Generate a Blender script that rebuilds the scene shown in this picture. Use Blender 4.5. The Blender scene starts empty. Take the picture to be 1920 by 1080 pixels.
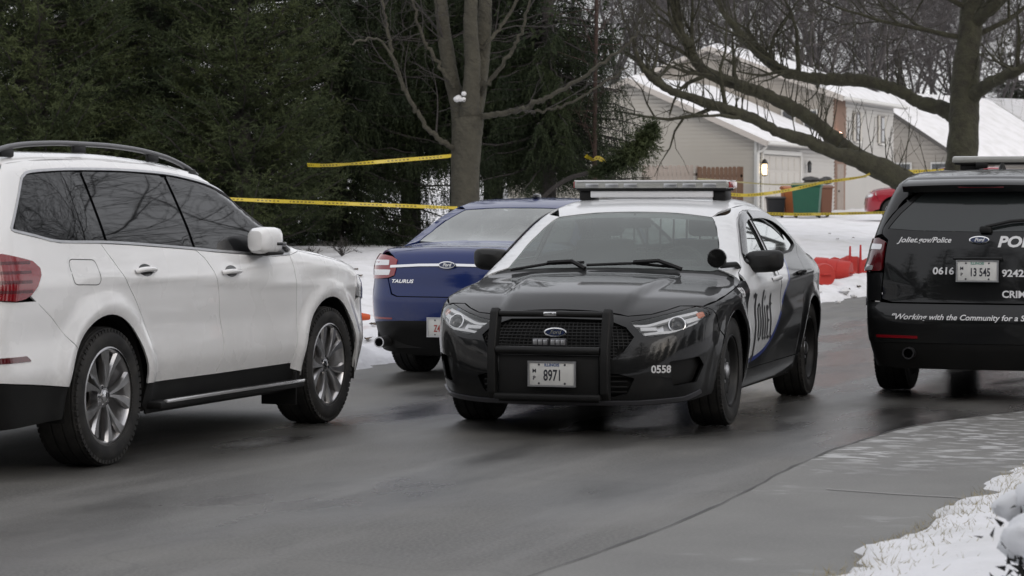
import bpy, bmesh, math, random
import numpy as np
from math import radians, sin, cos, pi, sqrt, atan2, tan
from mathutils import Vector, Matrix, geometry as mgeo

# ------------------------------------------------------------------ camera, sky, sun, exposure
scene = bpy.context.scene
C = scene.collection
FPX, HORIZON, CAMH = 4904.0, 379.0, 1.485           # focal length in photo pixels, horizon row, camera height
cam_d = bpy.data.cameras.new('camera'); cam = bpy.data.objects.new('camera', cam_d); C.objects.link(cam)
cam_d.sensor_width = 36.0; cam_d.lens = FPX / 1920 * 36.0
cam_d.dof.use_dof = True; cam_d.dof.focus_distance = 19.0; cam_d.dof.aperture_fstop = 7.0
cam_d.clip_start = 0.3; cam_d.clip_end = 4000
cam.location = (0, 0, CAMH)
cam.rotation_euler = (radians(90) - math.atan((540 - HORIZON) / FPX), 0, 0)
scene.camera = cam

SUN_ELEV, SUN_ROT = radians(24), radians(150)
world = bpy.data.worlds.new('World'); scene.world = world; world.use_nodes = True
wn = world.node_tree.nodes; wl = world.node_tree.links
for n in list(wn): wn.remove(n)
w_out = wn.new('ShaderNodeOutputWorld'); w_bg = wn.new('ShaderNodeBackground')
w_sky = wn.new('ShaderNodeTexSky'); w_sky.sky_type = 'NISHITA'; w_sky.sun_disc = False
w_sky.sun_elevation = SUN_ELEV; w_sky.sun_rotation = SUN_ROT
w_sky.air_density = 1.0; w_sky.dust_density = 4.0; w_sky.ozone_density = 1.0
w_mix = wn.new('ShaderNodeMix'); w_mix.data_type = 'RGBA'; w_mix.inputs[0].default_value = 0.86
w_mix.inputs[7].default_value = (5.66, 5.64, 5.80, 1)         # overcast: the cloud layer evens the sky out to grey
wl.new(w_sky.outputs[0], w_mix.inputs[6]); wl.new(w_mix.outputs[2], w_bg.inputs[0])
w_bg.inputs[1].default_value = 0.12
wl.new(w_bg.outputs[0], w_out.inputs[0])
sun_d = bpy.data.lights.new('sun', 'SUN'); sun_d.energy = 0.5; sun_d.angle = radians(40); sun_d.color = (1, .96, .92)
sun = bpy.data.objects.new('sun', sun_d); C.objects.link(sun)
_sd = Vector((sin(SUN_ROT) * cos(SUN_ELEV), cos(SUN_ROT) * cos(SUN_ELEV), sin(SUN_ELEV)))
sun.rotation_euler = _sd.to_track_quat('Z', 'Y').to_euler(); sun.location = (0, -10, 30)
scene.view_settings.view_transform = 'Standard'; scene.view_settings.look = 'None'
scene.view_settings.gamma = 1.0; scene.view_settings.exposure = 0.68
scene.view_settings.use_curve_mapping = False
scene.render.engine = 'CYCLES'
scene.cycles.max_bounces = 5; scene.cycles.transparent_max_bounces = 12
scene.cycles.diffuse_bounces = 2; scene.cycles.glossy_bounces = 3; scene.cycles.transmission_bounces = 4
scene.cycles.caustics_reflective = False; scene.cycles.caustics_refractive = False
rng = np.random.default_rng(7); random.seed(7)

def gpt(px, py, z=0.0):
    """photo pixel -> point on the level z"""
    t = math.atan((540 - HORIZON) / FPX); c, s = cos(-t), sin(-t)
    a = (px - 960) / FPX; b = -(py - 540) / FPX
    d = Vector((a, c - b * s, s + b * c)); k = (z - CAMH) / d.z
    return Vector((0, 0, CAMH)) + d * k
def dpt(px, py, Y):
    """photo pixel -> point at distance Y along the view"""
    t = math.atan((540 - HORIZON) / FPX); c, s = cos(-t), sin(-t)
    a = (px - 960) / FPX; b = -(py - 540) / FPX
    d = Vector((a, c - b * s, s + b * c)); k = Y / d.y
    return Vector((0, 0, CAMH)) + d * k

# ------------------------------------------------------------------ objects
def tag(o, label=None, cat=None, group=None, kind=None):
    if label: o['label'] = label
    if cat: o['category'] = cat
    if group: o['group'] = group
    if kind: o['kind'] = kind
    return o
def empty(name, loc=(0, 0, 0), rz=0.0):
    o = bpy.data.objects.new(name, None); C.objects.link(o); o.location = loc; o.rotation_euler = (0, 0, rz)
    o.empty_display_size = .2
    return o
def link(name, me, parent=None, mat=None):
    o = bpy.data.objects.new(name, me); C.objects.link(o)
    if parent is not None: o.parent = parent
    if mat is not None and not me.materials: me.materials.append(mat)
    return o
def mesh_np(name, V, Fc, smooth=True, normals=None):
    """V (n,3); Fc = list of index tuples or (m,k) array"""
    me = bpy.data.meshes.new(name)
    V = np.asarray(V, np.float32)
    if isinstance(Fc, np.ndarray):
        m, k = Fc.shape
        me.vertices.add(len(V)); me.vertices.foreach_set('co', V.ravel())
        me.loops.add(m * k); me.loops.foreach_set('vertex_index', Fc.astype(np.int32).ravel())
        me.polygons.add(m); me.polygons.foreach_set('loop_start', np.arange(0, m * k, k, dtype=np.int32))
        me.polygons.foreach_set('loop_total', np.full(m, k, np.int32))
        me.update(calc_edges=True)
    else:
        me.from_pydata(V.tolist(), [], Fc); me.update()
    me.polygons.foreach_set('use_smooth', np.full(len(me.polygons), smooth))
    if normals is not None:
        me.normals_split_custom_set_from_vertices(np.asarray(normals, float).tolist())
    return me

class MB:
    """collects simple solids into one mesh"""
    def __init__(s): s.v = []; s.f = []; s.sm = []
    def add(s, V, Fc, smooth=False, M=None):
        b = len(s.v)
        for p in V:
            p = Vector(p); s.v.append(tuple(M @ p) if M is not None else tuple(p))
        for q in Fc: s.f.append(tuple(b + i for i in q)); s.sm.append(smooth)
        return s
    def box(s, c, d, M=None, bev=0.0):
        x, y, z = d[0] / 2, d[1] / 2, d[2] / 2; T = Matrix.Translation(c)
        if M is not None: T = M @ T
        if bev <= 0:
            V = [(i * x, j * y, k * z) for k in (-1, 1) for j in (-1, 1) for i in (-1, 1)]
            Fc = [(0, 2, 3, 1), (4, 5, 7, 6), (0, 1, 5, 4), (2, 6, 7, 3), (0, 4, 6, 2), (1, 3, 7, 5)]
            return s.add(V, Fc, False, T)
        bev = min(bev, x * .95, y * .95, z * .95)
        bm = bmesh.new(); bmesh.ops.create_cube(bm, size=1.0)
        for v in bm.verts: v.co = Vector((v.co.x * 2 * x, v.co.y * 2 * y, v.co.z * 2 * z))
        bmesh.ops.bevel(bm, geom=bm.edges[:] , offset=bev, segments=2, affect='EDGES', profile=.5)
        bm.verts.index_update(); V = [v.co.copy() for v in bm.verts]; Fc = [[v.index for v in f.verts] for f in bm.faces]
        bm.free(); return s.add(V, Fc, True, T)
    def tube(s, pts, r, n=8, cap=True, M=None, flat=1.0):
        pts = [Vector(p) for p in pts]; k = len(pts); rr = [r] * k if not hasattr(r, '__len__') else list(r)
        V = []; up = None
        for i, p in enumerate(pts):
            t = (pts[min(i + 1, k - 1)] - pts[max(i - 1, 0)]).normalized()
            if up is None: up = Vector((0, 0, 1)) if abs(t.z) < .9 else Vector((1, 0, 0))
            a = t.cross(up); 
            if a.length < 1e-6: a = t.orthogonal()
            a.normalize(); b = a.cross(t).normalized(); up = b
            for j in range(n):
                q = 2 * pi * j / n; V.append(p + a * cos(q) * rr[i] + b * sin(q) * rr[i] * flat)
        Fc = []
        for i in range(k - 1):
            for j in range(n):
                Fc.append((i * n + j, i * n + (j + 1) % n, (i + 1) * n + (j + 1) % n, (i + 1) * n + j))
        if cap: Fc.append(tuple(reversed(range(n)))); Fc.append(tuple(range((k - 1) * n, k * n)))
        return s.add(V, Fc, True, M)
    def lathe(s, prof, n=32, axis='y', c=(0, 0, 0), M=None, close=False):
        """prof: (radius, offset along axis)"""
        V = []; k = len(prof)
        for j in range(n):
            q = 2 * pi * j / n
            for r, o in prof:
                if axis == 'y': V.append((c[0] + r * cos(q), c[1] + o, c[2] + r * sin(q)))
                elif axis == 'x': V.append((c[0] + o, c[1] + r * cos(q), c[2] + r * sin(q)))
                else: V.append((c[0] + r * cos(q), c[1] + r * sin(q), c[2] + o))
        Fc = []
        for j in range(n):
            j2 = (j + 1) % n
            for i in range(k - 1 + (1 if close else 0)):
                i2 = (i + 1) % k
                Fc.append((j * k + i, j2 * k + i, j2 * k + i2, j * k + i2) if axis != 'y' else (j * k + i, j * k + i2, j2 * k + i2, j2 * k + i))
        return s.add(V, Fc, True, M)
    def prism(s, poly, d0, d1, axis='y', M=None, smooth=False):
        n = len(poly)
        def P(a, b, d): return {'y': (a, d, b), 'x': (d, a, b), 'z': (a, b, d)}[axis]
        V = [P(a, b, d0) for a, b in poly] + [P(a, b, d1) for a, b in poly]
        Fc = [tuple(range(n)), tuple(reversed(range(n, 2 * n)))] + [(i, i + n, (i + 1) % n + n, (i + 1) % n) for i in range(n)]
        return s.add(V, Fc, smooth, M)
    def mesh(s, name, recalc=True):
        me = bpy.data.meshes.new(name); me.from_pydata([tuple(v) for v in s.v], [], s.f)
        me.polygons.foreach_set('use_smooth', s.sm); me.update()
        if recalc:
            bm = bmesh.new(); bm.from_mesh(me); bmesh.ops.recalc_face_normals(bm, faces=bm.faces); bm.to_mesh(me); bm.free()
        try: me.set_sharp_from_angle(angle=radians(38))
        except Exception: pass
        return me
    def build(s, name, mat, parent=None):
        return link(name, s.mesh(name), parent, mat)

# ------------------------------------------------------------------ materials
MATS = {}
def srgb(r, g, b):
    f = lambda c: c / 12.92 if c <= .04045 else ((c + .055) / 1.055) ** 2.4
    return (f(r / 255), f(g / 255), f(b / 255), 1)
def pbsdf(name, base=(.5, .5, .5), rough=.5, metal=0.0, coat=0.0, coat_rough=.04, spec=.5, ior=1.45, noise=None, bump=None, emit=None, rvar=None, coord='Object', grime=None):
    """noise=(scale, amount, detail[, second colour]); bump=(scale, strength, distance); rvar=(scale, lo, hi)"""
    m = bpy.data.materials.new(name); m.use_nodes = True; nt = m.node_tree; N = nt.nodes; L = nt.links
    b = N['Principled BSDF']; base = tuple(base)[:3] + (1,)
    b.inputs['Base Color'].default_value = base; b.inputs['Roughness'].default_value = rough
    b.inputs['Metallic'].default_value = metal; b.inputs['Coat Weight'].default_value = coat
    b.inputs['Coat Roughness'].default_value = coat_rough; b.inputs['Specular IOR Level'].default_value = spec; b.inputs['IOR'].default_value = ior
    tc = N.new('ShaderNodeTexCoord')
    def nz(scale, detail=4):
        t = N.new('ShaderNodeTexNoise'); t.inputs['Scale'].default_value = scale; t.inputs['Detail'].default_value = detail
        L.new(tc.outputs[coord], t.inputs['Vector']); return t
    if noise:
        t = nz(noise[0], noise[2] if len(noise) > 2 else 4)
        mx = N.new('ShaderNodeMix'); mx.data_type = 'RGBA'; mx.inputs[6].default_value = base
        c2 = noise[3] if len(noise) > 3 else tuple(c * .55 for c in base[:3])
        mx.inputs[7].default_value = tuple(c2)[:3] + (1,)
        r = N.new('ShaderNodeMapRange'); r.inputs[1].default_value = .35; r.inputs[2].default_value = .72; r.inputs[3].default_value = 0; r.inputs[4].default_value = noise[1]
        L.new(t.outputs[0], r.inputs[0]); L.new(r.outputs[0], mx.inputs[0]); L.new(mx.outputs[2], b.inputs['Base Color'])
    if grime:   # road salt and spray thrown up the lower body: (top of the splash, amount, colour)
        sp = N.new('ShaderNodeSeparateXYZ'); L.new(tc.outputs['Object'], sp.inputs[0]); t = nz(3.5, 7); t2 = nz(40, 3)
        ad = N.new('ShaderNodeMath'); ad.operation = 'MULTIPLY_ADD'; ad.inputs[1].default_value = -.75; L.new(t.outputs[0], ad.inputs[0]); L.new(sp.outputs[2], ad.inputs[2])
        r = N.new('ShaderNodeMapRange'); r.inputs[1].default_value = grime[0] - .375 + .16; r.inputs[2].default_value = grime[0] - .375 - .28; r.inputs[3].default_value = 0; r.inputs[4].default_value = grime[1]; L.new(ad.outputs[0], r.inputs[0])
        r2 = N.new('ShaderNodeMapRange'); r2.inputs[1].default_value = .3; r2.inputs[2].default_value = .7; r2.inputs[3].default_value = .45; r2.inputs[4].default_value = 1; L.new(t2.outputs[0], r2.inputs[0])
        ml = N.new('ShaderNodeMath'); ml.operation = 'MULTIPLY'; L.new(r.outputs[0], ml.inputs[0]); L.new(r2.outputs[0], ml.inputs[1])
        mg = N.new('ShaderNodeMix'); mg.data_type = 'RGBA'; mg.inputs[7].default_value = tuple(grime[2]) + (1,); L.new(ml.outputs[0], mg.inputs[0])
        if b.inputs['Base Color'].is_linked: L.new(b.inputs['Base Color'].links[0].from_socket, mg.inputs[6])
        else: mg.inputs[6].default_value = base
        L.new(mg.outputs[2], b.inputs['Base Color'])
        iv = N.new('ShaderNodeMath'); iv.operation = 'MULTIPLY_ADD'; iv.inputs[1].default_value = -coat * .9; iv.inputs[2].default_value = coat; L.new(ml.outputs[0], iv.inputs[0]); L.new(iv.outputs[0], b.inputs['Coat Weight'])
    if rvar:
        t = nz(rvar[0], 5); r = N.new('ShaderNodeMapRange'); r.inputs[1].default_value = .35; r.inputs[2].default_value = .68
        r.inputs[3].default_value = rvar[1]; r.inputs[4].default_value = rvar[2]; L.new(t.outputs[0], r.inputs[0]); L.new(r.outputs[0], b.inputs['Roughness'])
    if bump:
        t = nz(bump[0], 6); bp_ = N.new('ShaderNodeBump'); bp_.inputs['Strength'].default_value = bump[1]; bp_.inputs['Distance'].default_value = bump[2]
        L.new(t.outputs[0], bp_.inputs['Height']); L.new(bp_.outputs[0], b.inputs['Normal'])
    if emit:
        b.inputs['Emission Color'].default_value = tuple(emit[:3]) + (1,); b.inputs['Emission Strength'].default_value = emit[3]
    MATS[name] = m
    return m
def glassmat(name, tint=(.5, .55, .52), dens=.5, rough=.015, film=0.0, boost=1.8, film_col=(.62, .65, .63)):
    """thin tinted sheet: see-through + mirror by Fresnel + a little dust"""
    m = bpy.data.materials.new(name); m.use_nodes = True; nt = m.node_tree; N = nt.nodes; L = nt.links
    for n in list(N): N.remove(n)
    out = N.new('ShaderNodeOutputMaterial'); tr = N.new('ShaderNodeBsdfTransparent'); gl = N.new('ShaderNodeBsdfGlossy'); mix = N.new('ShaderNodeMixShader')
    fr = N.new('ShaderNodeFresnel'); geo = N.new('ShaderNodeNewGeometry'); io = N.new('ShaderNodeMapRange'); io.inputs[3].default_value = 1.52; io.inputs[4].default_value = 1 / 1.52
    L.new(geo.outputs['Backfacing'], io.inputs[0]); L.new(io.outputs[0], fr.inputs[0])          # a thin sheet mirrors alike from both sides
    mul = N.new('ShaderNodeMath'); mul.operation = 'MULTIPLY'; mul.inputs[1].default_value = boost; mul.use_clamp = True
    tr.inputs[0].default_value = tuple(c * (1 - dens) for c in tint) + (1,)
    gl.inputs[0].default_value = (.95, .97, .96, 1); gl.inputs[1].default_value = rough
    L.new(fr.outputs[0], mul.inputs[0]); L.new(mul.outputs[0], mix.inputs[0])
    last = tr
    if film > 0:
        df = N.new('ShaderNodeBsdfDiffuse'); df.inputs[0].default_value = tuple(film_col) + (1,); m2 = N.new('ShaderNodeMixShader')
        tc = N.new('ShaderNodeTexCoord'); t = N.new('ShaderNodeTexNoise'); t.inputs['Scale'].default_value = 2.2; t.inputs['Detail'].default_value = 5
        L.new(tc.outputs['Object'], t.inputs['Vector']); r = N.new('ShaderNodeMapRange'); r.inputs[1].default_value = .3; r.inputs[2].default_value = .75; r.inputs[3].default_value = film * .6; r.inputs[4].default_value = film * 1.3
        L.new(t.outputs[0], r.inputs[0]); L.new(r.outputs[0], m2.inputs[0]); L.new(tr.outputs[0], m2.inputs[1]); L.new(df.outputs[0], m2.inputs[2]); last = m2
    L.new(last.outputs[0], mix.inputs[1]); L.new(gl.outputs[0], mix.inputs[2]); L.new(mix.outputs[0], out.inputs[0])
    MATS[name] = m
    return m
# ------------------------------------------------------------------ ground: snow, street, concrete apron
ROAD = radians(21.0); RU = Vector((sin(ROAD), cos(ROAD))); RN = Vector((cos(ROAD), -sin(ROAD)))
T_FAR, T_NEAR = -9.5, -2.55
_tab = np.random.default_rng(11).random((256, 256))
def vnoise(x, y):
    xi = np.floor(x).astype(int); yi = np.floor(y).astype(int); fx = x - xi; fy = y - yi
    fx = fx * fx * (3 - 2 * fx); fy = fy * fy * (3 - 2 * fy); g = lambda a, b: _tab[a & 255, b & 255]
    return (g(xi, yi) * (1 - fx) + g(xi + 1, yi) * fx) * (1 - fy) + (g(xi, yi + 1) * (1 - fx) + g(xi + 1, yi + 1) * fx) * fy
def fbm(x, y, o=4):
    v = 0; a = .5; n = 0
    for _ in range(o): v = v + a * vnoise(x, y); n += a; x = x * 2.03 + 17.1; y = y * 2.03 + 5.3; a *= .5
    return v / n
def sst(x, a, b):
    t = np.clip((x - a) / (b - a), 0, 1); return t * t * (3 - 2 * t)
def ground_z(x, y):
    """height of the snow (road = 0)"""
    x = np.asarray(x, float); y = np.asarray(y, float)
    l = x * RU.x + y * RU.y; t = x * RN.x + y * RN.y
    rise = .011 * np.clip(y - 38, 0, 140)
    n1 = fbm(x * .9, y * .9) - .5; n2 = fbm(x * 4.1 + 9, y * 4.1) - .5
    # far lawn
    s = T_FAR - t + (fbm(l * .55, l * .1 + 3) - .5) * .7 + (fbm(l * 3.0 + 40, t * 3.0, 3) - .5) * .30
    bank = .17 * sst(s, 0, .5) * (1 - .35 * sst(s, 1.1, 2.3)) * (.75 + .9 * n1 + .8 * n2)
    far = np.where(s > 0, bank + .04 * sst(s, 0, .12) + .36 * sst(s, .3, 11) + n2 * .035 * sst(s, 0, 1) + n1 * .10 * sst(s, 1, 6), -.03)
    # near verge
    s2 = t - T_NEAR + (fbm(l * .8 + 7, 2.0 + l * .05) - .5) * .5 + (fbm(l * 4.0, t * 4.0 + 20, 3) - .5) * .34
    near = np.where(s2 > 0, .035 * sst(s2, 0, .10) + .10 * sst(s2, .05, 1.0) + (n2 * .070 + (fbm(x * 9, y * 9, 3) - .5) * .014) * sst(s2, 0, .4) + n1 * .06, -.03)
    return np.where(t < -6, far + rise * (far > 0), near + rise * (near > 0))
def gz(x, y): return float(ground_z(np.array([x]), np.array([y]))[0])

def snow_material():
    m = bpy.data.materials.new('snow'); m.use_nodes = True; nt = m.node_tree; N = nt.nodes; L = nt.links; b = N['Principled BSDF']
    tc = N.new('ShaderNodeTexCoord')
    def nz(sc, det=5):
        t = N.new('ShaderNodeTexNoise'); t.inputs['Scale'].default_value = sc; t.inputs['Detail'].default_value = det; L.new(tc.outputs['Object'], t.inputs['Vector']); return t
    a = nz(1.7); mx = N.new('ShaderNodeMix'); mx.data_type = 'RGBA'; mx.inputs[6].default_value = (.73, .73, .75, 1); mx.inputs[7].default_value = (.60, .60, .60, 1)
    r = N.new('ShaderNodeMapRange'); r.inputs[1].default_value = .42; r.inputs[2].default_value = .75; L.new(a.outputs[0], r.inputs[0]); L.new(r.outputs[0], mx.inputs[0])
    # bits of grass, leaves and grit poking through
    g = nz(34, 3); r2 = N.new('ShaderNodeMapRange'); r2.inputs[1].default_value = .70; r2.inputs[2].default_value = .76; L.new(g.outputs[0], r2.inputs[0])
    g3 = nz(.9, 3); r3 = N.new('ShaderNodeMapRange'); r3.inputs[1].default_value = .50; r3.inputs[2].default_value = .68; L.new(g3.outputs[0], r3.inputs[0])
    ml = N.new('ShaderNodeMath'); ml.operation = 'MULTIPLY'; L.new(r2.outputs[0], ml.inputs[0]); L.new(r3.outputs[0], ml.inputs[1])
    m2 = N.new('ShaderNodeMix'); m2.data_type = 'RGBA'; m2.inputs[7].default_value = (.13, .11, .08, 1); L.new(mx.outputs[2], m2.inputs[6]); L.new(ml.outputs[0], m2.inputs[0])
    L.new(m2.outputs[2], b.inputs['Base Color']); b.inputs['Roughness'].default_value = .75
    b.inputs['Subsurface Weight'].default_value = 0.0
    bn = nz(14, 8); bp_ = N.new('ShaderNodeBump'); bp_.inputs['Strength'].default_value = .55; bp_.inputs['Distance'].default_value = .03; L.new(bn.outputs[0], bp_.inputs['Height']); L.new(bp_.outputs[0], b.inputs['Normal'])
    MATS['snow'] = m; return m
snow_material()
def street_material():
    """worn asphalt: pale aggregate, darker wet lanes and blotches, stretched along the street (object x = along)"""
    m = bpy.data.materials.new('asphalt'); m.use_nodes = True; nt = m.node_tree; N = nt.nodes; L = nt.links; b = N['Principled BSDF']
    tc = N.new('ShaderNodeTexCoord')
    def nz(sc, det=5, stretch=(1, 1, 1)):
        mp = N.new('ShaderNodeMapping'); mp.inputs['Scale'].default_value = stretch; L.new(tc.outputs['Object'], mp.inputs['Vector'])
        t = N.new('ShaderNodeTexNoise'); t.inputs['Scale'].default_value = sc; t.inputs['Detail'].default_value = det; L.new(mp.outputs[0], t.inputs['Vector']); return t
    def mr(src, a, c, lo=0, hi=1):
        r = N.new('ShaderNodeMapRange'); r.inputs[1].default_value = a; r.inputs[2].default_value = c; r.inputs[3].default_value = lo; r.inputs[4].default_value = hi; L.new(src, r.inputs[0]); return r.outputs[0]
    def mix(f, a, c):
        x = N.new('ShaderNodeMix'); x.data_type = 'RGBA'
        L.new(f, x.inputs[0]) 
        for i, v in ((6, a), (7, c)):
            if isinstance(v, tuple): x.inputs[i].default_value = v
            else: L.new(v, x.inputs[i])
        return x.outputs[2]
    base = mix(mr(nz(.8, 8).outputs[0], .38, .62), (.112, .108, .097, 1), (.064, .062, .057, 1))
    fine = mix(mr(nz(55, 4).outputs[0], .40, .62), base, (.145, .140, .130, 1))
    x1 = N.new('ShaderNodeMix'); x1.data_type = 'RGBA'; x1.inputs[0].default_value = .75; L.new(base, x1.inputs[6]); L.new(fine, x1.inputs[7])
    sx = N.new('ShaderNodeSeparateXYZ'); L.new(tc.outputs['Object'], sx.inputs[0])
    def mth(op, a, c=0.0):
        x = N.new('ShaderNodeMath'); x.operation = op
        for i, v in ((0, a), (1, c)):
            if isinstance(v, (int, float)): x.inputs[i].default_value = v
            else: L.new(v, x.inputs[i])
        return x.outputs[0]
    # meltwater: two tyre lanes and a broad puddled stretch farther on, broken up by noise
    lane = mth('MULTIPLY', mth('ADD', mr(mth('ABSOLUTE', mth('SUBTRACT', sx.outputs[1], 5.4)), .75, .15), mr(mth('ABSOLUTE', mth('SUBTRACT', sx.outputs[1], 7.0)), .65, .15)), .05)
    pud = mth('MULTIPLY', mr(sx.outputs[0], 13.5, 18.5), mth('MULTIPLY', mr(sx.outputs[1], 2.6, 3.8), mr(sx.outputs[1], 8.2, 6.4)))
    wn_ = mth('ADD', nz(.75, 7, (.38, 1.0, 1)).outputs[0], mth('ADD', lane, mth('MULTIPLY', pud, .25)))
    wet = mr(wn_, .47, .76)
    col = mix(wet, x1.outputs[2], (.030, .029, .028, 1))
    salt = mr(nz(1.9, 8, (.16, 1.0, 1)).outputs[0], .52, .74, 0, .55)
    col2 = mix(salt, col, (.20, .195, .185, 1))
    crack = N.new('ShaderNodeTexVoronoi'); crack.feature = 'DISTANCE_TO_EDGE'; crack.inputs['Scale'].default_value = .32
    wv = nz(1.2, 4); wmix = N.new('ShaderNodeMix'); wmix.data_type = 'RGBA'; wmix.blend_type = 'LINEAR_LIGHT'; wmix.inputs[0].default_value = .35; L.new(tc.outputs['Object'], wmix.inputs[6]); L.new(wv.outputs[1], wmix.inputs[7]); L.new(wmix.outputs[2], crack.inputs['Vector'])
    ck = mr(crack.outputs[0], .0, .008, .22, 0)
    col3 = mix(ck, col2, (.022, .021, .02, 1))
    L.new(col3, b.inputs['Base Color'])
    L.new(mr(wet, 0, 1, .58, .15), b.inputs['Roughness'])
    bp_ = N.new('ShaderNodeBump'); bp_.inputs['Strength'].default_value = .35; bp_.inputs['Distance'].default_value = .012; L.new(nz(60, 5).outputs[0], bp_.inputs['Height']); L.new(bp_.outputs[0], b.inputs['Normal'])
    MATS['asphalt'] = m; return m
street_material()
def concrete_material():
    m = bpy.data.materials.new('concrete'); m.use_nodes = True; nt = m.node_tree; N = nt.nodes; L = nt.links; b = N['Principled BSDF']; tc = N.new('ShaderNodeTexCoord')
    def nz(sc, det=5, stretch=(1, 1, 1), off=(0, 0, 0)):
        mp = N.new('ShaderNodeMapping'); mp.inputs['Scale'].default_value = stretch; mp.inputs['Location'].default_value = off; L.new(tc.outputs['Object'], mp.inputs['Vector'])
        t = N.new('ShaderNodeTexNoise'); t.inputs['Scale'].default_value = sc; t.inputs['Detail'].default_value = det; L.new(mp.outputs[0], t.inputs['Vector']); return t
    def mr(src, a, c, lo=0, hi=1):
        r = N.new('ShaderNodeMapRange'); r.inputs[1].default_value = a; r.inputs[2].default_value = c; r.inputs[3].default_value = lo; r.inputs[4].default_value = hi; L.new(src, r.inputs[0]); return r.outputs[0]
    def mix(f, a, c):
        x = N.new('ShaderNodeMix'); x.data_type = 'RGBA'; L.new(f, x.inputs[0])
        for i, v in ((6, a), (7, c)):
            if isinstance(v, tuple): x.inputs[i].default_value = v
            else: L.new(v, x.inputs[i])
        return x.outputs[2]
    base = mix(mr(nz(1.4, 7).outputs[0], .3, .7), (.155, .152, .140, 1), (.115, .112, .104, 1))
    b2 = mix(mr(nz(60, 3).outputs[0], .52, .70, 0, .5), base, (.20, .195, .18, 1))
    # thin wind-blown frost in streaks across the apron
    sx = N.new('ShaderNodeSeparateXYZ'); L.new(tc.outputs['Object'], sx.inputs[0])
    fr = mr(nz(9.0, 12, (1.0, .62, 1)).outputs[0], .50, .60); far_ = mr(sx.outputs[0], 13.6, 15.2, .0, .30)
    ad = N.new('ShaderNodeMath'); ad.operation = 'ADD'; L.new(nz(1.3, 5, (1, .7, 1), (3.1, 1.7, 0)).outputs[0], ad.inputs[0]); L.new(far_, ad.inputs[1]); area = mr(ad.outputs[0], .58, .82)
    ml = N.new('ShaderNodeMath'); ml.operation = 'MULTIPLY'; L.new(fr, ml.inputs[0]); L.new(area, ml.inputs[1])
    col = mix(ml.outputs[0], b2, (.40, .40, .395, 1))
    L.new(col, b.inputs['Base Color']); b.inputs['Roughness'].default_value = .55
    bp_ = N.new('ShaderNodeBump'); bp_.inputs['Strength'].default_value = .2; bp_.inputs['Distance'].default_value = .01; L.new(nz(50, 4).outputs[0], bp_.inputs['Height']); L.new(bp_.outputs[0], b.inputs['Normal'])
    MATS['concrete'] = m; return m
concrete_material()

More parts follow.
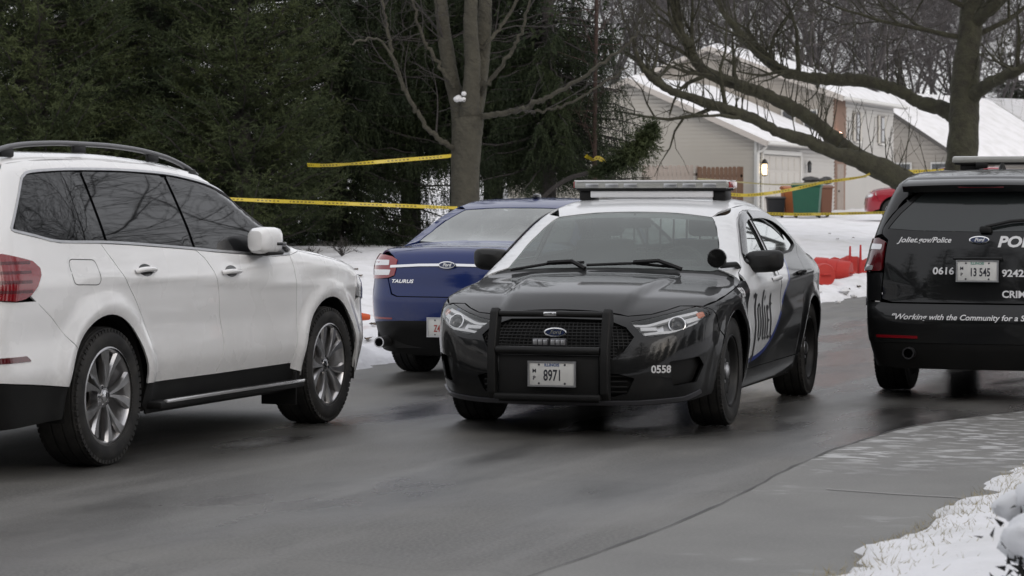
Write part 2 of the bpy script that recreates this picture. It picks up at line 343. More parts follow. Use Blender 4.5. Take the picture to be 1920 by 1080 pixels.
def build_ground():
    # one sheet, gridded along the street: fine near the kerbs and the camera, coarse to the horizon
    ls = np.concatenate([[-1500, -600, -200, -80, -40, -20], np.arange(-12, 8, .5), np.arange(8, 17, .055), np.arange(17, 45, .11), np.arange(45, 110, .6), np.arange(110, 300, 8), [400, 700, 1400, 3000]])
    ts = np.concatenate([[-3000, -1200, -500, -200, -120], np.arange(-90, -40, 4), np.arange(-40, -16, .7), np.arange(-16, -12, .22), np.arange(-12, -9.0, .06), [-8, -6.5, -5, -3.6], np.arange(-2.95, -.5, .045), np.arange(-.5, 6, .3), np.arange(6, 60, 6), [100, 200, 500, 1500]])
    Lg, Tg = np.meshgrid(ls, ts, indexing='ij'); X = Lg * RU.x + Tg * RN.x; Y = Lg * RU.y + Tg * RN.y
    Z = ground_z(X.ravel(), Y.ravel()).reshape(X.shape)
    Vt = np.stack([X, Y, Z], -1).reshape(-1, 3); a, b_ = X.shape
    idx = np.arange(a * b_).reshape(a, b_); Fc = np.stack([idx[:-1, :-1], idx[:-1, 1:], idx[1:, 1:], idx[1:, :-1]], -1).reshape(-1, 4)[:, ::-1]
    me = mesh_np('ground', Vt, Fc, True); o = link('ground', me, None, MATS['snow']); o['kind'] = 'structure'
    if me.polygons[0].normal.z < 0: me.flip_normals()
    def sheet(name, pts, z, mat):
        me = bpy.data.meshes.new(name); bm = bmesh.new()
        V2, T = tri_simple([tuple(p) for p in pts]); 
        for v in V2: bm.verts.new((v[0], v[1], 0))
        bm.verts.ensure_lookup_table()
        for t in T: bm.faces.new([bm.verts[i] for i in t])
        bmesh.ops.recalc_face_normals(bm, faces=bm.faces); bm.to_mesh(me); bm.free()
        if me.polygons[0].normal.z < 0: me.flip_normals()
        o = link(name, me, None, mat); o.rotation_euler = (0, 0, pi / 2 - ROAD); o.location = (0, 0, z); o['kind'] = 'structure'; return o
    def tri_simple(pts):
        r = mgeo.delaunay_2d_cdt([Vector(p) for p in pts], [(i, (i + 1) % len(pts)) for i in range(len(pts))], [], 1, 1e-6)
        return [tuple(v) for v in r[0]], [tuple(f) for f in r[2]]
    # street sheet in (along, left) coordinates
    loc = lambda x, y: (x * RU.x + y * RU.y, -(x * RN.x + y * RN.y))
    sheet('street', [(-40, 11.2), (140, 11.2), (140, 1.6), (-40, 1.6)], 0.0, MATS['asphalt'])
    edge = [(-3.0, 2.5), (-1.35, 7.0), (-.3, 9.4), (.28, 10.79), (.82, 12.16), (1.22, 13.4), (1.58, 14.6), (2.05, 15.9), (2.62, 17.17), (3.12, 17.9), (3.7, 18.55), (5.2, 19.9), (7.2, 21.3)]
    E = curve2([loc(*p) for p in edge], 6); rr = random.Random(3)
    E = [(a + rr.uniform(-.006, .006), b_ + rr.uniform(-.006, .006)) for a, b_ in E]
    sheet('apron', E + [(E[-1][0], 1.5), (E[0][0], 1.5)], .006, MATS['concrete'])
    # dark joint and crumbled edge between asphalt and concrete
    m = MB(); n = len(E); Lf = []; Rt = []
    for i in range(n):
        t = Vector(E[min(i + 1, n - 1)]) - Vector(E[max(i - 1, 0)]); t.normalize(); w = rr.uniform(.002, .016); q = Vector((-t.y, t.x)) * w
        Lf.append((E[i][0] + q.x, E[i][1] + q.y, 0)); Rt.append((E[i][0] - q.x * .4, E[i][1] - q.y * .4, 0))
    m.add(Lf + Rt, [(i, i + 1, n + i + 1, n + i) for i in range(n - 1)]); pbsdf('tar', (.040, .038, .036), .6)
    jo = m.build('pavement_joint', MATS['tar']); jo.rotation_euler = (0, 0, pi / 2 - ROAD); jo.location = (0, 0, .010); jo['kind'] = 'structure'
    m = MB(); j = [(13.1, 3.30), (13.0, 2.9), (12.95, 2.5)]; m.add([(a, b_ + .0, 0) for a, b_ in j] + [(a + .02, b_, 0) for a, b_ in j], [(0, 1, 4, 3), (1, 2, 5, 4)]); pbsdf('pale_joint', (.26, .25, .24), .6)
    jo = m.build('apron_joint', MATS['pale_joint']); jo.rotation_euler = (0, 0, pi / 2 - ROAD); jo.location = (0, 0, .011); jo['kind'] = 'structure'
def curve2(pts, n=6):
    P = [Vector(p) for p in pts]; out = []
    for i in range(len(P) - 1):
        p0 = P[max(i - 1, 0)]; p1 = P[i]; p2 = P[i + 1]; p3 = P[min(i + 2, len(P) - 1)]
        for k in range(n):
            t = k / n; out.append(tuple(.5 * ((2 * p1) + (p2 - p0) * t + (2 * p0 - 5 * p1 + 4 * p2 - p3) * t * t + (3 * p1 - p0 - 3 * p2 + p3) * t ** 3)))
    out.append(tuple(P[-1])); return out
build_ground()
# ------------------------------------------------------------------ houses across the lawn
def siding_material(name, col, rough=.6):
    return pbsdf(name, col, rough, noise=(1.2, .25, 5, tuple(c * .82 for c in col[:3])), bump=(25, .1, .004))
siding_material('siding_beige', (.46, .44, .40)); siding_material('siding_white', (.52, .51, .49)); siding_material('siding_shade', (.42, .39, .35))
pbsdf('trim_white', (.60, .60, .58), .5); pbsdf('soffit', (.44, .41, .38), .6)
pbsdf('fence_brown', (.13, .075, .048), .8, noise=(6, .6, 6, (.08, .05, .035))); pbsdf('fence_grey', (.30, .26, .23), .85, noise=(6, .5, 6, (.20, .17, .15)))
pbsdf('brick_brown', (.24, .16, .12), .85, noise=(9, .6, 5, (.16, .10, .08))); pbsdf('window_dark', (.05, .055, .06), .08, coat=.8)
pbsdf('garage_door', (.45, .43, .40), .5); pbsdf('shutter', (.16, .15, .15), .6); pbsdf('roof_dark', (.10, .095, .09), .9)
pbsdf('lantern_black', (.01, .01, .01), .5); pbsdf('lantern_lit', (.8, .7, .5), .4, emit=(1.0, .72, .38, 3.2)); pbsdf('porch_lit', (.8, .6, .5), .4, emit=(1.0, .62, .45, 6.0))
SNOWM = MATS['snow']
def hframe(px, Y, z):
    """matrix for a house: origin at a front-near wall corner; +x along the gable wall to the left (away from the street), +y along the street away from us"""
    p = dpt(px, 379, Y); return Matrix(((-RN.x, RU.x, 0, p.x), (-RN.y, RU.y, 0, p.y), (0, 0, 1, z), (0, 0, 0, 1)))
def lap_wall(m, p0, p1, z0, ztop, lap=.135, out=.050):
    """lapped boards on the wall from p0 to p1 (outside on the right of p0->p1); ztop(u) upper outline, u in 0..1"""
    p0 = Vector(p0); p1 = Vector(p1); d = p1 - p0; L = d.length; d.normalize(); n = Vector((d.y, -d.x)); nz_ = int(math.ceil((max(ztop(u) for u in np.linspace(0, 1, 21)) - z0) / lap))
    for k in range(nz_):
        za = z0 + k * lap; us = np.linspace(0, 1, 201); ok = [u for u in us if ztop(u) >= za + .01]
        if not ok: break
        zb = za + lap
        u0, u1 = ok[0], ok[-1]; ok2 = [u for u in us if ztop(u) >= zb]; v0, v1 = (ok2[0], ok2[-1]) if ok2 else ((u0 + u1) / 2,) * 2
        if not ok2: zb = max(ztop(u) for u in us)
        A = p0 + d * L * u0 + n * out; B = p0 + d * L * u1 + n * out; Cc = p0 + d * L * v1 + n * .002; D = p0 + d * L * v0 + n * .002; A0 = p0 + d * L * u0; B0 = p0 + d * L * u1
        m.add([(A.x, A.y, za), (B.x, B.y, za), (Cc.x, Cc.y, zb), (D.x, D.y, zb), (A0.x, A0.y, za), (B0.x, B0.y, za)], [(0, 1, 2, 3), (4, 5, 1, 0)])
def slab_roof(m, corners, th):
    """a tilted slab from four corners"""
    c = [Vector(p) for p in corners]; n = (c[1] - c[0]).cross(c[3] - c[0]).normalized()
    if n.z < 0: n = -n
    m.add([p for p in c] + [p + n * th for p in c], [(0, 1, 2, 3), (7, 6, 5, 4), (0, 4, 5, 1), (1, 5, 6, 2), (2, 6, 7, 3), (3, 7, 4, 0)])
def lantern(name, label, loc, face, lit, s=1.0):
    root = empty(name, loc); tag(root, label, 'lamp')
    m = MB(); m.box((0, 0, .20 * s), (.03, .03, .10 * s)); m.lathe([(.0, .28 * s), (.05 * s, .24 * s), (.09 * s, .16 * s), (.085 * s, .14 * s)], 8, 'z'); m.lathe([(.03 * s, -.16 * s), (.07 * s, -.14 * s), (.07 * s, -.12 * s)], 8, 'z'); m.box((0, .08, .05), (.05, .06, .20), bev=.005)
    for a in range(4): m.tube([(.075 * s * cos(a * pi / 2 + .78), .075 * s * sin(a * pi / 2 + .78), -.13 * s), (.085 * s * cos(a * pi / 2 + .78), .085 * s * sin(a * pi / 2 + .78), .15 * s)], .008, 4)
    m.build('lantern_cage', MATS['lantern_black'], root)
    m = MB(); m.lathe([(.0, -.12 * s), (.055 * s, -.12 * s), (.07 * s, .0), (.065 * s, .14 * s), (.0, .14 * s)], 10, 'z'); m.build('lantern_glass', MATS['lantern_lit'] if lit else MATS['window_dark'], root)
    return root
def build_house():
    root = empty('split_level_house'); Mx = hframe(1420, 88.0, .95); root.matrix_world = Mx
    tag(root, 'pale sided house with attached garage and snow covered gable roofs beyond the lawn', 'house')
    Wd, EH, PK, D = 9.0, 2.62, 4.62, 10.7            # gable width, eave, peak, depth of the garage wing
    zt = lambda u: EH + (PK - EH) * (1 - abs(2 * u - 1))
    m = MB(); lap_wall(m, (Wd, 0), (0, 0), -.3, zt); m.build('gable_wall', MATS['siding_beige'], root)
    m = MB(); lap_wall(m, (0, 0), (0, D), -.3, lambda u: EH); m.build('front_wall', MATS['siding_white'], root)
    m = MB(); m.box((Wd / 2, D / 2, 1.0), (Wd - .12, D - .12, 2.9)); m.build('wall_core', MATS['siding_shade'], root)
    ov = .42; rk = .35; dz = (PK - EH) / (Wd / 2)
    m = MB(); slab_roof(m, [(-ov, -rk, EH - ov * dz), (-ov, D + .2, EH - ov * dz), (Wd / 2, D + .2, PK), (Wd / 2, -rk, PK)], .14); m.build('roof_deck', MATS['soffit'], root)
    m = MB(); slab_roof(m, [(Wd + ov, -rk, EH - ov * dz), (Wd + ov, D + .2, EH - ov * dz), (Wd / 2, D + .2, PK), (Wd / 2, -rk, PK)], .14); m.build('roof_deck', MATS['soffit'], root)
    for sx in (0, 1):
        m = MB(); n1, n2 = 34, 24; V = []
        for i in range(n1 + 1):
            for j in range(n2 + 1):
                u = i / n1; v = j / n2; x = -ov + .02 + (Wd / 2 + ov - .02) * u; y = -rk + .03 + (D + .15 + rk) * v; z = EH - ov * dz + (x + ov) * dz + .152
                ed = min(u, 1.0 - u + .5, v, 1 - v) * 12; z += min(1, ed) * (.15 + .06 * (float(fbm(np.array(x * .9), np.array(y * .9))) - .5)); V.append(((Wd - x) if sx else x, y + (.06 * (random.random() - .5) if j == 0 else 0), z))
        m.add(V, [(i * (n2 + 1) + j, i * (n2 + 1) + j + 1, (i + 1) * (n2 + 1) + j + 1, (i + 1) * (n2 + 1) + j) for i in range(n1) for j in range(n2)], True); m.build('roof_snow', SNOWM, root)
    # fascia boards, gutter, downspout, corner trim
    m = MB(); m.tube([(-ov - .04, -rk + .05, EH - ov * dz + .08), (-ov - .04, D + .2, EH - ov * dz + .08)], .06, 8); m.build('gutter', MATS['trim_white'], root)
    for s_ in (0, 1):
        a = Vector((-ov if s_ == 0 else Wd + ov, -rk - .012, EH - ov * dz + .06)); b_ = Vector((Wd / 2, -rk - .012, PK + .06)); m = MB(); up = Vector((0, 0, .20)); m.add([a - up * .5, b_ - up * .5, b_ + up * .5, a + up * .5], [(0, 1, 2, 3)]); m.build('rake_board', MATS['soffit'], root)
    m = MB(); m.box((.05, -.028, 1.1), (.10, .04, 3.0)); m.box((-.028, .05, 1.1), (.04, .10, 3.0)); m.build('corner_trim', MATS['trim_white'], root)
    m = MB(); m.box((-.05, -.10, .9), (.09, .09, 2.6), bev=.015); m.tube([(-.36, -.10, EH - .22), (-.2, -.10, EH - .35), (-.05, -.10, EH - .42)], .04, 6); m.build('downspout', MATS['trim_white'], root)
    # garage door of four rows of panels
    gd = MB(); gd.box((.02, 3.05, 1.05), (.06, 5.0, 2.14)); g = gd.build('garage_door', MATS['garage_door'], root)
    pm = None
    for r in range(4):
        for c in range(6):
            if pm is None:
                q = MB(); q.box((0, 0, 0), (.03, .72, .44), bev=.012); pm = q.mesh('panel'); pm.materials.append(MATS['garage_door'])
            o = link('panel', pm, g); o.location = (-.010, .55 + c * .82 + .45, .28 + r * .53)
    m = MB(); m.box((-.03, .50, 1.12), (.06, .12, 2.36)); m.box((-.03, 5.62, 1.12), (.06, .12, 2.36)); m.box((-.03, 3.06, 2.24), (.06, 5.12, .14)); m.build('door_trim', MATS['trim_white'], root)
    # taller wing behind: gable end over the garage roof, front with brick bay and two narrow windows
    y0, E2, P2, W2, D2, x0 = 11.0, 4.50, 6.30, 9.6, 10.2, .12
    zt2 = lambda u: E2 + (P2 - E2) * (1 - abs(2 * u - 1))
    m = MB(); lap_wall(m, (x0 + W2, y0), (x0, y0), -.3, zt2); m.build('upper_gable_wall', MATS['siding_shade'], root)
    m = MB(); lap_wall(m, (x0, y0 + 1.75), (x0, y0 + D2), -.3, lambda u: E2); m.build('upper_front_wall', MATS['siding_white'], root)
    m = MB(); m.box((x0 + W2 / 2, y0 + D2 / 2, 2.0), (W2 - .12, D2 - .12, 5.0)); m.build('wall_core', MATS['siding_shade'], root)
    # brick bay: courses of brick
    bay = MB(); bay.box((x0 + .01, y0 + .88, 1.95), (.06, 1.72, 5.1)); by = bay.build('brick_bay', MATS['brick_brown'], root)
    bmq = MB(); bmq.box((0, 0, 0), (.03, .205, .066)); bme = bmq.mesh('brick'); bme.materials.append(MATS['brick_brown']); cnt = 0
    for r in range(34):
        for c in range(8):
            o = link('brick', bme, by); o.location = (x0 - .028, y0 + .12 + c * .217 + (.10 if r % 2 else 0) * .9, 1.55 + r * .078); cnt += 1
    dz2 = (P2 - E2) / (W2 / 2); rk2, ov2 = .4, .45
    for s_ in (0, 1):
        e0 = x0 - ov2 if s_ == 0 else x0 + W2 + ov2
        m = MB(); slab_roof(m, [(e0, y0 - rk2, E2 - ov2 * dz2), (e0, y0 + D2 + .3, E2 - ov2 * dz2), (x0 + W2 / 2, y0 + D2 + .3, P2), (x0 + W2 / 2, y0 - rk2, P2)], .15); m.build('roof_deck', MATS['soffit'], root)
        m = MB(); n1, n2 = 26, 20; V = []
        for i in range(n1 + 1):
            for j in range(n2 + 1):
                u = i / n1; v = j / n2; xx = (W2 / 2 + ov2 - .02) * u; y = y0 - rk2 + .03 + (D2 + .65) * v; z = E2 - ov2 * dz2 + (xx + .02) * dz2 + .165; ed = min(u, 1.5 - u, v, 1 - v) * 12
                z += min(1, ed) * (.17 + .06 * (float(fbm(np.array(xx * .9 + 5), np.array(y * .9))) - .5)); V.append((e0 + (xx + .02) * (1 if s_ == 0 else -1), y, z))
        m.add(V, [(i * (n2 + 1) + j, i * (n2 + 1) + j + 1, (i + 1) * (n2 + 1) + j + 1, (i + 1) * (n2 + 1) + j) for i in range(n1) for j in range(n2)], True); m.build('roof_snow', SNOWM, root)
    m = MB(); m.tube([(x0 - ov2 - .04, y0 - rk2, E2 - ov2 * dz2 + .09), (x0 - ov2 - .04, y0 + D2 + .3, E2 - ov2 * dz2 + .09)], .065, 8); m.build('gutter', MATS['trim_white'], root)
    a = Vector((x0 - ov2, y0 - rk2 - .012, E2 - ov2 * dz2 + .07)); b_ = Vector((x0 + W2 / 2, y0 - rk2 - .012, P2 + .07)); m = MB(); up = Vector((0, 0, .22)); m.add([a - up * .5, b_ - up * .5, b_ + up * .5, a + up * .5], [(0, 1, 2, 3)]); m.build('rake_board', MATS['soffit'], root)
    for yy in (y0 + 3.7, y0 + 7.9):
        m = MB(); m.box((x0 - .03, yy, 3.45), (.05, .62, 1.10)); w = m.build('window', MATS['shutter'], root)
        for zz in (3.20, 3.70): m = MB(); m.box((x0 - .06, yy, zz), (.02, .46, .44)); m.build('pane', MATS['window_dark'], w)
        m = MB(); m.box((x0 - .05, yy, 2.86), (.12, .74, .07)); m.build('sill', MATS['trim_white'], w)
        for d in (-.52, .52): m = MB(); m.box((x0 - .03, yy + d, 3.45), (.04, .30, 1.12)); m.build('shutter', MATS['siding_beige'], w)
    for xx in (x0 + .9, x0 + 1.75):   # small windows in the upper gable end
        m = MB(); m.box((xx, y0 - .03, 3.55), (.55, .05, .95)); w = m.build('window', MATS['trim_white'], root); m = MB(); m.box((xx, y0 - .06, 3.55), (.42, .02, .82)); m.build('pane', MATS['window_dark'], w)
    m = MB(); m.box((x0 - .02, y0 + .9, .95), (.05, 1.0, 2.05)); dd = m.build('front_door', MATS['fence_grey'], root); m = MB(); m.lathe([(.0, -.05), (.03, -.05), (.03, 0)], 10, 'x', c=(x0 - .05, y0 + .55, .95)); m.build('handle', MATS['lantern_black'], dd)
    L = lambda p: Mx @ Vector(p)
    lantern('wall_lantern', 'lit wall lantern glowing at the garage corner', L((-.22, .10, 1.62)), None, True, 1.35)
    lantern('wall_lantern', 'unlit black wall lantern to the right of the garage door', L((-.14, 6.4, 1.75)), None, False, 1.0)
    q = empty('porch_light', L((x0 - .16, y0 + .22, 3.05))); tag(q, 'small round porch light glowing on the brown brick bay', 'lamp')
    m = MB(); m.lathe([(.0, -.13), (.09, -.09), (.13, 0), (.09, .09), (.0, .13)], 14, 'z'); m.build('globe', MATS['porch_lit'], q); m = MB(); m.box((.09, 0, .02), (.10, .08, .16)); m.build('bracket', MATS['lantern_black'], q)
    return root
build_house()
def board_fence(name, label, px0, px1, Y, h, z, mat, mname, w=.14, scallop=True, Y1=None):
    a = dpt(px0, 379, Y); b_ = dpt(px1, 379, Y1 or Y); d = (b_ - a); L = d.length; ang = atan2(d.y, d.x)
    root = empty(name, (a.x, a.y, z), ang); tag(root, label, 'fence')
    n = int(L / w)
    q = MB(); q.prism([(-w * .47, 0), (w * .47, 0), (w * .47, h - .06), (w * .28, h), (-w * .28, h), (-w * .47, h - .06)] if scallop else [(-w * .47, 0), (w * .47, 0), (w * .47, h), (-w * .47, h)], -.012, .012); me = q.mesh('board'); me.materials.append(mat)
    for i in range(n):
        o = link('board', me, root); o.location = (w * (i + .5), random.uniform(-.006, .006), random.uniform(-.02, .02))
    for zz in (.35, h - .3): m = MB(); m.box((L / 2, .035, zz), (L, .04, .09)); m.build('rail', mat, root)
    for xx in (0.02, L - .02): m = MB(); m.box((xx, .06, h / 2), (.10, .09, h)); m.build('post', mat, root)
    return root
board_fence('board_fence', 'weathered pale grey board fence in front of the garage gable', 1205, 1308, 86.4, 1.75, .95, MATS['fence_grey'], 'fence_grey')
board_fence('board_fence', 'dark brown board fence beside the garage gable', 1309, 1392, 86.2, 1.72, .93, MATS['fence_brown'], 'fence_brown')
def small_house(name, label, px, Y, z, Wd, EH, PK, D, wall, win=True, ang=21):
    root = empty(name); p_ = dpt(px, 379, Y); n_ = (cos(radians(ang)), -sin(radians(ang))); u_ = (sin(radians(ang)), cos(radians(ang)))
    root.matrix_world = Matrix(((-n_[0], u_[0], 0, p_.x), (-n_[1], u_[1], 0, p_.y), (0, 0, 1, z), (0, 0, 0, 1))); tag(root, label, 'house')
    zt = lambda u: EH + (PK - EH) * (1 - abs(2 * u - 1))
    m = MB(); lap_wall(m, (Wd, 0), (0, 0), -.4, zt, .2); m.build('gable_wall', wall, root)
    m = MB(); lap_wall(m, (0, 0), (0, D), -.4, lambda u: EH, .2); m.build('front_wall', wall, root)
    m = MB(); m.box((Wd / 2, D / 2, EH / 2 - .2), (Wd - .1, D - .1, EH + .3)); m.build('wall_core', MATS['siding_shade'], root)
    ov = .5; dz = (PK - EH) / (Wd / 2)
    for s_ in (0, 1):
        e0 = -ov if s_ == 0 else Wd + ov
        m = MB(); slab_roof(m, [(e0, -.4, EH - ov * dz), (e0, D + .4, EH - ov * dz), (Wd / 2, D + .4, PK), (Wd / 2, -.4, PK)], .16); m.build('roof_deck', MATS['roof_dark'], root)
        m = MB(); n1, n2 = 12, 12; V = []
        for i in range(n1 + 1):
            for j in range(n2 + 1):
                u = i / n1; v = j / n2; xx = (Wd / 2 + ov - .03) * u; z_ = EH - ov * dz + (xx + .03) * dz + .175 + min(1, min(u, 1.5 - u, v, 1 - v) * 10) * .2
                V.append((e0 + (xx + .03) * (1 if s_ == 0 else -1), -.36 + (D + .72) * v, z_))
        m.add(V, [(i * (n2 + 1) + j, i * (n2 + 1) + j + 1, (i + 1) * (n2 + 1) + j + 1, (i + 1) * (n2 + 1) + j) for i in range(n1) for j in range(n2)], True); m.build('roof_snow', SNOWM, root)
    if win:
        for xx in (1.0, 3.0):
            m = MB(); m.box((xx, -.04, 1.5), (1.0, .06, 1.1)); w = m.build('window', MATS['trim_white'], root); m = MB(); m.box((xx, -.075, 1.5), (.84, .02, .94)); m.build('pane', MATS['window_dark'], w)
    m = MB(); m.box((-.035, 2.5, .95), (.06, 1.0, 2.0)); m.build('door', MATS['fence_brown'], root)
    return root
small_house('neighbour_house', 'low tan house with a wide snowy roof behind the sided house', 1800, 118.0, 1.25, 9.5, 2.2, 5.0, 11.0, MATS['siding_shade'], ang=40)
small_house('neighbour_house', 'farthest snow roofed house beyond the thick leaning tree', 1985, 150.0, 1.7, 12.0, 2.4, 5.6, 14.0, MATS['siding_beige'], ang=48)
# ------------------------------------------------------------------ trees
def bark(name, c1, c2, moss=None):
    m = pbsdf(name, c1, .9, noise=(5, .9, 8, c2), bump=(11, 1.0, .06)); return m
bark('bark_maple', (.062, .058, .043), (.040, .037, .028)); bark('bark_mossy', (.054, .053, .033), (.030, .027, .020)); bark('bark_far', (.045, .040, .038), (.030, .027, .026)); bark('bark_hazy', (.085, .078, .078), (.060, .055, .056)); bark('bark_red', (.050, .030, .024), (.035, .024, .02))  # bark of the distant wood is paled to stand in for haze
def leafmat(name, c1, c2):
    m = pbsdf(name, c1, .7, noise=(.9, 1.0, 4, c2), spec=.25); return m
leafmat('needles_dark', (.014, .022, .011), (.031, .042, .016)); leafmat('needles_green', (.021, .031, .013), (.054, .067, .025)); leafmat('needles_spruce', (.022, .035, .021), (.050, .068, .034))
class TM:
    """numpy tube / blade collector"""
    def __init__(s): s.V = []; s.F3 = []; s.F4 = []; s.n = 0
    def tube(s, P, R, k):
        P = np.asarray(P, float); n = len(P); R = np.broadcast_to(R, n)
        T = np.gradient(P, axis=0); T /= np.maximum(np.linalg.norm(T, axis=1, keepdims=True), 1e-9)
        ref = np.array([0, 0, 1.]) if abs(T[0, 2]) < .8 else np.array([1., 0, 0])
        A = np.cross(T, ref); A /= np.maximum(np.linalg.norm(A, axis=1, keepdims=True), 1e-9); B = np.cross(T, A)
        q = np.arange(k) * 2 * pi / k
        V = P[:, None, :] + R[:, None, None] * (A[:, None, :] * np.cos(q)[None, :, None] + B[:, None, :] * np.sin(q)[None, :, None])
        i = np.arange(n - 1)[:, None] * k; j = np.arange(k)[None, :]; j2 = (j + 1) % k
        s.F4.append((np.stack([i + j, i + j2, i + k + j2, i + k + j], -1).reshape(-1, 4)) + s.n)
        s.V.append(V.reshape(-1, 3)); s.n += n * k
    def tris(s, V):
        """V (m,3,3)"""
        m = len(V); s.V.append(V.reshape(-1, 3)); s.F3.append(np.arange(m * 3).reshape(-1, 3) + s.n); s.n += m * 3
    def mesh(s, name):
        V = np.vstack(s.V); F = []
        f4 = np.vstack(s.F4) if s.F4 else np.zeros((0, 4), int); f3 = np.vstack(s.F3) if s.F3 else np.zeros((0, 3), int)
        if len(f4): f3 = np.vstack([f3, f4[:, [0, 1, 2]], f4[:, [0, 2, 3]]])
        return mesh_np(name, V, f3, True)
def unit(v): return v / max(np.linalg.norm(v), 1e-9)
def grow(tm, r, p, d, L, R, lev, maxlev, trop=.06, wander=.22, kids=(9, 7, 6, 5), spread=(35, 65), tip=.25, minr=.004, sides=(8, 6, 4, 3, 3)):
    n = max(3, int(6 - lev) + (2 if lev == 0 else 0)); pts = [p]; dd = d.copy(); seg = L / n
    for i in range(n):
        dd = unit(dd + r.normal(0, wander, 3) * (.55 if lev == 0 else 1) + np.array([0, 0, trop])); pts.append(pts[-1] + dd * seg)
    pts = np.array(pts); rad = np.maximum(np.linspace(R, R * tip, n + 1), minr)
    tm.tube(pts, rad, sides[min(lev, len(sides) - 1)])
    if lev >= maxlev: return
    k = kids[min(lev, len(kids) - 1)]
    for c in range(k):
        u = .22 + .78 * (c + r.random()) / k; x = u * n; i = min(int(x), n - 1); q = pts[i] + (pts[i + 1] - pts[i]) * (x - i); t = unit(pts[i + 1] - pts[i])
        a = radians(r.uniform(*spread)); o = unit(np.cross(t, r.normal(0, 1, 3))); nd = unit(t * cos(a) + o * sin(a))
        rr = np.interp(u, np.linspace(0, 1, n + 1), rad) * r.uniform(.5, .72); grow(tm, r, q, nd, L * r.uniform(.42, .68) * (1.15 - .5 * u), max(rr, minr), lev + 1, maxlev, trop, wander, kids, spread, tip, minr, sides)
def limb_px(pts, Y):
    """limb along photo pixels (px, py, radius px[, depth offset])"""
    P = []; R = []
    for q in pts:
        y = Y + (q[3] if len(q) > 3 else 0); P.append(tuple(dpt(q[0], q[1], y))); R.append(q[2] / FPX * y)
    n = 8; P2 = np.array(curve2(P, n)); R2 = np.interp(np.linspace(0, len(R) - 1, len(P2)), np.arange(len(R)), R); return P2, R2
def roughen(P, r, a): 
    Q = P.copy(); Q[1:-1] += r.normal(0, a, Q[1:-1].shape); return Q
def put_tree(name, label, loc, trunk, crown, tmat, cmat, cat='tree', group=None, rz=0, sc=1.0):
    root = empty(name, loc, rz); root.scale = (sc, sc, sc); tag(root, label, cat, group)
    link('trunk', trunk, root, tmat); 
    if crown is not None: link('crown', crown, root, cmat)
    return root
# --- bare background trees: three shapes shared among them
def bare_shape(seed, H, forks=3, dens=(10, 9, 8, 5)):
    r = np.random.default_rng(seed); tr = TM(); cr = TM()
    h0 = H * .22; P = np.array([[0, 0, -.4], [0, 0, h0 * .5], [.1, 0, h0]]); tr.tube(P, [H * .022, H * .018, H * .016], 8)
    for k in range(forks):
        a = 2 * pi * k / forks + r.uniform(-.4, .4); d = unit(np.array([cos(a) * .42, sin(a) * .42, 1]))
        grow(cr, r, np.array([.1 * cos(a), .1 * sin(a), h0 * .8]), d, H * r.uniform(.62, .8), H * .0068, 0, 3, .03, .16, dens, (28, 62), .15, H * .00034)
    return tr.mesh('trunk'), cr.mesh('crown')
SH = [bare_shape(21, 15), bare_shape(33, 14), bare_shape(45, 16, 4)]
WOOD = [(a.copy(), b_.copy()) for a, b_ in SH]
far = [(1205, 128, 0), (1262, 140, 1), (1330, 124, 2), (1395, 136, 0), (1450, 150, 1), (1510, 126, 2), (1568, 140, 0), (1625, 130, 1), (1690, 146, 2), (1745, 150, 0), (1800, 165, 2), (1862, 172, 1), (1925, 180, 0), (1985, 150, 2), (1110, 135, 2), (1030, 150, 1), (1290, 165, 2), (1365, 145, 1), (1480, 170, 0), (1540, 150, 1), (1660, 168, 2), (1720, 150, 1), (1840, 165, 1)]
for i, (px, Y, k) in enumerate(far):
    p = dpt(px, 379, Y); z = gz(p.x, p.y)
    put_tree('bare_tree', 'dark bare tree in the wood behind the snow roofed houses', (p.x, p.y, z), WOOD[k][0], WOOD[k][1], MATS['bark_hazy'], MATS['bark_hazy'], group='bare trees behind the houses', rz=i * 1.3, sc=.95 + .12 * (i % 4))
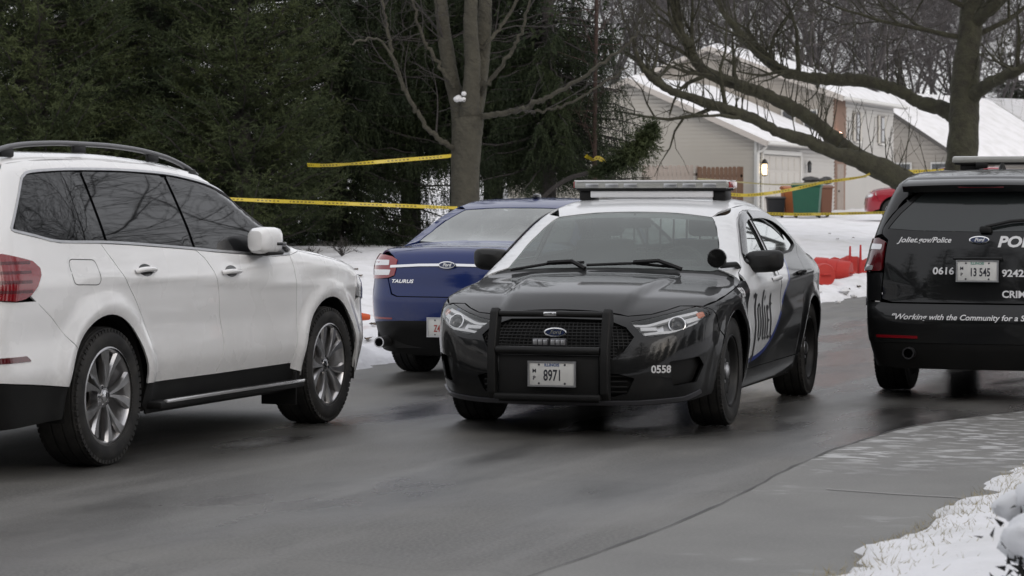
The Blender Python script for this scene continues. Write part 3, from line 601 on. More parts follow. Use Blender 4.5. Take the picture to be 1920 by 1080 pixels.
# --- tree with long leaning limbs on the lawn before the house
def leaning_tree():
    r = np.random.default_rng(5); Y = 62.0; tr = TM(); cr = TM(); base = dpt(1792, 379, Y); z = gz(base.x, base.y)
    off = np.array([base.x, base.y, z])
    main = [(1785, 440, 36), (1795, 380, 31), (1804, 300, 28), (1808, 210, 28), (1812, 120, 25), (1822, 20, 22), (1832, -110, 18), (1840, -260, 12)]
    A = [(1788, 408, 27), (1745, 372, 25, -.4), (1690, 337, 22, -.8), (1625, 305, 19, -1.0), (1560, 285, 14, -1.2), (1517, 265, 12.5, -1.3), (1460, 247, 11.5, -1.5), (1408, 221, 10.5, -1.6), (1361, 205, 10, -1.7), (1297, 184, 8.5, -1.8), (1250, 166, 7.5, -1.9), (1214, 138, 6.5, -2), (1196, 108, 4.5, -2), (1186, 70, 3, -2)]
    Bm = [(1625, 305, 17, -1.0), (1590, 280, 15, -.6), (1560, 257, 14, -.4), (1525, 226, 13, -.2), (1486, 203, 12.5), (1439, 179, 12), (1403, 166, 12), (1361, 151, 11), (1320, 133, 10.5), (1302, 112, 9.5), (1292, 88, 9), (1278, 60, 8), (1262, 10, 6.5), (1248, -50, 4.5)]
    Cc = [(1808, 235, 20), (1780, 210, 16, .4), (1722, 190, 13.5, .8), (1680, 168, 12.5, 1), (1625, 152, 11.5, 1.2), (1564, 149, 11, 1.4), (1512, 145, 10.5, 1.5), (1465, 132, 10, 1.6), (1436, 112, 9.5, 1.7), (1413, 91, 8.5, 1.8), (1385, 60, 7.5, 2), (1350, 10, 6, 2.2), (1330, -50, 4.5, 2.4)]
    Dd = [(1812, 190, 17), (1842, 165, 13, -.5), (1880, 146, 11, -1), (1930, 122, 9, -1.5), (2000, 70, 6, -2)]
    E_ = [(1815, 110, 15), (1770, 60, 11, .6), (1715, 25, 9, 1.0), (1650, -20, 7, 1.5), (1590, -70, 5, 2)]
    G_ = [(1820, 50, 14), (1870, 5, 11, -.6), (1930, -50, 8, -1)]
    P, R = limb_px(main, Y); tr.tube(roughen(P - off, r, .008), R * (1 + np.convolve(r.normal(0, .10, len(R)), np.ones(6) / 6, 'same')), 16)
    for L in (A, Bm, Cc, Dd, G_):
        P, R = limb_px(L, Y); Q = roughen(P - off, r, .012); tr.tube(Q, R * (1 + 1.6 * np.convolve(r.normal(0, .10, len(R)), np.ones(6) / 6, 'same')), 12)
        n = len(Q)
        for i in range(3, n - 1):
            for _ in range(2):     # upright water shoots
                if r.random() < .24:
                    q = Q[i] + (Q[i + 1] - Q[i]) * r.random() if i + 1 < n else Q[i]; d = unit(np.array([r.normal(0, .22), r.normal(0, .4), 1.0])); grow(cr, r, q, d, r.uniform(.5, 1.7), r.uniform(.010, .020), 2, 3, .10, .10, (3, 3, 3), (18, 42), .3, .005)
            if i > n * .45 and r.random() < .16:
                t = unit(Q[min(i + 1, n - 1)] - Q[i - 1]); d = unit(t + r.normal(0, .7, 3) + np.array([0, 0, .35])); grow(cr, r, Q[i], d, r.uniform(1.2, 3.0), R[i] * .5, 1, 3, .05, .2, (6, 5, 4), (30, 62), .2, .006)
    for k in range(16):    # crown above the frame
        P, R = limb_px(main, Y); i = int(r.integers(len(P) * 5 // 8, len(P))); d = unit(np.array([r.normal(0, 1), r.normal(0, .8), r.uniform(.1, 1.0)])); grow(cr, r, P[min(i, len(P) - 1)] - off, d, r.uniform(3, 6), .07, 0, 3, .03, .18, (8, 7, 5), (30, 60), .2, .007)
    put_tree('leaning_tree', 'large bare tree with long moss covered limbs leaning left before the house', tuple(off), tr.mesh('trunk'), cr.mesh('crown'), MATS['bark_mossy'], MATS['bark_mossy'])
leaning_tree()
# --- maple that carries the tape
def maple():
    r = np.random.default_rng(9); Y = 46.0; tr = TM(); cr = TM(); base = dpt(872, 379, Y); z = gz(base.x, base.y); off = np.array([base.x, base.y, z])
    zb = 379 + (CAMH - z) / Y * FPX
    main = [(872, zb + 25, 38), (872, zb - 25, 31), (873, 420, 27.5), (872, 340, 26.5), (874, 280, 28), (877, 225, 29)]
    L1 = [(872, 262, 22), (862, 205, 17, .15), (847, 150, 14, .2), (835, 80, 13, .25), (826, 0, 12, .3), (815, -120, 9, .4), (800, -260, 5, .6)]
    L2 = [(876, 250, 21), (882, 190, 17, -.1), (886, 120, 15, -.15), (882, 50, 13.5, -.2), (884, -30, 12, -.2), (880, -160, 8, -.1), (874, -300, 4)]
    L3 = [(880, 240, 20), (893, 190, 16, .1), (903, 120, 14.5, .2), (908, 50, 13.5, .2), (912, -30, 12, .3), (925, -160, 8, .5), (940, -300, 4, .8)]
    S = [[(888, 222, 10), (930, 213, 8.5, -.3), (985, 205, 7.5, -.6), (1030, 180, 6.5, -.9), (1085, 148, 5.5, -1.2), (1150, 105, 4.5, -1.5), (1200, 60, 3, -1.7)],
         [(900, 175, 8), (925, 140, 6.5, -.3), (960, 95, 5.5, -.6), (985, 40, 4.5, -.8), (1000, -30, 3, -1)],
         [(862, 285, 9), (825, 262, 7.5, -.3), (790, 225, 6.5, -.5), (760, 170, 6, -.7), (738, 110, 5.5, -.9), (722, 40, 4.5, -1), (712, -30, 3.5, -1.1)],
         [(850, 165, 7), (815, 110, 5.5, -.2), (785, 50, 4.5, -.4), (768, -20, 3.5, -.6)], [(760, 170, 4, -.7), (715, 78, 3.4, -1.2), (655, 82, 2.6, -1.5)],
         [(985, 205, 4.5, -.6), (1040, 205, 3.6, -.6), (1110, 170, 3, -.7), (1180, 120, 2, -.8)], [(906, 90, 6), (945, 40, 5, .2), (990, -30, 4, .4)]]
    for k, Lm in enumerate([main, L1, L2, L3] + S):
        P, R = limb_px(Lm, Y); Q = roughen(P - off, r, .003 if k < 4 else .02); R = R * (1 if k < 4 else .66); tr.tube(Q, R * (1 + np.convolve(r.normal(0, .04, len(R)), np.ones(5) / 5, 'same')), 16 if k < 4 else 7); n = len(Q)
        if k == 0: continue
        for i in range(2, n - 1):
            if r.random() < (.05 if k < 4 else .13):
                t = unit(Q[i + 1] - Q[i - 1]); d = unit(t * .8 + r.normal(0, .6, 3) + np.array([0, -.2, .25])); grow(cr, r, Q[i], d, r.uniform(.7, 2.0), min(R[i] * .45, .03), 1, 3, .05, .18, (5, 4, 3), (28, 55), .2, .004)
    o = put_tree('maple_tree', 'grey barked bare maple with forked trunk wrapped by yellow tape', tuple(off), tr.mesh('trunk'), cr.mesh('crown'), MATS['bark_maple'], MATS['bark_far'])
    m = MB(); c = dpt(864, 180, Y - .18)
    for k in range(9): q = Vector((random.uniform(-.09, .13), random.uniform(-.04, .04), random.uniform(-.07, .05))); m.lathe([(.0, -.045), (.04, -.03), (.055, 0), (.04, .03), (.0, .045)], 8, 'z', c=tuple(Vector(c) - Vector(off) + q))
    m.build('snow_clump', SNOWM, o)
maple()
# --- conifers
def conifer_shape(seed, H, R0, style, z0=.35):
    """whorled boughs carrying hanging twigs; every twig is a comb of needle blades"""
    r = np.random.default_rng(seed); tr = TM(); cr = TM()
    tr.tube(np.array([[0, 0, -.5], [0, 0, H * .3], [.05, .03, H * .7], [0, 0, H]]), [R0 * .075, R0 * .06, R0 * .035, .02], 8)
    z = z0; allT = []
    while z < H * .97:
        low = z < 6.2; n = (11 if low else 6); rad = R0 * (1 - (z / H)) ** .75 * (1.0 if z > 1.2 else .9)
        for k in range(n):
            a = 2 * pi * (k + r.random()) / n; L = rad * r.uniform(.65, 1.15); d0 = np.array([cos(a), sin(a), 0]); m = 7
            droop = {'spruce': -.30, 'cedar': .05, 'pine': -.12}[style] * r.uniform(.6, 1.4)
            u = np.linspace(0, 1, m); P = np.array([0, 0, z + r.normal(0, .12)]) + d0 * (u * L)[:, None]; P[:, 2] += droop * L * u ** 1.3 + (.22 * L * np.clip(u - .55, 0, 1) if style != 'cedar' else .30 * L * u ** 2); P[1:] += r.normal(0, .03, (m - 1, 3))
            tr.tube(P, np.linspace(.035, .006, m) * (L / 2.5 + .3), 4)
            nt = int((26 if low else 7) * max(L, .6)); uu = r.uniform(.12, 1.0, nt) ** .8; x = uu * (m - 1); i = np.minimum(x.astype(int), m - 2); f = (x - i)[:, None]; Q = P[i] * (1 - f) + P[i + 1] * f
            side = np.where(r.random(nt) < .5, -1, 1)[:, None] * np.array([-sin(a), cos(a), 0])
            if style == 'spruce': D = side * r.uniform(.1, .6, (nt, 1)) + d0 * r.uniform(.0, .35, (nt, 1)) + np.array([0, 0, -1.0]) * r.uniform(.5, 1.2, (nt, 1)); TL = r.uniform(.25, .70, nt)
            elif style == 'cedar': D = side * r.uniform(.2, .9, (nt, 1)) + d0 * r.uniform(.2, .8, (nt, 1)) + np.array([0, 0, 1.0]) * r.uniform(-.25, .75, (nt, 1)); TL = r.uniform(.22, .55, nt)
            else: D = side * r.uniform(.2, .9, (nt, 1)) + d0 * r.uniform(.2, .7, (nt, 1)) + np.array([0, 0, 1.0]) * r.uniform(-.6, .4, (nt, 1)); TL = r.uniform(.25, .6, nt)
            D /= np.linalg.norm(D, axis=1, keepdims=True)
            nb = 16 if low else 5
            w = np.linspace(.05, 1, nb); O = Q[:, None, :] + D[:, None, :] * (TL[:, None] * w[None, :])[..., None]
            if style == 'spruce': O[..., 2] -= (TL[:, None] * w[None, :] ** 2) * .25
            ND = D[:, None, :] * .75 + r.normal(0, .62, (nt, nb, 3)); ND /= np.linalg.norm(ND, axis=2, keepdims=True)
            WD = np.cross(ND, r.normal(0, 1, (nt, nb, 3))); WD /= np.maximum(np.linalg.norm(WD, axis=2, keepdims=True), 1e-6)
            ln = r.uniform(.05, .11, (nt, nb, 1)) * (1 if low else 2.2); wd = r.uniform(.006, .0125, (nt, nb, 1)) * (1 if low else 4)
            T = np.stack([O - WD * wd, O + WD * wd, O + ND * ln], 2).reshape(-1, 3, 3); allT.append(T)
        z += r.uniform(.22, .36) if low else r.uniform(.6, .9)
    cr.tris(np.vstack(allT)); return tr.mesh('trunk'), cr.mesh('crown')
CED = conifer_shape(3, 11, 2.5, 'cedar'); CED2 = conifer_shape(8, 12, 2.8, 'pine'); SPR = conifer_shape(14, 14, 3.1, 'spruce', 2.3); SPR2 = conifer_shape(15, 13, 2.9, 'spruce')
def conifer(px, Y, sh, mat, label, rz, sc=1.0, group=None):
    p = dpt(px, 379, Y); return put_tree('conifer', label, (p.x, p.y, gz(p.x, p.y) - .05), sh[0], sh[1], MATS['bark_far'], MATS[mat], rz=rz, sc=sc, group=group)
conifer(-160, 50, CED2, 'needles_dark', 'dense dark evergreen farthest from the maple', .4, 1.05)
conifer(75, 47, CED, 'needles_green', 'soft bushy evergreen behind the rear of the white vehicle', 1.2)
conifer(300, 52, CED2, 'needles_dark', 'tall dark evergreen behind the white vehicle windows', 2.2, 1.1)
conifer(455, 47.5, CED, 'needles_green', 'lighter green evergreen above the white vehicle hood', 3.4, .92)
conifer(625, 53, SPR2, 'needles_dark', 'dark evergreen between the white vehicle and the maple', .9, 1.0)
conifer(770, 57, SPR, 'needles_dark', 'dark spruce standing behind the maple trunk', 2.9, 1.05)
conifer(925, 54, SPR, 'needles_spruce', 'spruce with drooping boughs to the right of the maple', .3, .98)
conifer(860, 58.5, SPR, 'needles_spruce', 'full spruce close behind the maple on its right', 2.2, .95)
conifer(1028, 52.0, SPR, 'needles_spruce', 'smaller spruce with hanging twigs beside the slender tree', 1.4, .76)
conifer(190, 58, SPR2, 'needles_dark', 'deep green spruce in the second row behind the white vehicle', 4.0, 1.15)
conifer(1905, 175, CED2, 'needles_dark', 'dark evergreen far behind the leaning tree', 1.0, 1.2)
# long low bough and slender trunk at the edge of the spruce
def sapling():
    r = np.random.default_rng(2); Y = 51.0; b = dpt(1117, 379, Y); z = gz(b.x, b.y); off = np.array([b.x, b.y, z]); tr = TM(); cr = TM()
    P, R = limb_px([(1114, 470, 5), (1115, 300, 4.5), (1116, 160, 4), (1118, 60, 3.6), (1119, -60, 4), (1120, -200, 2.5)], Y); tr.tube(P - off, R, 8)
    for i in range(8, len(P)):
        for _ in range(1): d = unit(np.array([r.normal(0, 1), r.normal(0, 1), .5])); grow(cr, r, P[i] - off, d, r.uniform(.5, 1.3), .012, 2, 3, .05, .18, (4, 4, 3), (28, 55), .2, .004)
    put_tree('slender_tree', 'thin reddish bare tree at the right edge of the spruce', tuple(off), tr.mesh('trunk'), cr.mesh('crown'), MATS['bark_red'], MATS['bark_red'])
    # fallen bough
    tr = TM(); cr = TM(); Y = 50.0; P, R = limb_px([(985, 440, 5), (1010, 380, 4.5), (1060, 338, 4.5), (1110, 322, 4.5, -.2), (1150, 305, 4, -.4), (1180, 285, 3.2, -.5), (1205, 262, 2.5, -.6), (1221, 238, 1.6, -.6)], Y); b = dpt(1000, 379, Y); off = np.array([b.x, b.y, gz(b.x, b.y)]); Q = P - off; tr.tube(Q, R, 6); T = []
    n = len(Q)
    for k in range(900):
        x = r.uniform(n * .42, n - 1.01); i = int(x); q = Q[i] + (Q[i + 1] - Q[i]) * (x - i); t = unit(Q[i + 1] - Q[i]); D = unit(t * r.uniform(.1, .7) + r.normal(0, .7, 3) + np.array([0, 0, -.45])); L = r.uniform(.15, .48) * (1.15 - .75 * abs(x / n - .74) / .26)
        for w in np.linspace(.05, 1, 11):
            o = q + D * max(L, .08) * w; nd = unit(D * .7 + r.normal(0, .6, 3)); wd = unit(np.cross(nd, r.normal(0, 1, 3))) * r.uniform(.008, .016); T.append([o - wd, o + wd, o + nd * r.uniform(.06, .12)])
    cr.tris(np.array(T)); put_tree('evergreen_bough', 'low evergreen bough reaching up beside the pale fence', tuple(off), tr.mesh('trunk'), cr.mesh('crown'), MATS['bark_far'], MATS['needles_green'], cat='tree')
sapling()
# unseen evergreens added out of view to darken reflections on the car fronts
for i, (x, y) in enumerate([(-24, -6), (-18, -9), (-12.5, -8), (-7.5, -11), (-3, -9), (2, -11), (6.5, -8.5), (11.5, -9), (17, -6), (22, -1), (27, 6), (31, 13), (35, 20)]):
    sh_ = (CED, CED2, SPR2)[i % 3]; put_tree('darkening_conifer', 'unseen evergreen added out of view to darken the car reflections', (x, y, gz(x, y)), sh_[0], sh_[1], MATS['bark_far'], MATS['needles_dark'], group='unseen evergreens added to darken reflections', rz=i * 1.7, sc=1.35 + .15 * (i % 3))
# bare trees of the near verge, out of frame to the right and behind: they show in the glass and paint
for i, (x, y, k, s_) in enumerate([(17, 30, 2, .9), (13.5, 19, 0, .85), (22, 40, 1, 1.0), (9.5, 6, 1, .85), (-7, -6, 2, .9), (4.5, -5, 0, .9), (28, 24, 2, 1.0), (16, 48, 0, 1.0)]):
    put_tree('verge_tree', 'bare street tree on the near verge mirrored in the car windows', (x, y, gz(x, y)), SH[k][0], SH[k][1], MATS['bark_far'], MATS['bark_far'], group='bare trees along the near verge', rz=i * 2.1, sc=s_)
# ------------------------------------------------------------------ vehicle engine: an implicit body, panels cut from it
def pchip(xs, ys):
    xs = np.asarray(xs, float); ys = np.asarray(ys, float)
    if xs[0] > xs[-1]: xs = xs[::-1]; ys = ys[::-1]
    h = np.diff(xs); d = np.diff(ys) / h; m = np.zeros(len(xs))
    m[0] = d[0]; m[-1] = d[-1]
    for i in range(1, len(xs) - 1):
        if d[i - 1] * d[i] > 0:
            w1 = 2 * h[i] + h[i - 1]; w2 = h[i] + 2 * h[i - 1]; m[i] = (w1 + w2) / (w1 / d[i - 1] + w2 / d[i])
    def f(x):
        x = np.clip(x, xs[0], xs[-1]); i = np.clip(np.searchsorted(xs, x) - 1, 0, len(h) - 1)
        t = (x - xs[i]) / h[i]; t2 = t * t; t3 = t2 * t
        return (2 * t3 - 3 * t2 + 1) * ys[i] + (t3 - 2 * t2 + t) * h[i] * m[i] + (-2 * t3 + 3 * t2) * ys[i + 1] + (t3 - t2) * h[i] * m[i + 1]
    return f
def smax(a, b, k):
    h = np.maximum(k - np.abs(a - b), 0) / k
    return np.maximum(a, b) + h * h * k * .25
def sstep(x, a, b):
    t = np.clip((x - a) / (b - a), 0, 1); return t * t * (3 - 2 * t)

class Body:
    def __init__(s, top, width, nose, tail, cf=.12, cr=.10, cn=.10, ct=.07, pn=2.4, ktop=.10, kend=.22, ktend=.16, relief=None, crown=.05, bottom=.15, wx=None):
        s.top = pchip(*zip(*top)); s.width = pchip(*zip(*width)); s.nose = pchip(*zip(*nose)); s.tail = pchip(*zip(*tail))
        s.wx = pchip(*zip(*wx)) if wx else None
        s.cf, s.cr, s.cn, s.ct, s.pn, s.ktop, s.kend, s.ktend, s.relief, s.bottom = cf, cr, cn, ct, pn, ktop, kend, ktend, relief, bottom; s.crown = crown; s.wdir = 1
        s.xa_f = 1.45; s.xa_r = -1.7; s.Rc = 1.0
    def F(s, x, y, z):
        ay = np.abs(y); y2 = y * y
        xs = x + y2 * (s.cf * sstep(x, -.3, .6) - s.cr * sstep(-x, .5, 1.4))
        t = s.top(xs); e = .02; dt = (s.top(xs + e) - s.top(xs - e)) / (2 * e)
        f1 = (z - t + s.crown * y2) / np.sqrt(1 + dt * dt)
        w = s.width(z)
        if s.wx is not None: w = w + s.wx(x)
        if s.relief is not None: w = w + s.relief(x, z)
        f2 = ay - w
        f = smax(f1, f2, s.ktop)
        fn = x - s.nose(z) + s.cn * (ay / .9) ** s.pn
        ft = s.tail(z) - x + s.ct * (ay / .9) ** s.pn
        f = smax(f, fn, s.kend); f = smax(f, ft, s.ktend)
        return f
    def grad(s, P):
        e = .004; g = np.zeros_like(P)
        for a in range(3):
            d = np.zeros(3); d[a] = e
            g[:, a] = s.F(*(P + d).T) - s.F(*(P - d).T)
        return g / np.maximum(np.linalg.norm(g, axis=1, keepdims=True), 1e-9)
    def rays(s, view, p, q):
        n = len(p); o = np.zeros((n, 3)); d = np.zeros((n, 3)); L = 1.3
        if view == 'L': o[:, 0] = p; o[:, 1] = 1.25; o[:, 2] = q; d[:, 1] = -1; L = 1.2
        elif view == 'T': o[:, 0] = p; o[:, 1] = q; o[:, 2] = 2.1; d[:, 2] = -1; L = 1.9
        elif view in 'FB':
            sg = 1 if view == 'F' else -1; xa = s.xa_f if view == 'F' else s.xa_r
            th = p / s.Rc; d[:, 0] = -sg * np.cos(th); d[:, 1] = -np.sin(th)
            o[:, 0] = xa; o[:, 2] = q; o -= d * 1.45; L = 1.40
        elif view == 'W':   # windscreen / rear screen: straight along x (p = y, q = z); sign in s.wdir
            o[:, 1] = p; o[:, 2] = q; o[:, 0] = 3.0 * s.wdir; d[:, 0] = -s.wdir; L = 3.0
        return o, d, L
    def hit(s, view, pq):
        pq = np.asarray(pq, float); o, d, L = s.rays(view, pq[:, 0], pq[:, 1]); n = len(pq)
        S = 48; ts = np.linspace(0, L, S); lo = np.zeros(n); hi = np.full(n, L); best = np.full(n, 1e9); bt = np.zeros(n); found = np.zeros(n, bool)
        for t in ts:
            v = s.F(*(o + d * t).T)
            new = (v < 0) & ~found
            hi[new] = t; lo[new] = max(t - L / (S - 1), 0); found |= new
            b = (v < best) & ~found; best[b] = v[b]; bt[b] = t
            if found.all(): break
        for _ in range(22):
            m = (lo + hi) / 2; v = s.F(*(o + d * m[:, None]).T); ins = v < 0
            hi = np.where(ins, m, hi); lo = np.where(ins, lo, m)
        t = np.where(found, hi, bt)
        P = o + d * t[:, None]; return P, s.grad(P)
    def sp(s, x, z):
        """side-view point -> end-view parameter for the nose / tail cylinders"""
        P, _ = s.hit('L', [(x, z)]); P = P[0]
        if x > 0: return (atan2(P[1], P[0] - s.xa_f) * s.Rc, z)
        return (atan2(P[1], s.xa_r - P[0]) * s.Rc, z)

def _tp(s, x, z):
    P, _ = s.hit('L', [(x, z)]); return (x, float(P[0][1]))
Body.tp = _tp
def _conv(s, pts, va, vb):
    P, _ = s.hit(va, [p[:2] for p in pts]); out = []
    for x, y, z in P:
        if vb == 'T': out.append((x, y))
        elif vb == 'L': out.append((x, z))
        elif vb == 'W': out.append((y, z))
        elif vb == 'F': out.append((atan2(y, x - s.xa_f) * s.Rc, z))
        else: out.append((atan2(y, s.xa_r - x) * s.Rc, z))
    return out
Body.conv = _conv
def _shoulder(s, x, dz=.030, y=.84):
    sh = s.cf * float(sstep(np.float64(x), -.3, .6)) - s.cr * float(sstep(np.float64(-x), .5, 1.4))
    return (x, float(s.top(x + sh * y * y)) - s.crown * y * y - dz)
Body.shoulder = _shoulder
def sym(half):
    return half + [(-a, z) for a, z in half[::-1] if abs(a) > 1e-6]
def symT(half):
    return half + [(x, -y) for x, y in half[::-1] if abs(y) > 1e-6]
def rp(pts, r=0.0, seg=5):
    """polygon with filleted corners; a point may carry its own radius"""
    out = []; n = len(pts)
    for i in range(n):
        p = pts[i]; rad = p[2] if len(p) > 2 else r
        a = Vector(pts[i - 1][:2]); b = Vector(p[:2]); c = Vector(pts[(i + 1) % n][:2])
        u = a - b; v = c - b
        if rad <= 1e-5 or u.length < 1e-6 or v.length < 1e-6: out.append(tuple(b)); continue
        ang = u.angle(v, 0)
        if ang > pi - .03: out.append(tuple(b)); continue
        t = min(rad / max(tan(ang / 2), 1e-4), u.length * .49, v.length * .49)
        p0 = b + u.normalized() * t; p1 = b + v.normalized() * t
        for k in range(seg + 1):
            s_ = k / seg; out.append(tuple((1 - s_) ** 2 * p0 + 2 * s_ * (1 - s_) * b + s_ ** 2 * p1))
    return out
def arc(cx, cz, r, a0, a1, n=14, sx=1.0):
    return [(cx + r * sx * cos(radians(a0 + (a1 - a0) * i / n)), cz + r * sin(radians(a0 + (a1 - a0) * i / n))) for i in range(n + 1)]
def curve(pts, n=6):
    """Catmull-Rom through points (open)"""
    P = [Vector(p) for p in pts]; out = []
    for i in range(len(P) - 1):
        p0 = P[max(i - 1, 0)]; p1 = P[i]; p2 = P[i + 1]; p3 = P[min(i + 2, len(P) - 1)]
        for k in range(n):
            t = k / n; out.append(tuple(.5 * ((2 * p1) + (p2 - p0) * t + (2 * p0 - 5 * p1 + 4 * p2 - p3) * t * t + (3 * p1 - p0 - 3 * p2 + p3) * t ** 3)))
    out.append(tuple(P[-1])); return out
def resample(poly, h):
    out = []
    n = len(poly)
    for i in range(n):
        a = np.array(poly[i][:2]); b = np.array(poly[(i + 1) % n][:2]); L = np.linalg.norm(b - a)
        if L < 1e-5: continue
        k = max(1, int(np.ceil(L / h)))
        for j in range(k): out.append(tuple(a + (b - a) * j / k))
    return out
def in_poly(P, poly):
    x, y = P[:, 0], P[:, 1]; ins = np.zeros(len(P), bool); n = len(poly)
    for i in range(n):
        x0, y0 = poly[i]; x1, y1 = poly[(i + 1) % n]
        c = ((y0 > y) != (y1 > y)); 
        if y1 != y0: ins ^= c & (x < (x1 - x0) * (y - y0) / (y1 - y0) + x0)
    return ins
def seg_dist(P, poly):
    d = np.full(len(P), 1e9); n = len(poly)
    for i in range(n):
        a = np.array(poly[i]); b = np.array(poly[(i + 1) % n]); ab = b - a; l2 = (ab @ ab) + 1e-12
        t = np.clip(((P - a) @ ab) / l2, 0, 1); d = np.minimum(d, np.hypot(*((P - a) - t[:, None] * ab).T))
    return d
def inset(poly, g):
    """move the outline inward by g (for shut lines)"""
    n = len(poly); A = sum(poly[i][0] * poly[(i + 1) % n][1] - poly[(i + 1) % n][0] * poly[i][1] for i in range(n)); sg = 1 if A > 0 else -1
    out = []
    for i in range(n):
        a = Vector(poly[i - 1][:2]); b = Vector(poly[i][:2]); c = Vector(poly[(i + 1) % n][:2])
        u = b - a; v = c - b
        if u.length < 1e-7 or v.length < 1e-7: continue
        u.normalize(); v.normalize()
        nu = Vector((-u.y, u.x)) * sg; nv = Vector((-v.y, v.x)) * sg
        m = nu + nv
        if m.length < .3: m = nu
        m.normalize(); k = g / max(m.dot(nu), .5); out.append(tuple(b + m * k))
    return out
def tri2d(poly, h, holes=()):
    poly = resample(poly, h); B = list(poly); E = []; n = len(poly)
    E += [(i, (i + 1) % n) for i in range(n)]
    hs = []
    for hl in holes:
        hl = resample(hl, h); b = len(B); B += hl; E += [(b + i, b + (i + 1) % len(hl)) for i in range(len(hl))]; hs.append(hl)
    A = np.array(poly); lo = A.min(0); hi = A.max(0)
    gx = np.arange(lo[0] + h * .5, hi[0], h); gz = np.arange(lo[1] + h * .5, hi[1], h)
    if len(gx) and len(gz):
        G = np.array([(x + (h * .5 if j % 2 else 0), z) for j, z in enumerate(gz) for x in gx])
        ok = in_poly(G, poly)
        for hl in hs: ok &= ~in_poly(G, hl)
        G = G[ok]
        if len(G):
            ok = seg_dist(G, poly) > h * .42
            for hl in hs: ok &= seg_dist(G, hl) > h * .42
            G = G[ok]; B += [tuple(g) for g in G]
    r = mgeo.delaunay_2d_cdt([Vector(b) for b in B], E, [], 0, 1e-6)
    V = np.array([tuple(v) for v in r[0]]); T = np.array([t for t in r[2] if len(t) == 3])
    cen = V[T].mean(1); ok = in_poly(cen, poly)
    for hl in hs: ok &= ~in_poly(cen, hl)
    T = T[ok]
    a, b, c = V[T[:, 0]], V[T[:, 1]], V[T[:, 2]]
    cr = (b - a)[:, 0] * (c - a)[:, 1] - (b - a)[:, 1] * (c - a)[:, 0]
    T = T[np.abs(cr) > 1e-9]; cr = cr[np.abs(cr) > 1e-9]
    T[cr < 0] = T[cr < 0][:, ::-1]
    used = np.unique(T); mp = -np.ones(len(V), int); mp[used] = np.arange(len(used))
    return V[used], mp[T]
def panel(body, name, view, poly, mat, parent, off=0.0, thick=.014, h=.035, gap=0.0, holes=(), mirror=False, side='L', fn=None):
    """cut a panel out of the body surface; mirror=True makes both sides; returns list of objects"""
    if gap: poly = inset(poly, gap)
    V2, T = tri2d(poly, h, holes)
    P, N = body.hit(view, V2)
    if fn is not None: P = fn(P, N, V2)
    P = P + N * off
    # orientation
    a, b, c = P[T[:, 0]], P[T[:, 1]], P[T[:, 2]]; fnm = np.cross(b - a, c - a)
    if (fnm * N[T].mean(1)).sum() < 0: T = T[:, ::-1]
    V = P; NN = N; Fc = [T]
    if thick > 0:
        ed = {}
        for t in T:
            for i in range(3): ed[(t[i], t[(i + 1) % 3])] = 1
        bd = [(i, j) for (i, j) in ed if (j, i) not in ed]
        b0 = len(V); RV = []; RN = []; RF = []
        for i, j in bd:
            e = P[j] - P[i]; n_ = np.cross(e, (N[i] + N[j]) / 2); l = np.linalg.norm(n_); n_ = n_ / l if l > 1e-9 else N[i]
            k = b0 + len(RV)
            RV += [P[i], P[j], P[j] - N[j] * thick, P[i] - N[i] * thick]; RN += [n_] * 4
            RF += [(k, k + 3, k + 1), (k + 1, k + 3, k + 2)]
        if RV:
            V = np.vstack([V, RV]); NN = np.vstack([NN, RN]); Fc.append(np.array(RF))
    Fc = np.vstack(Fc); out = []
    for sd in (('L', 'R') if mirror else (side,)):
        if sd == 'L': me = mesh_np(name, V, Fc, True, NN)
        else:
            m = np.array([1, -1, 1]); me = mesh_np(name, V * m, Fc[:, ::-1], True, NN * m)
        out.append(link(name, me, parent, mat))
    return out
def strip(pts, w):
    """thin polygon along an open 2-D polyline"""
    L = []; R = []; n = len(pts)
    for i in range(n):
        t = Vector(pts[min(i + 1, n - 1)]) - Vector(pts[max(i - 1, 0)]); t.normalize(); m = Vector((-t.y, t.x)) * w / 2
        L.append(tuple(Vector(pts[i]) + m)); R.append(tuple(Vector(pts[i]) - m))
    return L + R[::-1]
def ring(poly, w):
    """closed band: outline and its inset"""
    return poly, inset(poly, w)
_fonts = {}
def text2d(txt, size, shear=0.0, bold=0.0, sx=1.0, align='CENTER', font_space=1.0):
    cu = bpy.data.curves.new('lettering', 'FONT'); cu.body = txt; cu.size = size; cu.shear = shear; cu.offset = bold; cu.align_x = align; cu.align_y = 'CENTER'
    cu.resolution_u = 3; cu.space_character = font_space
    o = bpy.data.objects.new('lettering', cu); C.objects.link(o); dg = bpy.context.evaluated_depsgraph_get()
    me = o.evaluated_get(dg).to_mesh(); V = np.array([v.co[:2] for v in me.vertices]); Fc = [tuple(p.vertices) for p in me.polygons]
    o.evaluated_get(dg).to_mesh_clear(); bpy.data.objects.remove(o); bpy.data.curves.remove(cu)
    V[:, 0] *= sx; return V, Fc
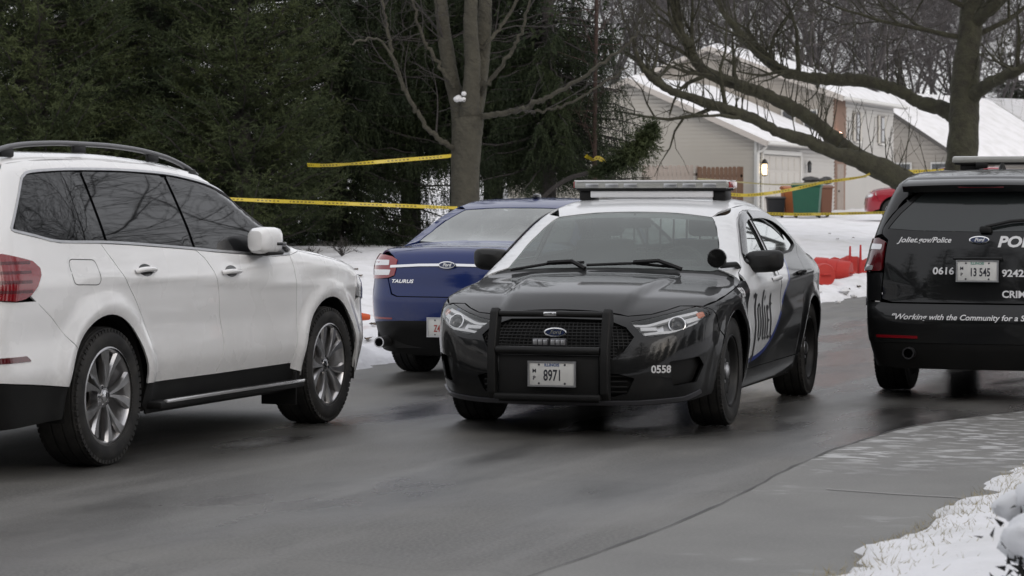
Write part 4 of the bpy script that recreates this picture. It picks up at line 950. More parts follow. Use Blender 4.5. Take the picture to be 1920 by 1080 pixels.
def lettering(body, name, view, txt, at, size, mat, parent, off=.0025, flip=False, mirror=False, rot=0.0, V2=None, **kw):
    """text laid on the body surface; flip for views whose first axis runs to the viewer's left"""
    V, Fc = V2 if V2 is not None else text2d(txt, size, **kw)
    if V2 is not None:
        AV = []; AF = []
        for f in Fc:
            v_, t_ = tri2d([tuple(V[i]) for i in f], .025); AF += [tuple(int(i) + len(AV) for i in t) for t in t_]; AV += [tuple(q) for q in v_]
        V = np.array(AV); Fc = AF
    c, s_ = cos(rot), sin(rot); V = np.stack([V[:, 0] * c - V[:, 1] * s_, V[:, 0] * s_ + V[:, 1] * c], 1)
    if flip: V = V * np.array([-1, 1])
    P, N = body.hit(view, V + np.array(at)); P = P + N * off
    if mirror: P = P * np.array([1, -1, 1]); N = N * np.array([1, -1, 1])
    me = mesh_np(name, P, Fc, True, N)
    return link(name, me, parent, mat)
def flat_text(name, txt, size, mat, parent, M, **kw):
    V, Fc = text2d(txt, size, **kw); P = [tuple(M @ Vector((a, b, 0))) for a, b in V]
    me = bpy.data.meshes.new(name); me.from_pydata(P, [], Fc); me.update(); return link(name, me, parent, mat)
def facing(loc, xdir, ydir):
    """matrix whose local x,y run along xdir,ydir"""
    x = Vector(xdir).normalized(); y = Vector(ydir); y = (y - x * y.dot(x)).normalized(); z = x.cross(y)
    M = Matrix(((x.x, y.x, z.x, loc[0]), (x.y, y.y, z.y, loc[1]), (x.z, y.z, z.z, loc[2]), (0, 0, 0, 1))); return M
def ellipse(a, b, n=28, c=(0, 0)):
    return [(c[0] + a * cos(2 * pi * i / n), c[1] + b * sin(2 * pi * i / n)) for i in range(n)]

def tyre_mesh(R, w, rim_r, key):
    """tyre with shoulders, sidewall and tread grooves; axis y, outer face +y"""
    h = w / 2
    prof = [(rim_r - .012, -h + .03), (rim_r + .005, -h + .012), (rim_r + .02, -h + .004), ((R + rim_r) / 2, -h - .006), (R - .04, -h + .002), (R - .014, -h + .016), (R - .003, -h + .036)]
    g = [-.5, -.17, .17, .5]
    for a in g:
        c = a * (w - .07); prof += [(R, c - .012), (R, c - .005), (R - .009, c - .0035), (R - .009, c + .0035), (R, c + .005), (R, c + .012)]
    prof += [(R - .003, h - .036), (R - .014, h - .016), (R - .04, h - .002), ((R + rim_r) / 2, h + .006), (rim_r + .02, h - .004), (rim_r + .005, h - .012), (rim_r - .012, h - .03)]
    m = MB(); m.lathe(prof, 56, 'y')
    # shoulder blocks
    nb = 64
    for sd in (-1, 1):
        for i in range(nb):
            a = 2 * pi * i / nb; M = Matrix.Rotation(-a, 4, 'Y') @ Matrix.Translation((R - .022, sd * (h - .018), 0))
            m.box((0, 0, 0), (.022, .026, R * 2 * pi / nb * .66), M)
    return m.mesh(key)
def wheel(parent, c, side, R, w, rim_r, style, mats, steer=0.0, cache={}):
    """wheel part (tyre) with rim, hub cap and brake disc as sub-parts. side=+1 left, -1 right"""
    key = (R, w, rim_r, style)
    if key not in cache:
        ty = tyre_mesh(R, w, rim_r, 'tyre'); h = w / 2
        rim = MB()
        # barrel and lip
        rim.lathe([(rim_r + .004, h - .004), (rim_r + .012, h - .008), (rim_r + .012, h - .016), (rim_r - .006, h - .014), (rim_r - .016, h - .03), (rim_r - .03, -h + .03), (rim_r + .004, -h + .01)], 56)
        cap = MB(); disc = MB(); dk = MB()
        if style == 'alloy5':     # five pairs of blades, dished
            for k in range(5):
                for sgn in (-1, 1):
                    a0 = 2 * pi * k / 5 + .1
                    prof = []
                    for i, t in enumerate(np.linspace(0, 1, 7)):
                        r = .052 + (rim_r - .010 - .052) * t; da = sgn * (.10 + .20 * t ** 1.1); wd = .018 + .062 * t ** 1.6
                        yy = h - .038 + .020 * t
                        prof.append((r, a0 + da, wd, yy))
                    V = []; Fc = []
                    for r, a, wd, yy in prof:
                        er = Vector((cos(a), 0, sin(a))); et = Vector((-sin(a), 0, cos(a)))
                        for (q, dy) in ((-.5, -.012), (-.34, .006), (.34, .006), (.5, -.012), (.3, -.04), (-.3, -.04)):
                            V.append(er * r + et * wd * q + Vector((0, yy + dy, 0)))
                    for i in range(len(prof) - 1):
                        for j in range(6): Fc.append((i * 6 + j, i * 6 + (j + 1) % 6, (i + 1) * 6 + (j + 1) % 6, (i + 1) * 6 + j))
                    rim.add(V, Fc, False)
            rim.lathe([(.001, h - .040), (.04, h - .038), (.066, h - .046), (.07, h - .09)], 28)
            for k in range(5):
                a = 2 * pi * (k + .5) / 5 + .1; cap.lathe([(.001, h - .036), (.010, h - .036), (.012, h - .05)], 8, c=(.056 * cos(a) * .95, 0, .056 * sin(a) * .95))
            cap.lathe([(.001, h - .026), (.026, h - .027), (.034, h - .032), (.035, h - .045)], 24)
        else:                     # steel police wheel / plain alloy: dish with holes + centre cap
            rim.lathe([(.05, h - .055), (.09, h - .06), (.12, h - .05), (.16, h - .05), (rim_r - .03, h - .075), (rim_r - .012, h - .06)], 48)
            nh = 16 if style == 'steel' else 10
            for k in range(nh):
                a = 2 * pi * k / nh; M = Matrix.Rotation(-a, 4, 'Y') @ Matrix.Translation((rim_r - .055, h - .058, 0)); dk.lathe([(.001, .004), (.017, .004), (.019, -.01)], 12, M=M)
            for k in range(5):
                a = 2 * pi * k / 5; M = Matrix.Rotation(-a, 4, 'Y') @ Matrix.Translation((.075, h - .055, 0)); cap.lathe([(.001, .014), (.011, .014), (.013, 0)], 8, M=M)
            cap.lathe([(.001, h - .02), (.03, h - .022), (.048, h - .034), (.052, h - .056)], 28)
        disc.lathe([(.06, -.03), (.165 if rim_r > .24 else .15, -.03), (.165 if rim_r > .24 else .15, -.05), (.06, -.05)], 32)
        disc.box((.12, -.035, .10), (.09, .06, .14), bev=.012)
        if dk.v: disc.add(dk.v, dk.f, True)
        cache[key] = (ty, rim.mesh('rim'), cap.mesh('hub_cap'), disc.mesh('brake_disc'))
    ty, rim, cap, disc = cache[key]
    M = {'tyre': ty, 'rim': rim, 'hub_cap': cap, 'brake_disc': disc}
    k2 = key + (mats[1].name,)
    if k2 not in cache:
        cps = []
        for nm, mt in zip(('tyre', 'rim', 'hub_cap', 'brake_disc'), mats):
            me = M[nm].copy(); me.materials.clear(); me.materials.append(mt); cps.append(me)
        cache[k2] = cps
    ms = cache[k2]
    wo = link('wheel', ms[0], parent); wo.location = c
    wo.rotation_euler = (0, random.uniform(0, 6), 0) if side > 0 else (0, random.uniform(0, 6), pi)
    wo.rotation_euler = (Matrix.Rotation(steer, 4, 'Z') @ (Matrix.Rotation(pi, 4, 'Z') if side < 0 else Matrix()) @ Matrix.Rotation(random.uniform(0, 6), 4, 'Y')).to_euler()
    for nm, me in zip(('rim', 'hub_cap', 'brake_disc'), ms[1:]): link(nm, me, wo)
    return wo
# ------------------------------------------------------------------ vehicle materials
pbsdf('paint_white', (.85, .85, .85), .30, coat=1.0, coat_rough=.05, noise=(1.2, .05, 2, (.70, .69, .67)), rvar=(2, .24, .32), grime=(.58, .30, (.36, .34, .31)))
pbsdf('paint_black', (.006, .0065, .0072), .42, coat=.68, coat_rough=.045, spec=.12, noise=(1.8, .5, 3, (.013, .013, .012)), grime=(.46, .06, (.13, .125, .12)))
pbsdf('paint_blue', (.004, .017, .108), .42, coat=.8, coat_rough=.05, spec=.15, noise=(1.8, .35, 3, (.008, .019, .09)), grime=(.50, .22, (.16, .155, .15)))
pbsdf('paint_red', (.26, .006, .018), .3, coat=1.0)
pbsdf('paint_policewhite', (.66, .67, .68), .33, coat=.7, noise=(1.6, .12, 3, (.48, .48, .47)))
pbsdf('livery_blue', (.008, .03, .22), .35, coat=.6)
pbsdf('black_plastic', (.008, .008, .008), .5, spec=.3, bump=(220, .12, .002), noise=(4, .5, 4, (.016, .016, .015)))
pbsdf('black_gloss', (.006, .006, .006), .12, coat=.5)
pbsdf('rubber', (.011, .011, .0115), .82, noise=(9, .8, 5, (.045, .043, .040)), bump=(60, .2, .003))
pbsdf('underbody', (.006, .006, .006), .9)
pbsdf('chrome', (.72, .72, .73), .14, metal=1.0)
pbsdf('satin_metal', (.55, .55, .56), .34, metal=1.0, noise=(12, .3, 4, (.34, .34, .35)))
pbsdf('alloy', (.58, .58, .59), .30, metal=.9, noise=(14, .5, 5, (.22, .21, .20)))
pbsdf('dark_alloy', (.055, .055, .058), .42, metal=.7)
pbsdf('steel_wheel', (.010, .010, .010), .5)
pbsdf('brake', (.18, .17, .16), .45, metal=.8, noise=(20, .6, 4, (.10, .06, .04)))
pbsdf('lamp_red', (.22, .004, .010), .12, coat=1.0, spec=.6)
pbsdf('lamp_red_dark', (.09, .003, .006), .12, coat=1.0)
pbsdf('lamp_red_deep', (.085, .003, .008), .25, coat=.6)
pbsdf('lamp_clear', (.62, .62, .63), .16, metal=.55, coat=.8)
pbsdf('lamp_housing', (.24, .24, .25), .35, metal=.3)
pbsdf('lamp_white', (.56, .57, .58), .3)
pbsdf('rail_grey', (.16, .16, .165), .38, metal=.6)
pbsdf('lamp_bezel', (.03, .03, .032), .3, coat=.6)
pbsdf('lamp_amber', (.42, .10, .025), .2, coat=1.0)
pbsdf('plate_white', (.62, .62, .60), .5, noise=(18, .2, 5))
pbsdf('plate_red', (.32, .04, .03), .5); pbsdf('plate_ink', (.02, .02, .03), .5); pbsdf('plate_blue', (.05, .10, .25), .5); pbsdf('plate_green', (.10, .28, .22), .5)
pbsdf('decal_white', (.66, .66, .67), .4); pbsdf('decal_black', (.010, .010, .012), .4); pbsdf('decal_grey', (.10, .10, .11), .35, metal=.5)
pbsdf('seat', (.014, .014, .015), .8); pbsdf('dash', (.018, .018, .019), .7); pbsdf('paper', (.55, .85, .70), .7)
pbsdf('lightbar_lens', (.33, .33, .31), .22, coat=.8, noise=(14, .35, 3, (.20, .20, .18)))
pbsdf('lens_red', (.30, .03, .03), .2, coat=1.0)
pbsdf('blue_oval', (.006, .018, .075), .25, coat=.8)
pbsdf('privacy_glass', (.004, .0045, .005), .02, spec=.62)
glassmat('windscreen', (.66, .76, .71), .22, .02, film=.065, film_col=(.50, .60, .55), boost=1.3)  # greenish film pales the pane, colouring in some of the mirrored sky
pbsdf('sheen_privacy', (.022, .026, .026), .08, spec=.75)  # base colour lifted to stand in for sky mirrored in the rear glass
glassmat('side_glass', (.5, .55, .53), .35, .015, film=.03)
glassmat('frosted_screen', (.5, .55, .54), .6, .10, film=.20, boost=1.3)
glassmat('lamp_glass', (.97, .97, .97), .02, .02, boost=1.1)
M = MATS
WHEEL_SUV = (M['rubber'], M['alloy'], M['chrome'], M['brake'])
WHEEL_POL = (M['rubber'], M['steel_wheel'], M['satin_metal'], M['underbody'])
WHEEL_BLU = (M['rubber'], M['alloy'], M['satin_metal'], M['brake'])
def emblem(parent, loc, xd, yd, w, h, name='badge'):
    """oval badge, plain script line inside"""
    Mx = facing(loc, xd, yd); m = MB(); m.add([Mx @ Vector((a, b, .006)) for a, b in ellipse(w / 2, h / 2)], [tuple(range(28))])
    V = [Mx @ Vector((a, b, z)) for z in (0, .006) for a, b in ellipse(w / 2, h / 2)]; m.add(V, [(i, (i + 1) % 28, (i + 1) % 28 + 28, i + 28) for i in range(28)], True)
    o = m.build(name, M['blue_oval'], parent)
    r = MB(); E1 = ellipse(w / 2, h / 2); E2 = ellipse(w / 2 - .008, h / 2 - .008)
    V = [Mx @ Vector((a, b, .0075)) for a, b in E1] + [Mx @ Vector((a, b, .0085)) for a, b in E2]; r.add(V, [(i, (i + 1) % 28, (i + 1) % 28 + 28, i + 28) for i in range(28)])
    r.build('badge_rim', M['chrome'], o)
    flat_text('badge_script', 'Ford', h * .62, M['chrome'], o, Mx @ Matrix.Translation((0, 0, .0078)), shear=.3, bold=.002)
    return o
def licence_plate(parent, loc, xd, yd, txt, ink, size=(.305, .152), tsize=.085, sx=.75, top=None, side=None, strip_mat=None, dx=.01):
    Mx = facing(loc, xd, yd); m = MB(); m.box((0, 0, 0), (size[0], size[1], .006), Mx, bev=.002); p = m.build('licence_plate', M['plate_white'], parent)
    fr = MB()
    for (c, d) in (((0, size[1] / 2, .002), (size[0] + .012, .01, .012)), ((0, -size[1] / 2, .002), (size[0] + .012, .01, .012)), ((size[0] / 2, 0, .002), (.01, size[1], .0118)), ((-size[0] / 2, 0, .002), (.01, size[1], .0118))): fr.box(c, d, Mx)
    fr.build('plate_frame', M['satin_metal'], p)
    flat_text('plate_number', txt, tsize, ink, p, Mx @ Matrix.Translation((dx, -.012, .0045)), sx=sx, bold=.0018)
    if top: flat_text('plate_heading', top, .026, strip_mat or M['plate_blue'], p, Mx @ Matrix.Translation((0, .056, .0045)), bold=.0008)
    if side:
        for i, ch in enumerate(side): flat_text('plate_heading', ch, .034, M['plate_ink'], p, Mx @ Matrix.Translation((-.115, .018 - .045 * i, .0045)), bold=.0006)
    sc = MB()
    for sx_ in (-.085, .085):
        for sy in (.058, -.060): sc.lathe([(.001, .006), (.006, .006), (.007, .003)], 8, 'z', M=Mx @ Matrix.Translation((sx_, sy, 0)))
    sc.build('plate_screw', M['plate_ink'], p)
    return p
def door_handle(body, parent, x, z, mat, L=.21, side='both'):
    for sg in ((1, -1) if side == 'both' else ((1,) if side == 'L' else (-1,))):
        P, N = body.hit('L', [(x, z), (x - L / 2, z), (x + L / 2, z)]); m = MB()
        a, b, c = [Vector(p) for p in P]; n = [Vector(v) for v in N]
        pts = [b + n[1] * .002, b + n[1] * .028 + Vector((.02, 0, 0)), a + n[0] * .040, c + n[2] * .028 + Vector((-.02, 0, 0)), c + n[2] * .002]
        m.tube(curve(pts, 4), [.010, .013, .015, .016, .017, .018, .018, .018, .018, .018, .017, .017, .016, .015, .013, .012, .010], 10, flat=.8) if False else m.tube(curve(pts, 4), .0155, 10, flat=1.0)
        if sg < 0: m.v = [(v[0], -v[1], v[2]) for v in m.v]
        m.build('door_handle', mat, parent)
# ------------------------------------------------------------------ white SUV
def make_suv():
    AR = .458; wf, wr = (1.5375, .39), (-1.56, .395)
    def relief(x, z):
        r1 = np.hypot(x - wf[0], z - wf[1]); r2 = np.hypot(x - wr[0], z - wr[1])
        fl = .020 * np.exp(-((r1 - .50) / .060) ** 2) + .024 * np.exp(-((r2 - .50) / .065) ** 2)
        zc = 1.00 - .045 * x                       # rising shoulder crease
        return fl + .007 * np.exp(-((z - zc) / .035) ** 2) * sstep(x, -2.3, -1.4)
    b = Body(top=[(2.46, .66), (2.42, .80), (2.36, .96), (2.24, 1.06), (2.0, 1.125), (1.6, 1.185), (1.18, 1.235), (1.03, 1.275), (.9, 1.335), (.6, 1.475), (.25, 1.635), (.0, 1.705), (-.5, 1.755), (-1.2, 1.785), (-1.9, 1.782), (-2.3, 1.750), (-2.5, 1.695), (-2.8, 1.62)],
             width=[(.15, .84), (.28, .915), (.40, .938), (.56, .966), (.62, .962), (.76, .950), (.92, .955), (1.03, .955), (1.12, .938), (1.22, .908), (1.30, .885), (1.45, .828), (1.65, .742), (1.85, .64)],
             nose=[(.15, 2.28), (.4, 2.40), (.6, 2.43), (.8, 2.42), (.95, 2.38), (1.08, 2.28), (1.3, 2.1)],
             tail=[(.15, -2.56), (.35, -2.66), (.55, -2.72), (.8, -2.71), (.95, -2.67), (1.2, -2.62), (1.4, -2.55), (1.6, -2.44), (1.75, -2.34)],
             wx=[(2.5, -.10), (2.2, -.045), (1.8, -.010), (1.2, 0), (-1.6, 0), (-2.2, -.022), (-2.8, -.075)], relief=relief, cn=.10, ct=.06, kend=.20, ktend=.14, ktop=.09)
    root = empty('white_suv'); tag(root, 'white sport utility vehicle with black tinted windows and silver roof rails', 'SUV')
    W, K = M['paint_white'], M['black_plastic']; G = .0028
    split = [(-.396, 1.197), (-.30, 1.145), (-.215, 1.06), (-.158, .941), (-.142, .80), (-.112, .70), (-.105, .619), (-.135, .53), (-.195, .434)]
    rdoor = [(-1.545, 1.253), (-1.46, 1.16), (-1.365, 1.054), (-1.255, .945), (-1.165, .835), (-1.085, .72), (-1.035, .62), (-1.018, .52), (-1.018, .437)]
    fdoor = [(.915, .437), (.945, .50), (.978, .60), (.997, .776), (.985, .90), (.968, 1.0), (.945, 1.09), (.925, 1.142)]
    belt_f = [(.925, 1.142), (.70, 1.138), (.505, 1.146), (-.145, 1.180), (-.396, 1.197)]
    belt_r = [(-.396, 1.197), (-.665, 1.212), (-1.2, 1.240), (-1.545, 1.253)]
    fd = fdoor + belt_f[1:] + split[1:]
    d1 = panel(b, 'front_door', 'L', fd, W, root, gap=G, mirror=True, h=.04)
    rd = split[::-1] + belt_r[1:] + rdoor[1:]
    d2 = panel(b, 'rear_door', 'L', rd, W, root, gap=G, mirror=True, h=.04)
    sh = [b.shoulder(x) for x in (1.12, 1.3, 1.5, 1.7, 1.9, 2.04)]
    fender = [(.93, 1.142)] + sh + [(2.03, .90), (2.02, .80), (1.97, .735)] + arc(*wf, AR, 36, 186, 18) + [(1.06, .37), (.918, .40)] + fdoor
    panel(b, 'front_fender', 'L', fender, W, root, gap=G, mirror=True, h=.04)
    tailx = [(-2.36, .985), (-2.30, 1.03), (-2.25, 1.09), (-2.245, 1.13), (-2.30, 1.17), (-2.43, 1.195)]
    quarter = rdoor + [(-1.09, .437)] + arc(*wr, AR, 5, 142, 20) + [(-2.02, .755), (-2.14, .85), (-2.26, .925)] + tailx + [(-2.545, 1.21), (-2.50, 1.36), (-2.43, 1.50), (-2.34, 1.62), (-2.24, 1.695), (-2.14, 1.618), (-2.20, 1.55), (-2.40, 1.345), (-2.385, 1.325), (-2.2, 1.295), (-1.98, 1.262)]
    q = panel(b, 'quarter_panel', 'L', quarter, W, root, gap=G * .6, mirror=True, h=.04)
    top_in = [(1.00, 1.185), (.90, 1.250), (.715, 1.350), (.425, 1.497), (.24, 1.560), (.055, 1.602), (-.20, 1.636), (-.47, 1.659), (-.9, 1.672), (-1.28, 1.674), (-1.7, 1.668), (-2.02, 1.652), (-2.10, 1.638), (-2.14, 1.618)]
    b.wdir = 1; apil = b.conv([(.60, 1.638), (.62, 1.62), (.665, 1.53), (.70, 1.45), (.745, 1.34), (.775, 1.265)], 'W', 'L')
    top_out = [(-2.24, 1.690), (-2.0, 1.712), (-1.28, 1.728), (-.6, 1.708), (-.1, 1.662)] + apil + [sh[0], (.93, 1.142), (.97, 1.165)]
    panel(b, 'roof_side', 'L', top_in + top_out[:-1], W, root, mirror=True, h=.035)
    # glass band: three panes over a black frame
    win_all = [(.93, 1.15), (.70, 1.145), (.505, 1.155), (-.145, 1.188), (-.396, 1.204), (-.665, 1.22), (-1.2, 1.248), (-1.545, 1.261), (-1.98, 1.270), (-2.2, 1.303), (-2.385, 1.333), (-2.395, 1.35), (-2.19, 1.56), (-2.135, 1.612), (-2.10, 1.632)] + top_in[-3:0:-1] + [(.985, 1.18)]
    panel(b, 'window_frame', 'L', win_all, M['privacy_glass'], root, off=-.014, thick=0, mirror=True, h=.05)
    def pane(poly, **k): panel(b, 'side_window', 'L', rp(poly, .02), M['privacy_glass'], root, off=-.006, thick=.004, mirror=True, h=.05, **k)
    pane([(.80, 1.158), (.505, 1.166), (-.145, 1.197), (-.375, 1.212), (-.44, 1.648), (-.20, 1.625), (.055, 1.590), (.24, 1.548), (.425, 1.485), (.70, 1.345)])
    pane([(-.43, 1.216), (-.665, 1.230), (-1.2, 1.258), (-1.45, 1.268), (-1.46, 1.660), (-.9, 1.660), (-.51, 1.646)])
    pane([(-1.52, 1.272), (-1.98, 1.281), (-2.2, 1.313), (-2.372, 1.342), (-2.18, 1.55), (-2.09, 1.63), (-2.02, 1.640), (-1.7, 1.656), (-1.53, 1.660)])
    tr = MB()
    # bright trim around the glass
    lo = curve(win_all[:12], 3); hi = curve(win_all[11:15] + top_in[-3:0:-1] + [(.985, 1.18)], 3)
    for pl, wd in ((lo, .014), (hi, .014)):
        panel(b, 'window_trim', 'L', strip([p[:2] for p in pl], wd), M['satin_metal'], root, off=.004, thick=.010, mirror=True, h=.06)
    # lower cladding, running boards
    sill = [(-1.10, .437), (-1.018, .434), (-.195, .430), (.915, .434), (1.06, .37), (1.05, .29), (.9, .25), (-1.05, .25), (-1.12, .31)]
    panel(b, 'sill_cladding', 'L', sill, K, root, off=-.004, mirror=True, h=.06)
    for sg in (1, -1):
        m = MB(); m.box((-.06, sg * .955, .305), (2.02, .15, .045), bev=.014); m.build('running_board', K, root)
        m = MB(); m.box((-.03, sg * 1.022, .326), (1.94, .030, .020), bev=.006); m.build('step_trim', M['lamp_clear'], root)
    # tail: bumper, lower valance, tailgate, lamps
    sR = lambda pts: [b.sp(x, z) for x, z in pts]
    up = sR([(-2.30, .925 + .03), (-2.26, .925), (-2.14, .85), (-2.02, .755)] + [(p[0], p[1]) for p in arc(*wr, AR, 142, 168, 5)])
    mid = [(.75, .965), (.4, .955)]
    half = [(0, .955)] + mid[::-1] + [(.86, .955)] + up + sR([(-2.015, .475), (-2.2, .495)]) + [(.78, .53), (.4, .535), (0, .535)]
    full = half + [(-a, z) for a, z in half[-2:0:-1]]
    panel(b, 'rear_bumper', 'B', full, W, root, gap=G * .6, h=.05)
    lowh = [(0, .53), (.4, .53), (.78, .524)] + sR([(-2.2, .489), (-2.02, .469)] + [(p[0], p[1]) for p in arc(*wr, AR, 172, 188, 3)] + [(-2.04, .30)]) + [(.75, .27), (.4, .26), (0, .26)]
    panel(b, 'rear_valance', 'B', lowh + [(-a, z) for a, z in lowh[-2:0:-1]], K, root, off=-.004, h=.06)
    gate = [(0, .965), (.58, .965), (.55, 1.06), (.59, 1.18), (.70, 1.215)] + sR([(-2.545, 1.21), (-2.50, 1.36), (-2.43, 1.50), (-2.34, 1.62), (-2.26, 1.685)]) + [(.45, 1.725), (0, 1.74)]
    gl = [(0, 1.24), (.64, 1.25), (.56, 1.58), (.5, 1.63), (0, 1.64)]
    glf = gl + [(-a, z) for a, z in gl[-2:0:-1]]
    panel(b, 'tailgate', 'B', gate + [(-a, z) for a, z in gate[-2:0:-1]], W, root, gap=G, h=.05, holes=[glf])
    panel(b, 'rear_window', 'B', inset(glf, .006), M['privacy_glass'], root, off=-.006, thick=.004, h=.06)
    for sg in (1, -1):
        tl = sR(tailx[::-1] + [(-2.42, .965), (-2.5, .955)]) + [(.60, .975), (.56, 1.06), (.60, 1.17), (.70, 1.205), (.80, 1.212)]
        tl = rp(tl, .015)
        if sg < 0: tl = [(-a, z) for a, z in tl[::-1]]
        lamp = panel(b, 'tail_lamp', 'B', inset(tl, .004), M['lamp_red'], root, off=.012, thick=.03, h=.04)[0]
        for z0 in (1.005, 1.055, 1.105, 1.155):
            s0 = [(.63, z0), (.75, z0 + .003), (.86, z0 + .004), (.955, z0 + .004)]
            st = strip(s0, .016); st = [(sg * a, z) for a, z in st]
            panel(b, 'lamp_band', 'B', st, M['lamp_red_deep'], lamp, off=.0135, thick=0, h=.05)
        rf = rp([(.62, .662), (.92, .665), (.955, .635), (.62, .63)], .006); rf = [(sg * a, z) for a, z in rf]
        panel(b, 'reflector', 'B', rf, M['lamp_red_dark'], root, off=.004, thick=.008, h=.05)
    m = MB(); m.box((-2.70, -.62, .37), (.05, .22, .05), bev=.012); m.build('exhaust_tip', M['satin_metal'], root)
    m = MB(); m.box((-2.70, .62, .37), (.05, .22, .05), bev=.012); m.build('exhaust_tip', M['satin_metal'], root)
    # front end
    hood = [(1.12, .0), (1.10, .45), (1.02, .76)] + [b.tp(*p) for p in sh] + [(2.16, .72), (2.26, .50), (2.31, 0)]
    panel(b, 'hood', 'T', symT(hood), W, root, gap=G * .6, h=.05)
    fb = [(0, .92), (.55, .92), (.80, .90)] + sR([(2.02, .80), (1.97, .735)] + arc(*wf, AR, 36, 6, 6)) + sR([(2.0, .33)]) + [(.75, .27), (.4, .26), (0, .26)]
    fbf = fb + [(-a, z) for a, z in fb[-2:0:-1]]
    panel(b, 'front_bumper', 'F', fbf, W, root, gap=G, h=.05)
    gr = [(0, .89), (.52, .89), (.5, .62), (.42, .56), (0, .55)]; gr = rp(gr + [(-a, z) for a, z in gr[-2:0:-1]], .02)
    panel(b, 'grille', 'F', gr, M['black_gloss'], root, off=.006, h=.06)
    for zz in (.64, .73, .82): panel(b, 'grille_bar', 'F', strip([(-.5, zz), (0, zz), (.5, zz)], .03), M['chrome'], root, off=.02, thick=.02, h=.06)
    for sg in (1, -1):
        hl = [(.56, .80), (.60, .91), (.80, .955)] + sR([(2.10, .985), (2.045, .98), (2.01, .90), (2.04, .84)]) + [(.78, .80)]
        hl = rp([(sg * a, z) for a, z in hl], .015)
        panel(b, 'headlamp', 'F', hl, M['lamp_clear'], root, off=.008, thick=.03, h=.05)
    ws = [(0, 1.265), (.45, 1.262), (.74, 1.25), (.775, 1.265), (.745, 1.34), (.70, 1.45), (.665, 1.53), (.62, 1.62), (.60, 1.638), (.3, 1.662), (0, 1.672)]
    b.wdir = 1
    panel(b, 'windscreen', 'W', ws + [(-a, z) for a, z in ws[-2:0:-1]], M['privacy_glass'], root, off=-.003, thick=.004, h=.06)
    rf = [(.20, 0), (.17, .35)] + b.conv(apil[:1] + [(-.1, 1.662), (-.6, 1.708), (-1.28, 1.728), (-2.0, 1.712), (-2.24, 1.690)], 'L', 'T') + [(-2.33, .45), (-2.36, 0)]
    panel(b, 'roof', 'T', rf + [(x, -y) for x, y in rf[-2:0:-1]], W, root, off=-.001, h=.06)
    cw = [(1.22, 0), (1.2, .45), (1.10, .80), (1.0, .78), (1.06, .45), (1.08, 0)]
    panel(b, 'cowl', 'T', cw + [(x, -y) for x, y in cw[-2:0:-1] if True][:0] + [(x, -y) for x, y in cw[::-1]][1:-1], K, root, off=-.012, thick=0, h=.06)
    # roof rails, handles, mirrors, fuel door
    for sg in (1, -1):
        xs = np.linspace(-2.34, .16, 24); zz = [(-2.34, 1.735), (-2.2, 1.775), (-1.9, 1.806), (-1.5, 1.818), (-1.1, 1.816), (-.735, 1.803), (-.3, 1.762), (.02, 1.700), (.16, 1.655)]
        f = pchip(*zip(*zz)); m = MB()
        m.tube([(x, sg * (.655 - .02 * max(0, x + .3)), float(f(x))) for x in xs], .0155, 10)
        r = m.build('roof_rail', M['rail_grey'], root)
        for x in (-2.15, -1.35, -.45, .05):
            ft = MB(); z1 = float(f(x)); ft.box((x, sg * .655, z1 - .028), (.14, .024, .05), bev=.01); ft.build('rail_foot', K, r)
    door_handle(b, root, -1.115, 1.085, W); door_handle(b, root, .0, 1.052, W)
    for x, z in ((-1.115, 1.088), (.0, 1.055)):
        panel(b, 'handle_recess', 'L', ellipse(.085, .036, 20, (x + .02, z + .004)), M['black_gloss'], root, off=.0012, thick=0, h=.05, mirror=True)
    f0 = rp([(-1.955, 1.175), (-1.655, 1.165), (-1.635, 1.02), (-1.93, 1.03)], .05); out, inn = ring(f0, .0045)
    panel(b, 'fuel_door_gap', 'L', out, M['underbody'], root, off=.0006, thick=0, h=.06, holes=[inn], side='R')
    for sg in (1, -1):
        # door mirror folded back against the glass
        m = MB(); V = []; n = 20; prof = [(-.165, .30), (-.155, .72), (-.12, .92), (-.04, 1.0), (.06, 1.0), (.12, .93), (.155, .74), (.168, .32)]
        for dx, k in prof:
            for j in range(n):
                q = 2 * pi * j / n; cy, cz = cos(q), sin(q); V.append((.405 + dx, sg * (1.005 + .068 * k * math.copysign(abs(cy) ** .6, cy)), 1.243 + .086 * k * math.copysign(abs(cz) ** .55, cz)))
        m.add(V, [(i * n + j, i * n + (j + 1) % n, (i + 1) * n + (j + 1) % n, (i + 1) * n + j) for i in range(7) for j in range(n)] + [tuple(range(n - 1, -1, -1)), tuple(range(7 * n, 8 * n))], True); mo = m.build('mirror', W, root)
        m = MB(); m.box((.50, sg * 1.030, 1.222), (.13, .100, .020), bev=.006); m.build('mirror_indicator', M['black_gloss'], mo)
        m = MB(); m.box((.45, sg * 1.000, 1.163), (.24, .120, .026), bev=.010); m.build('mirror_base', K, mo)
        m = MB(); m.box((.575, sg * .93, 1.185), (.10, .13, .05), bev=.02); m.build('mirror_arm', K, mo)
    # wheels, liners, dark mass inside
    for (cx, cz) in (wf, wr):
        for sg in (1, -1):
            wheel(root, (cx if cx > 0 else -1.5375, sg * .815, .392), sg, .392, .275, .268, 'alloy5', WHEEL_SUV)
            l = MB(); pr = arc(cx, cz, AR + .012, -15, 195, 16); n = len(pr)
            l.add([(x, sg * .93, z) for x, z in pr] + [(x, sg * .50, z) for x, z in pr], [(i, i + 1, n + i + 1, n + i) for i in range(n - 1)] + [tuple(range(n, 2 * n))], True); l.build('wheel_liner', M['underbody'], root)
    m = MB(); m.prism([(2.2, .30), (2.25, .9), (1.95, 1.02), (1.0, 1.14), (-2.3, 1.2), (-2.52, .95), (-2.55, .33)], -.50, .50); m.prism([(1.0, .27), (1.0, 1.08), (-1.02, 1.12), (-1.02, .27)], -.90, .90)
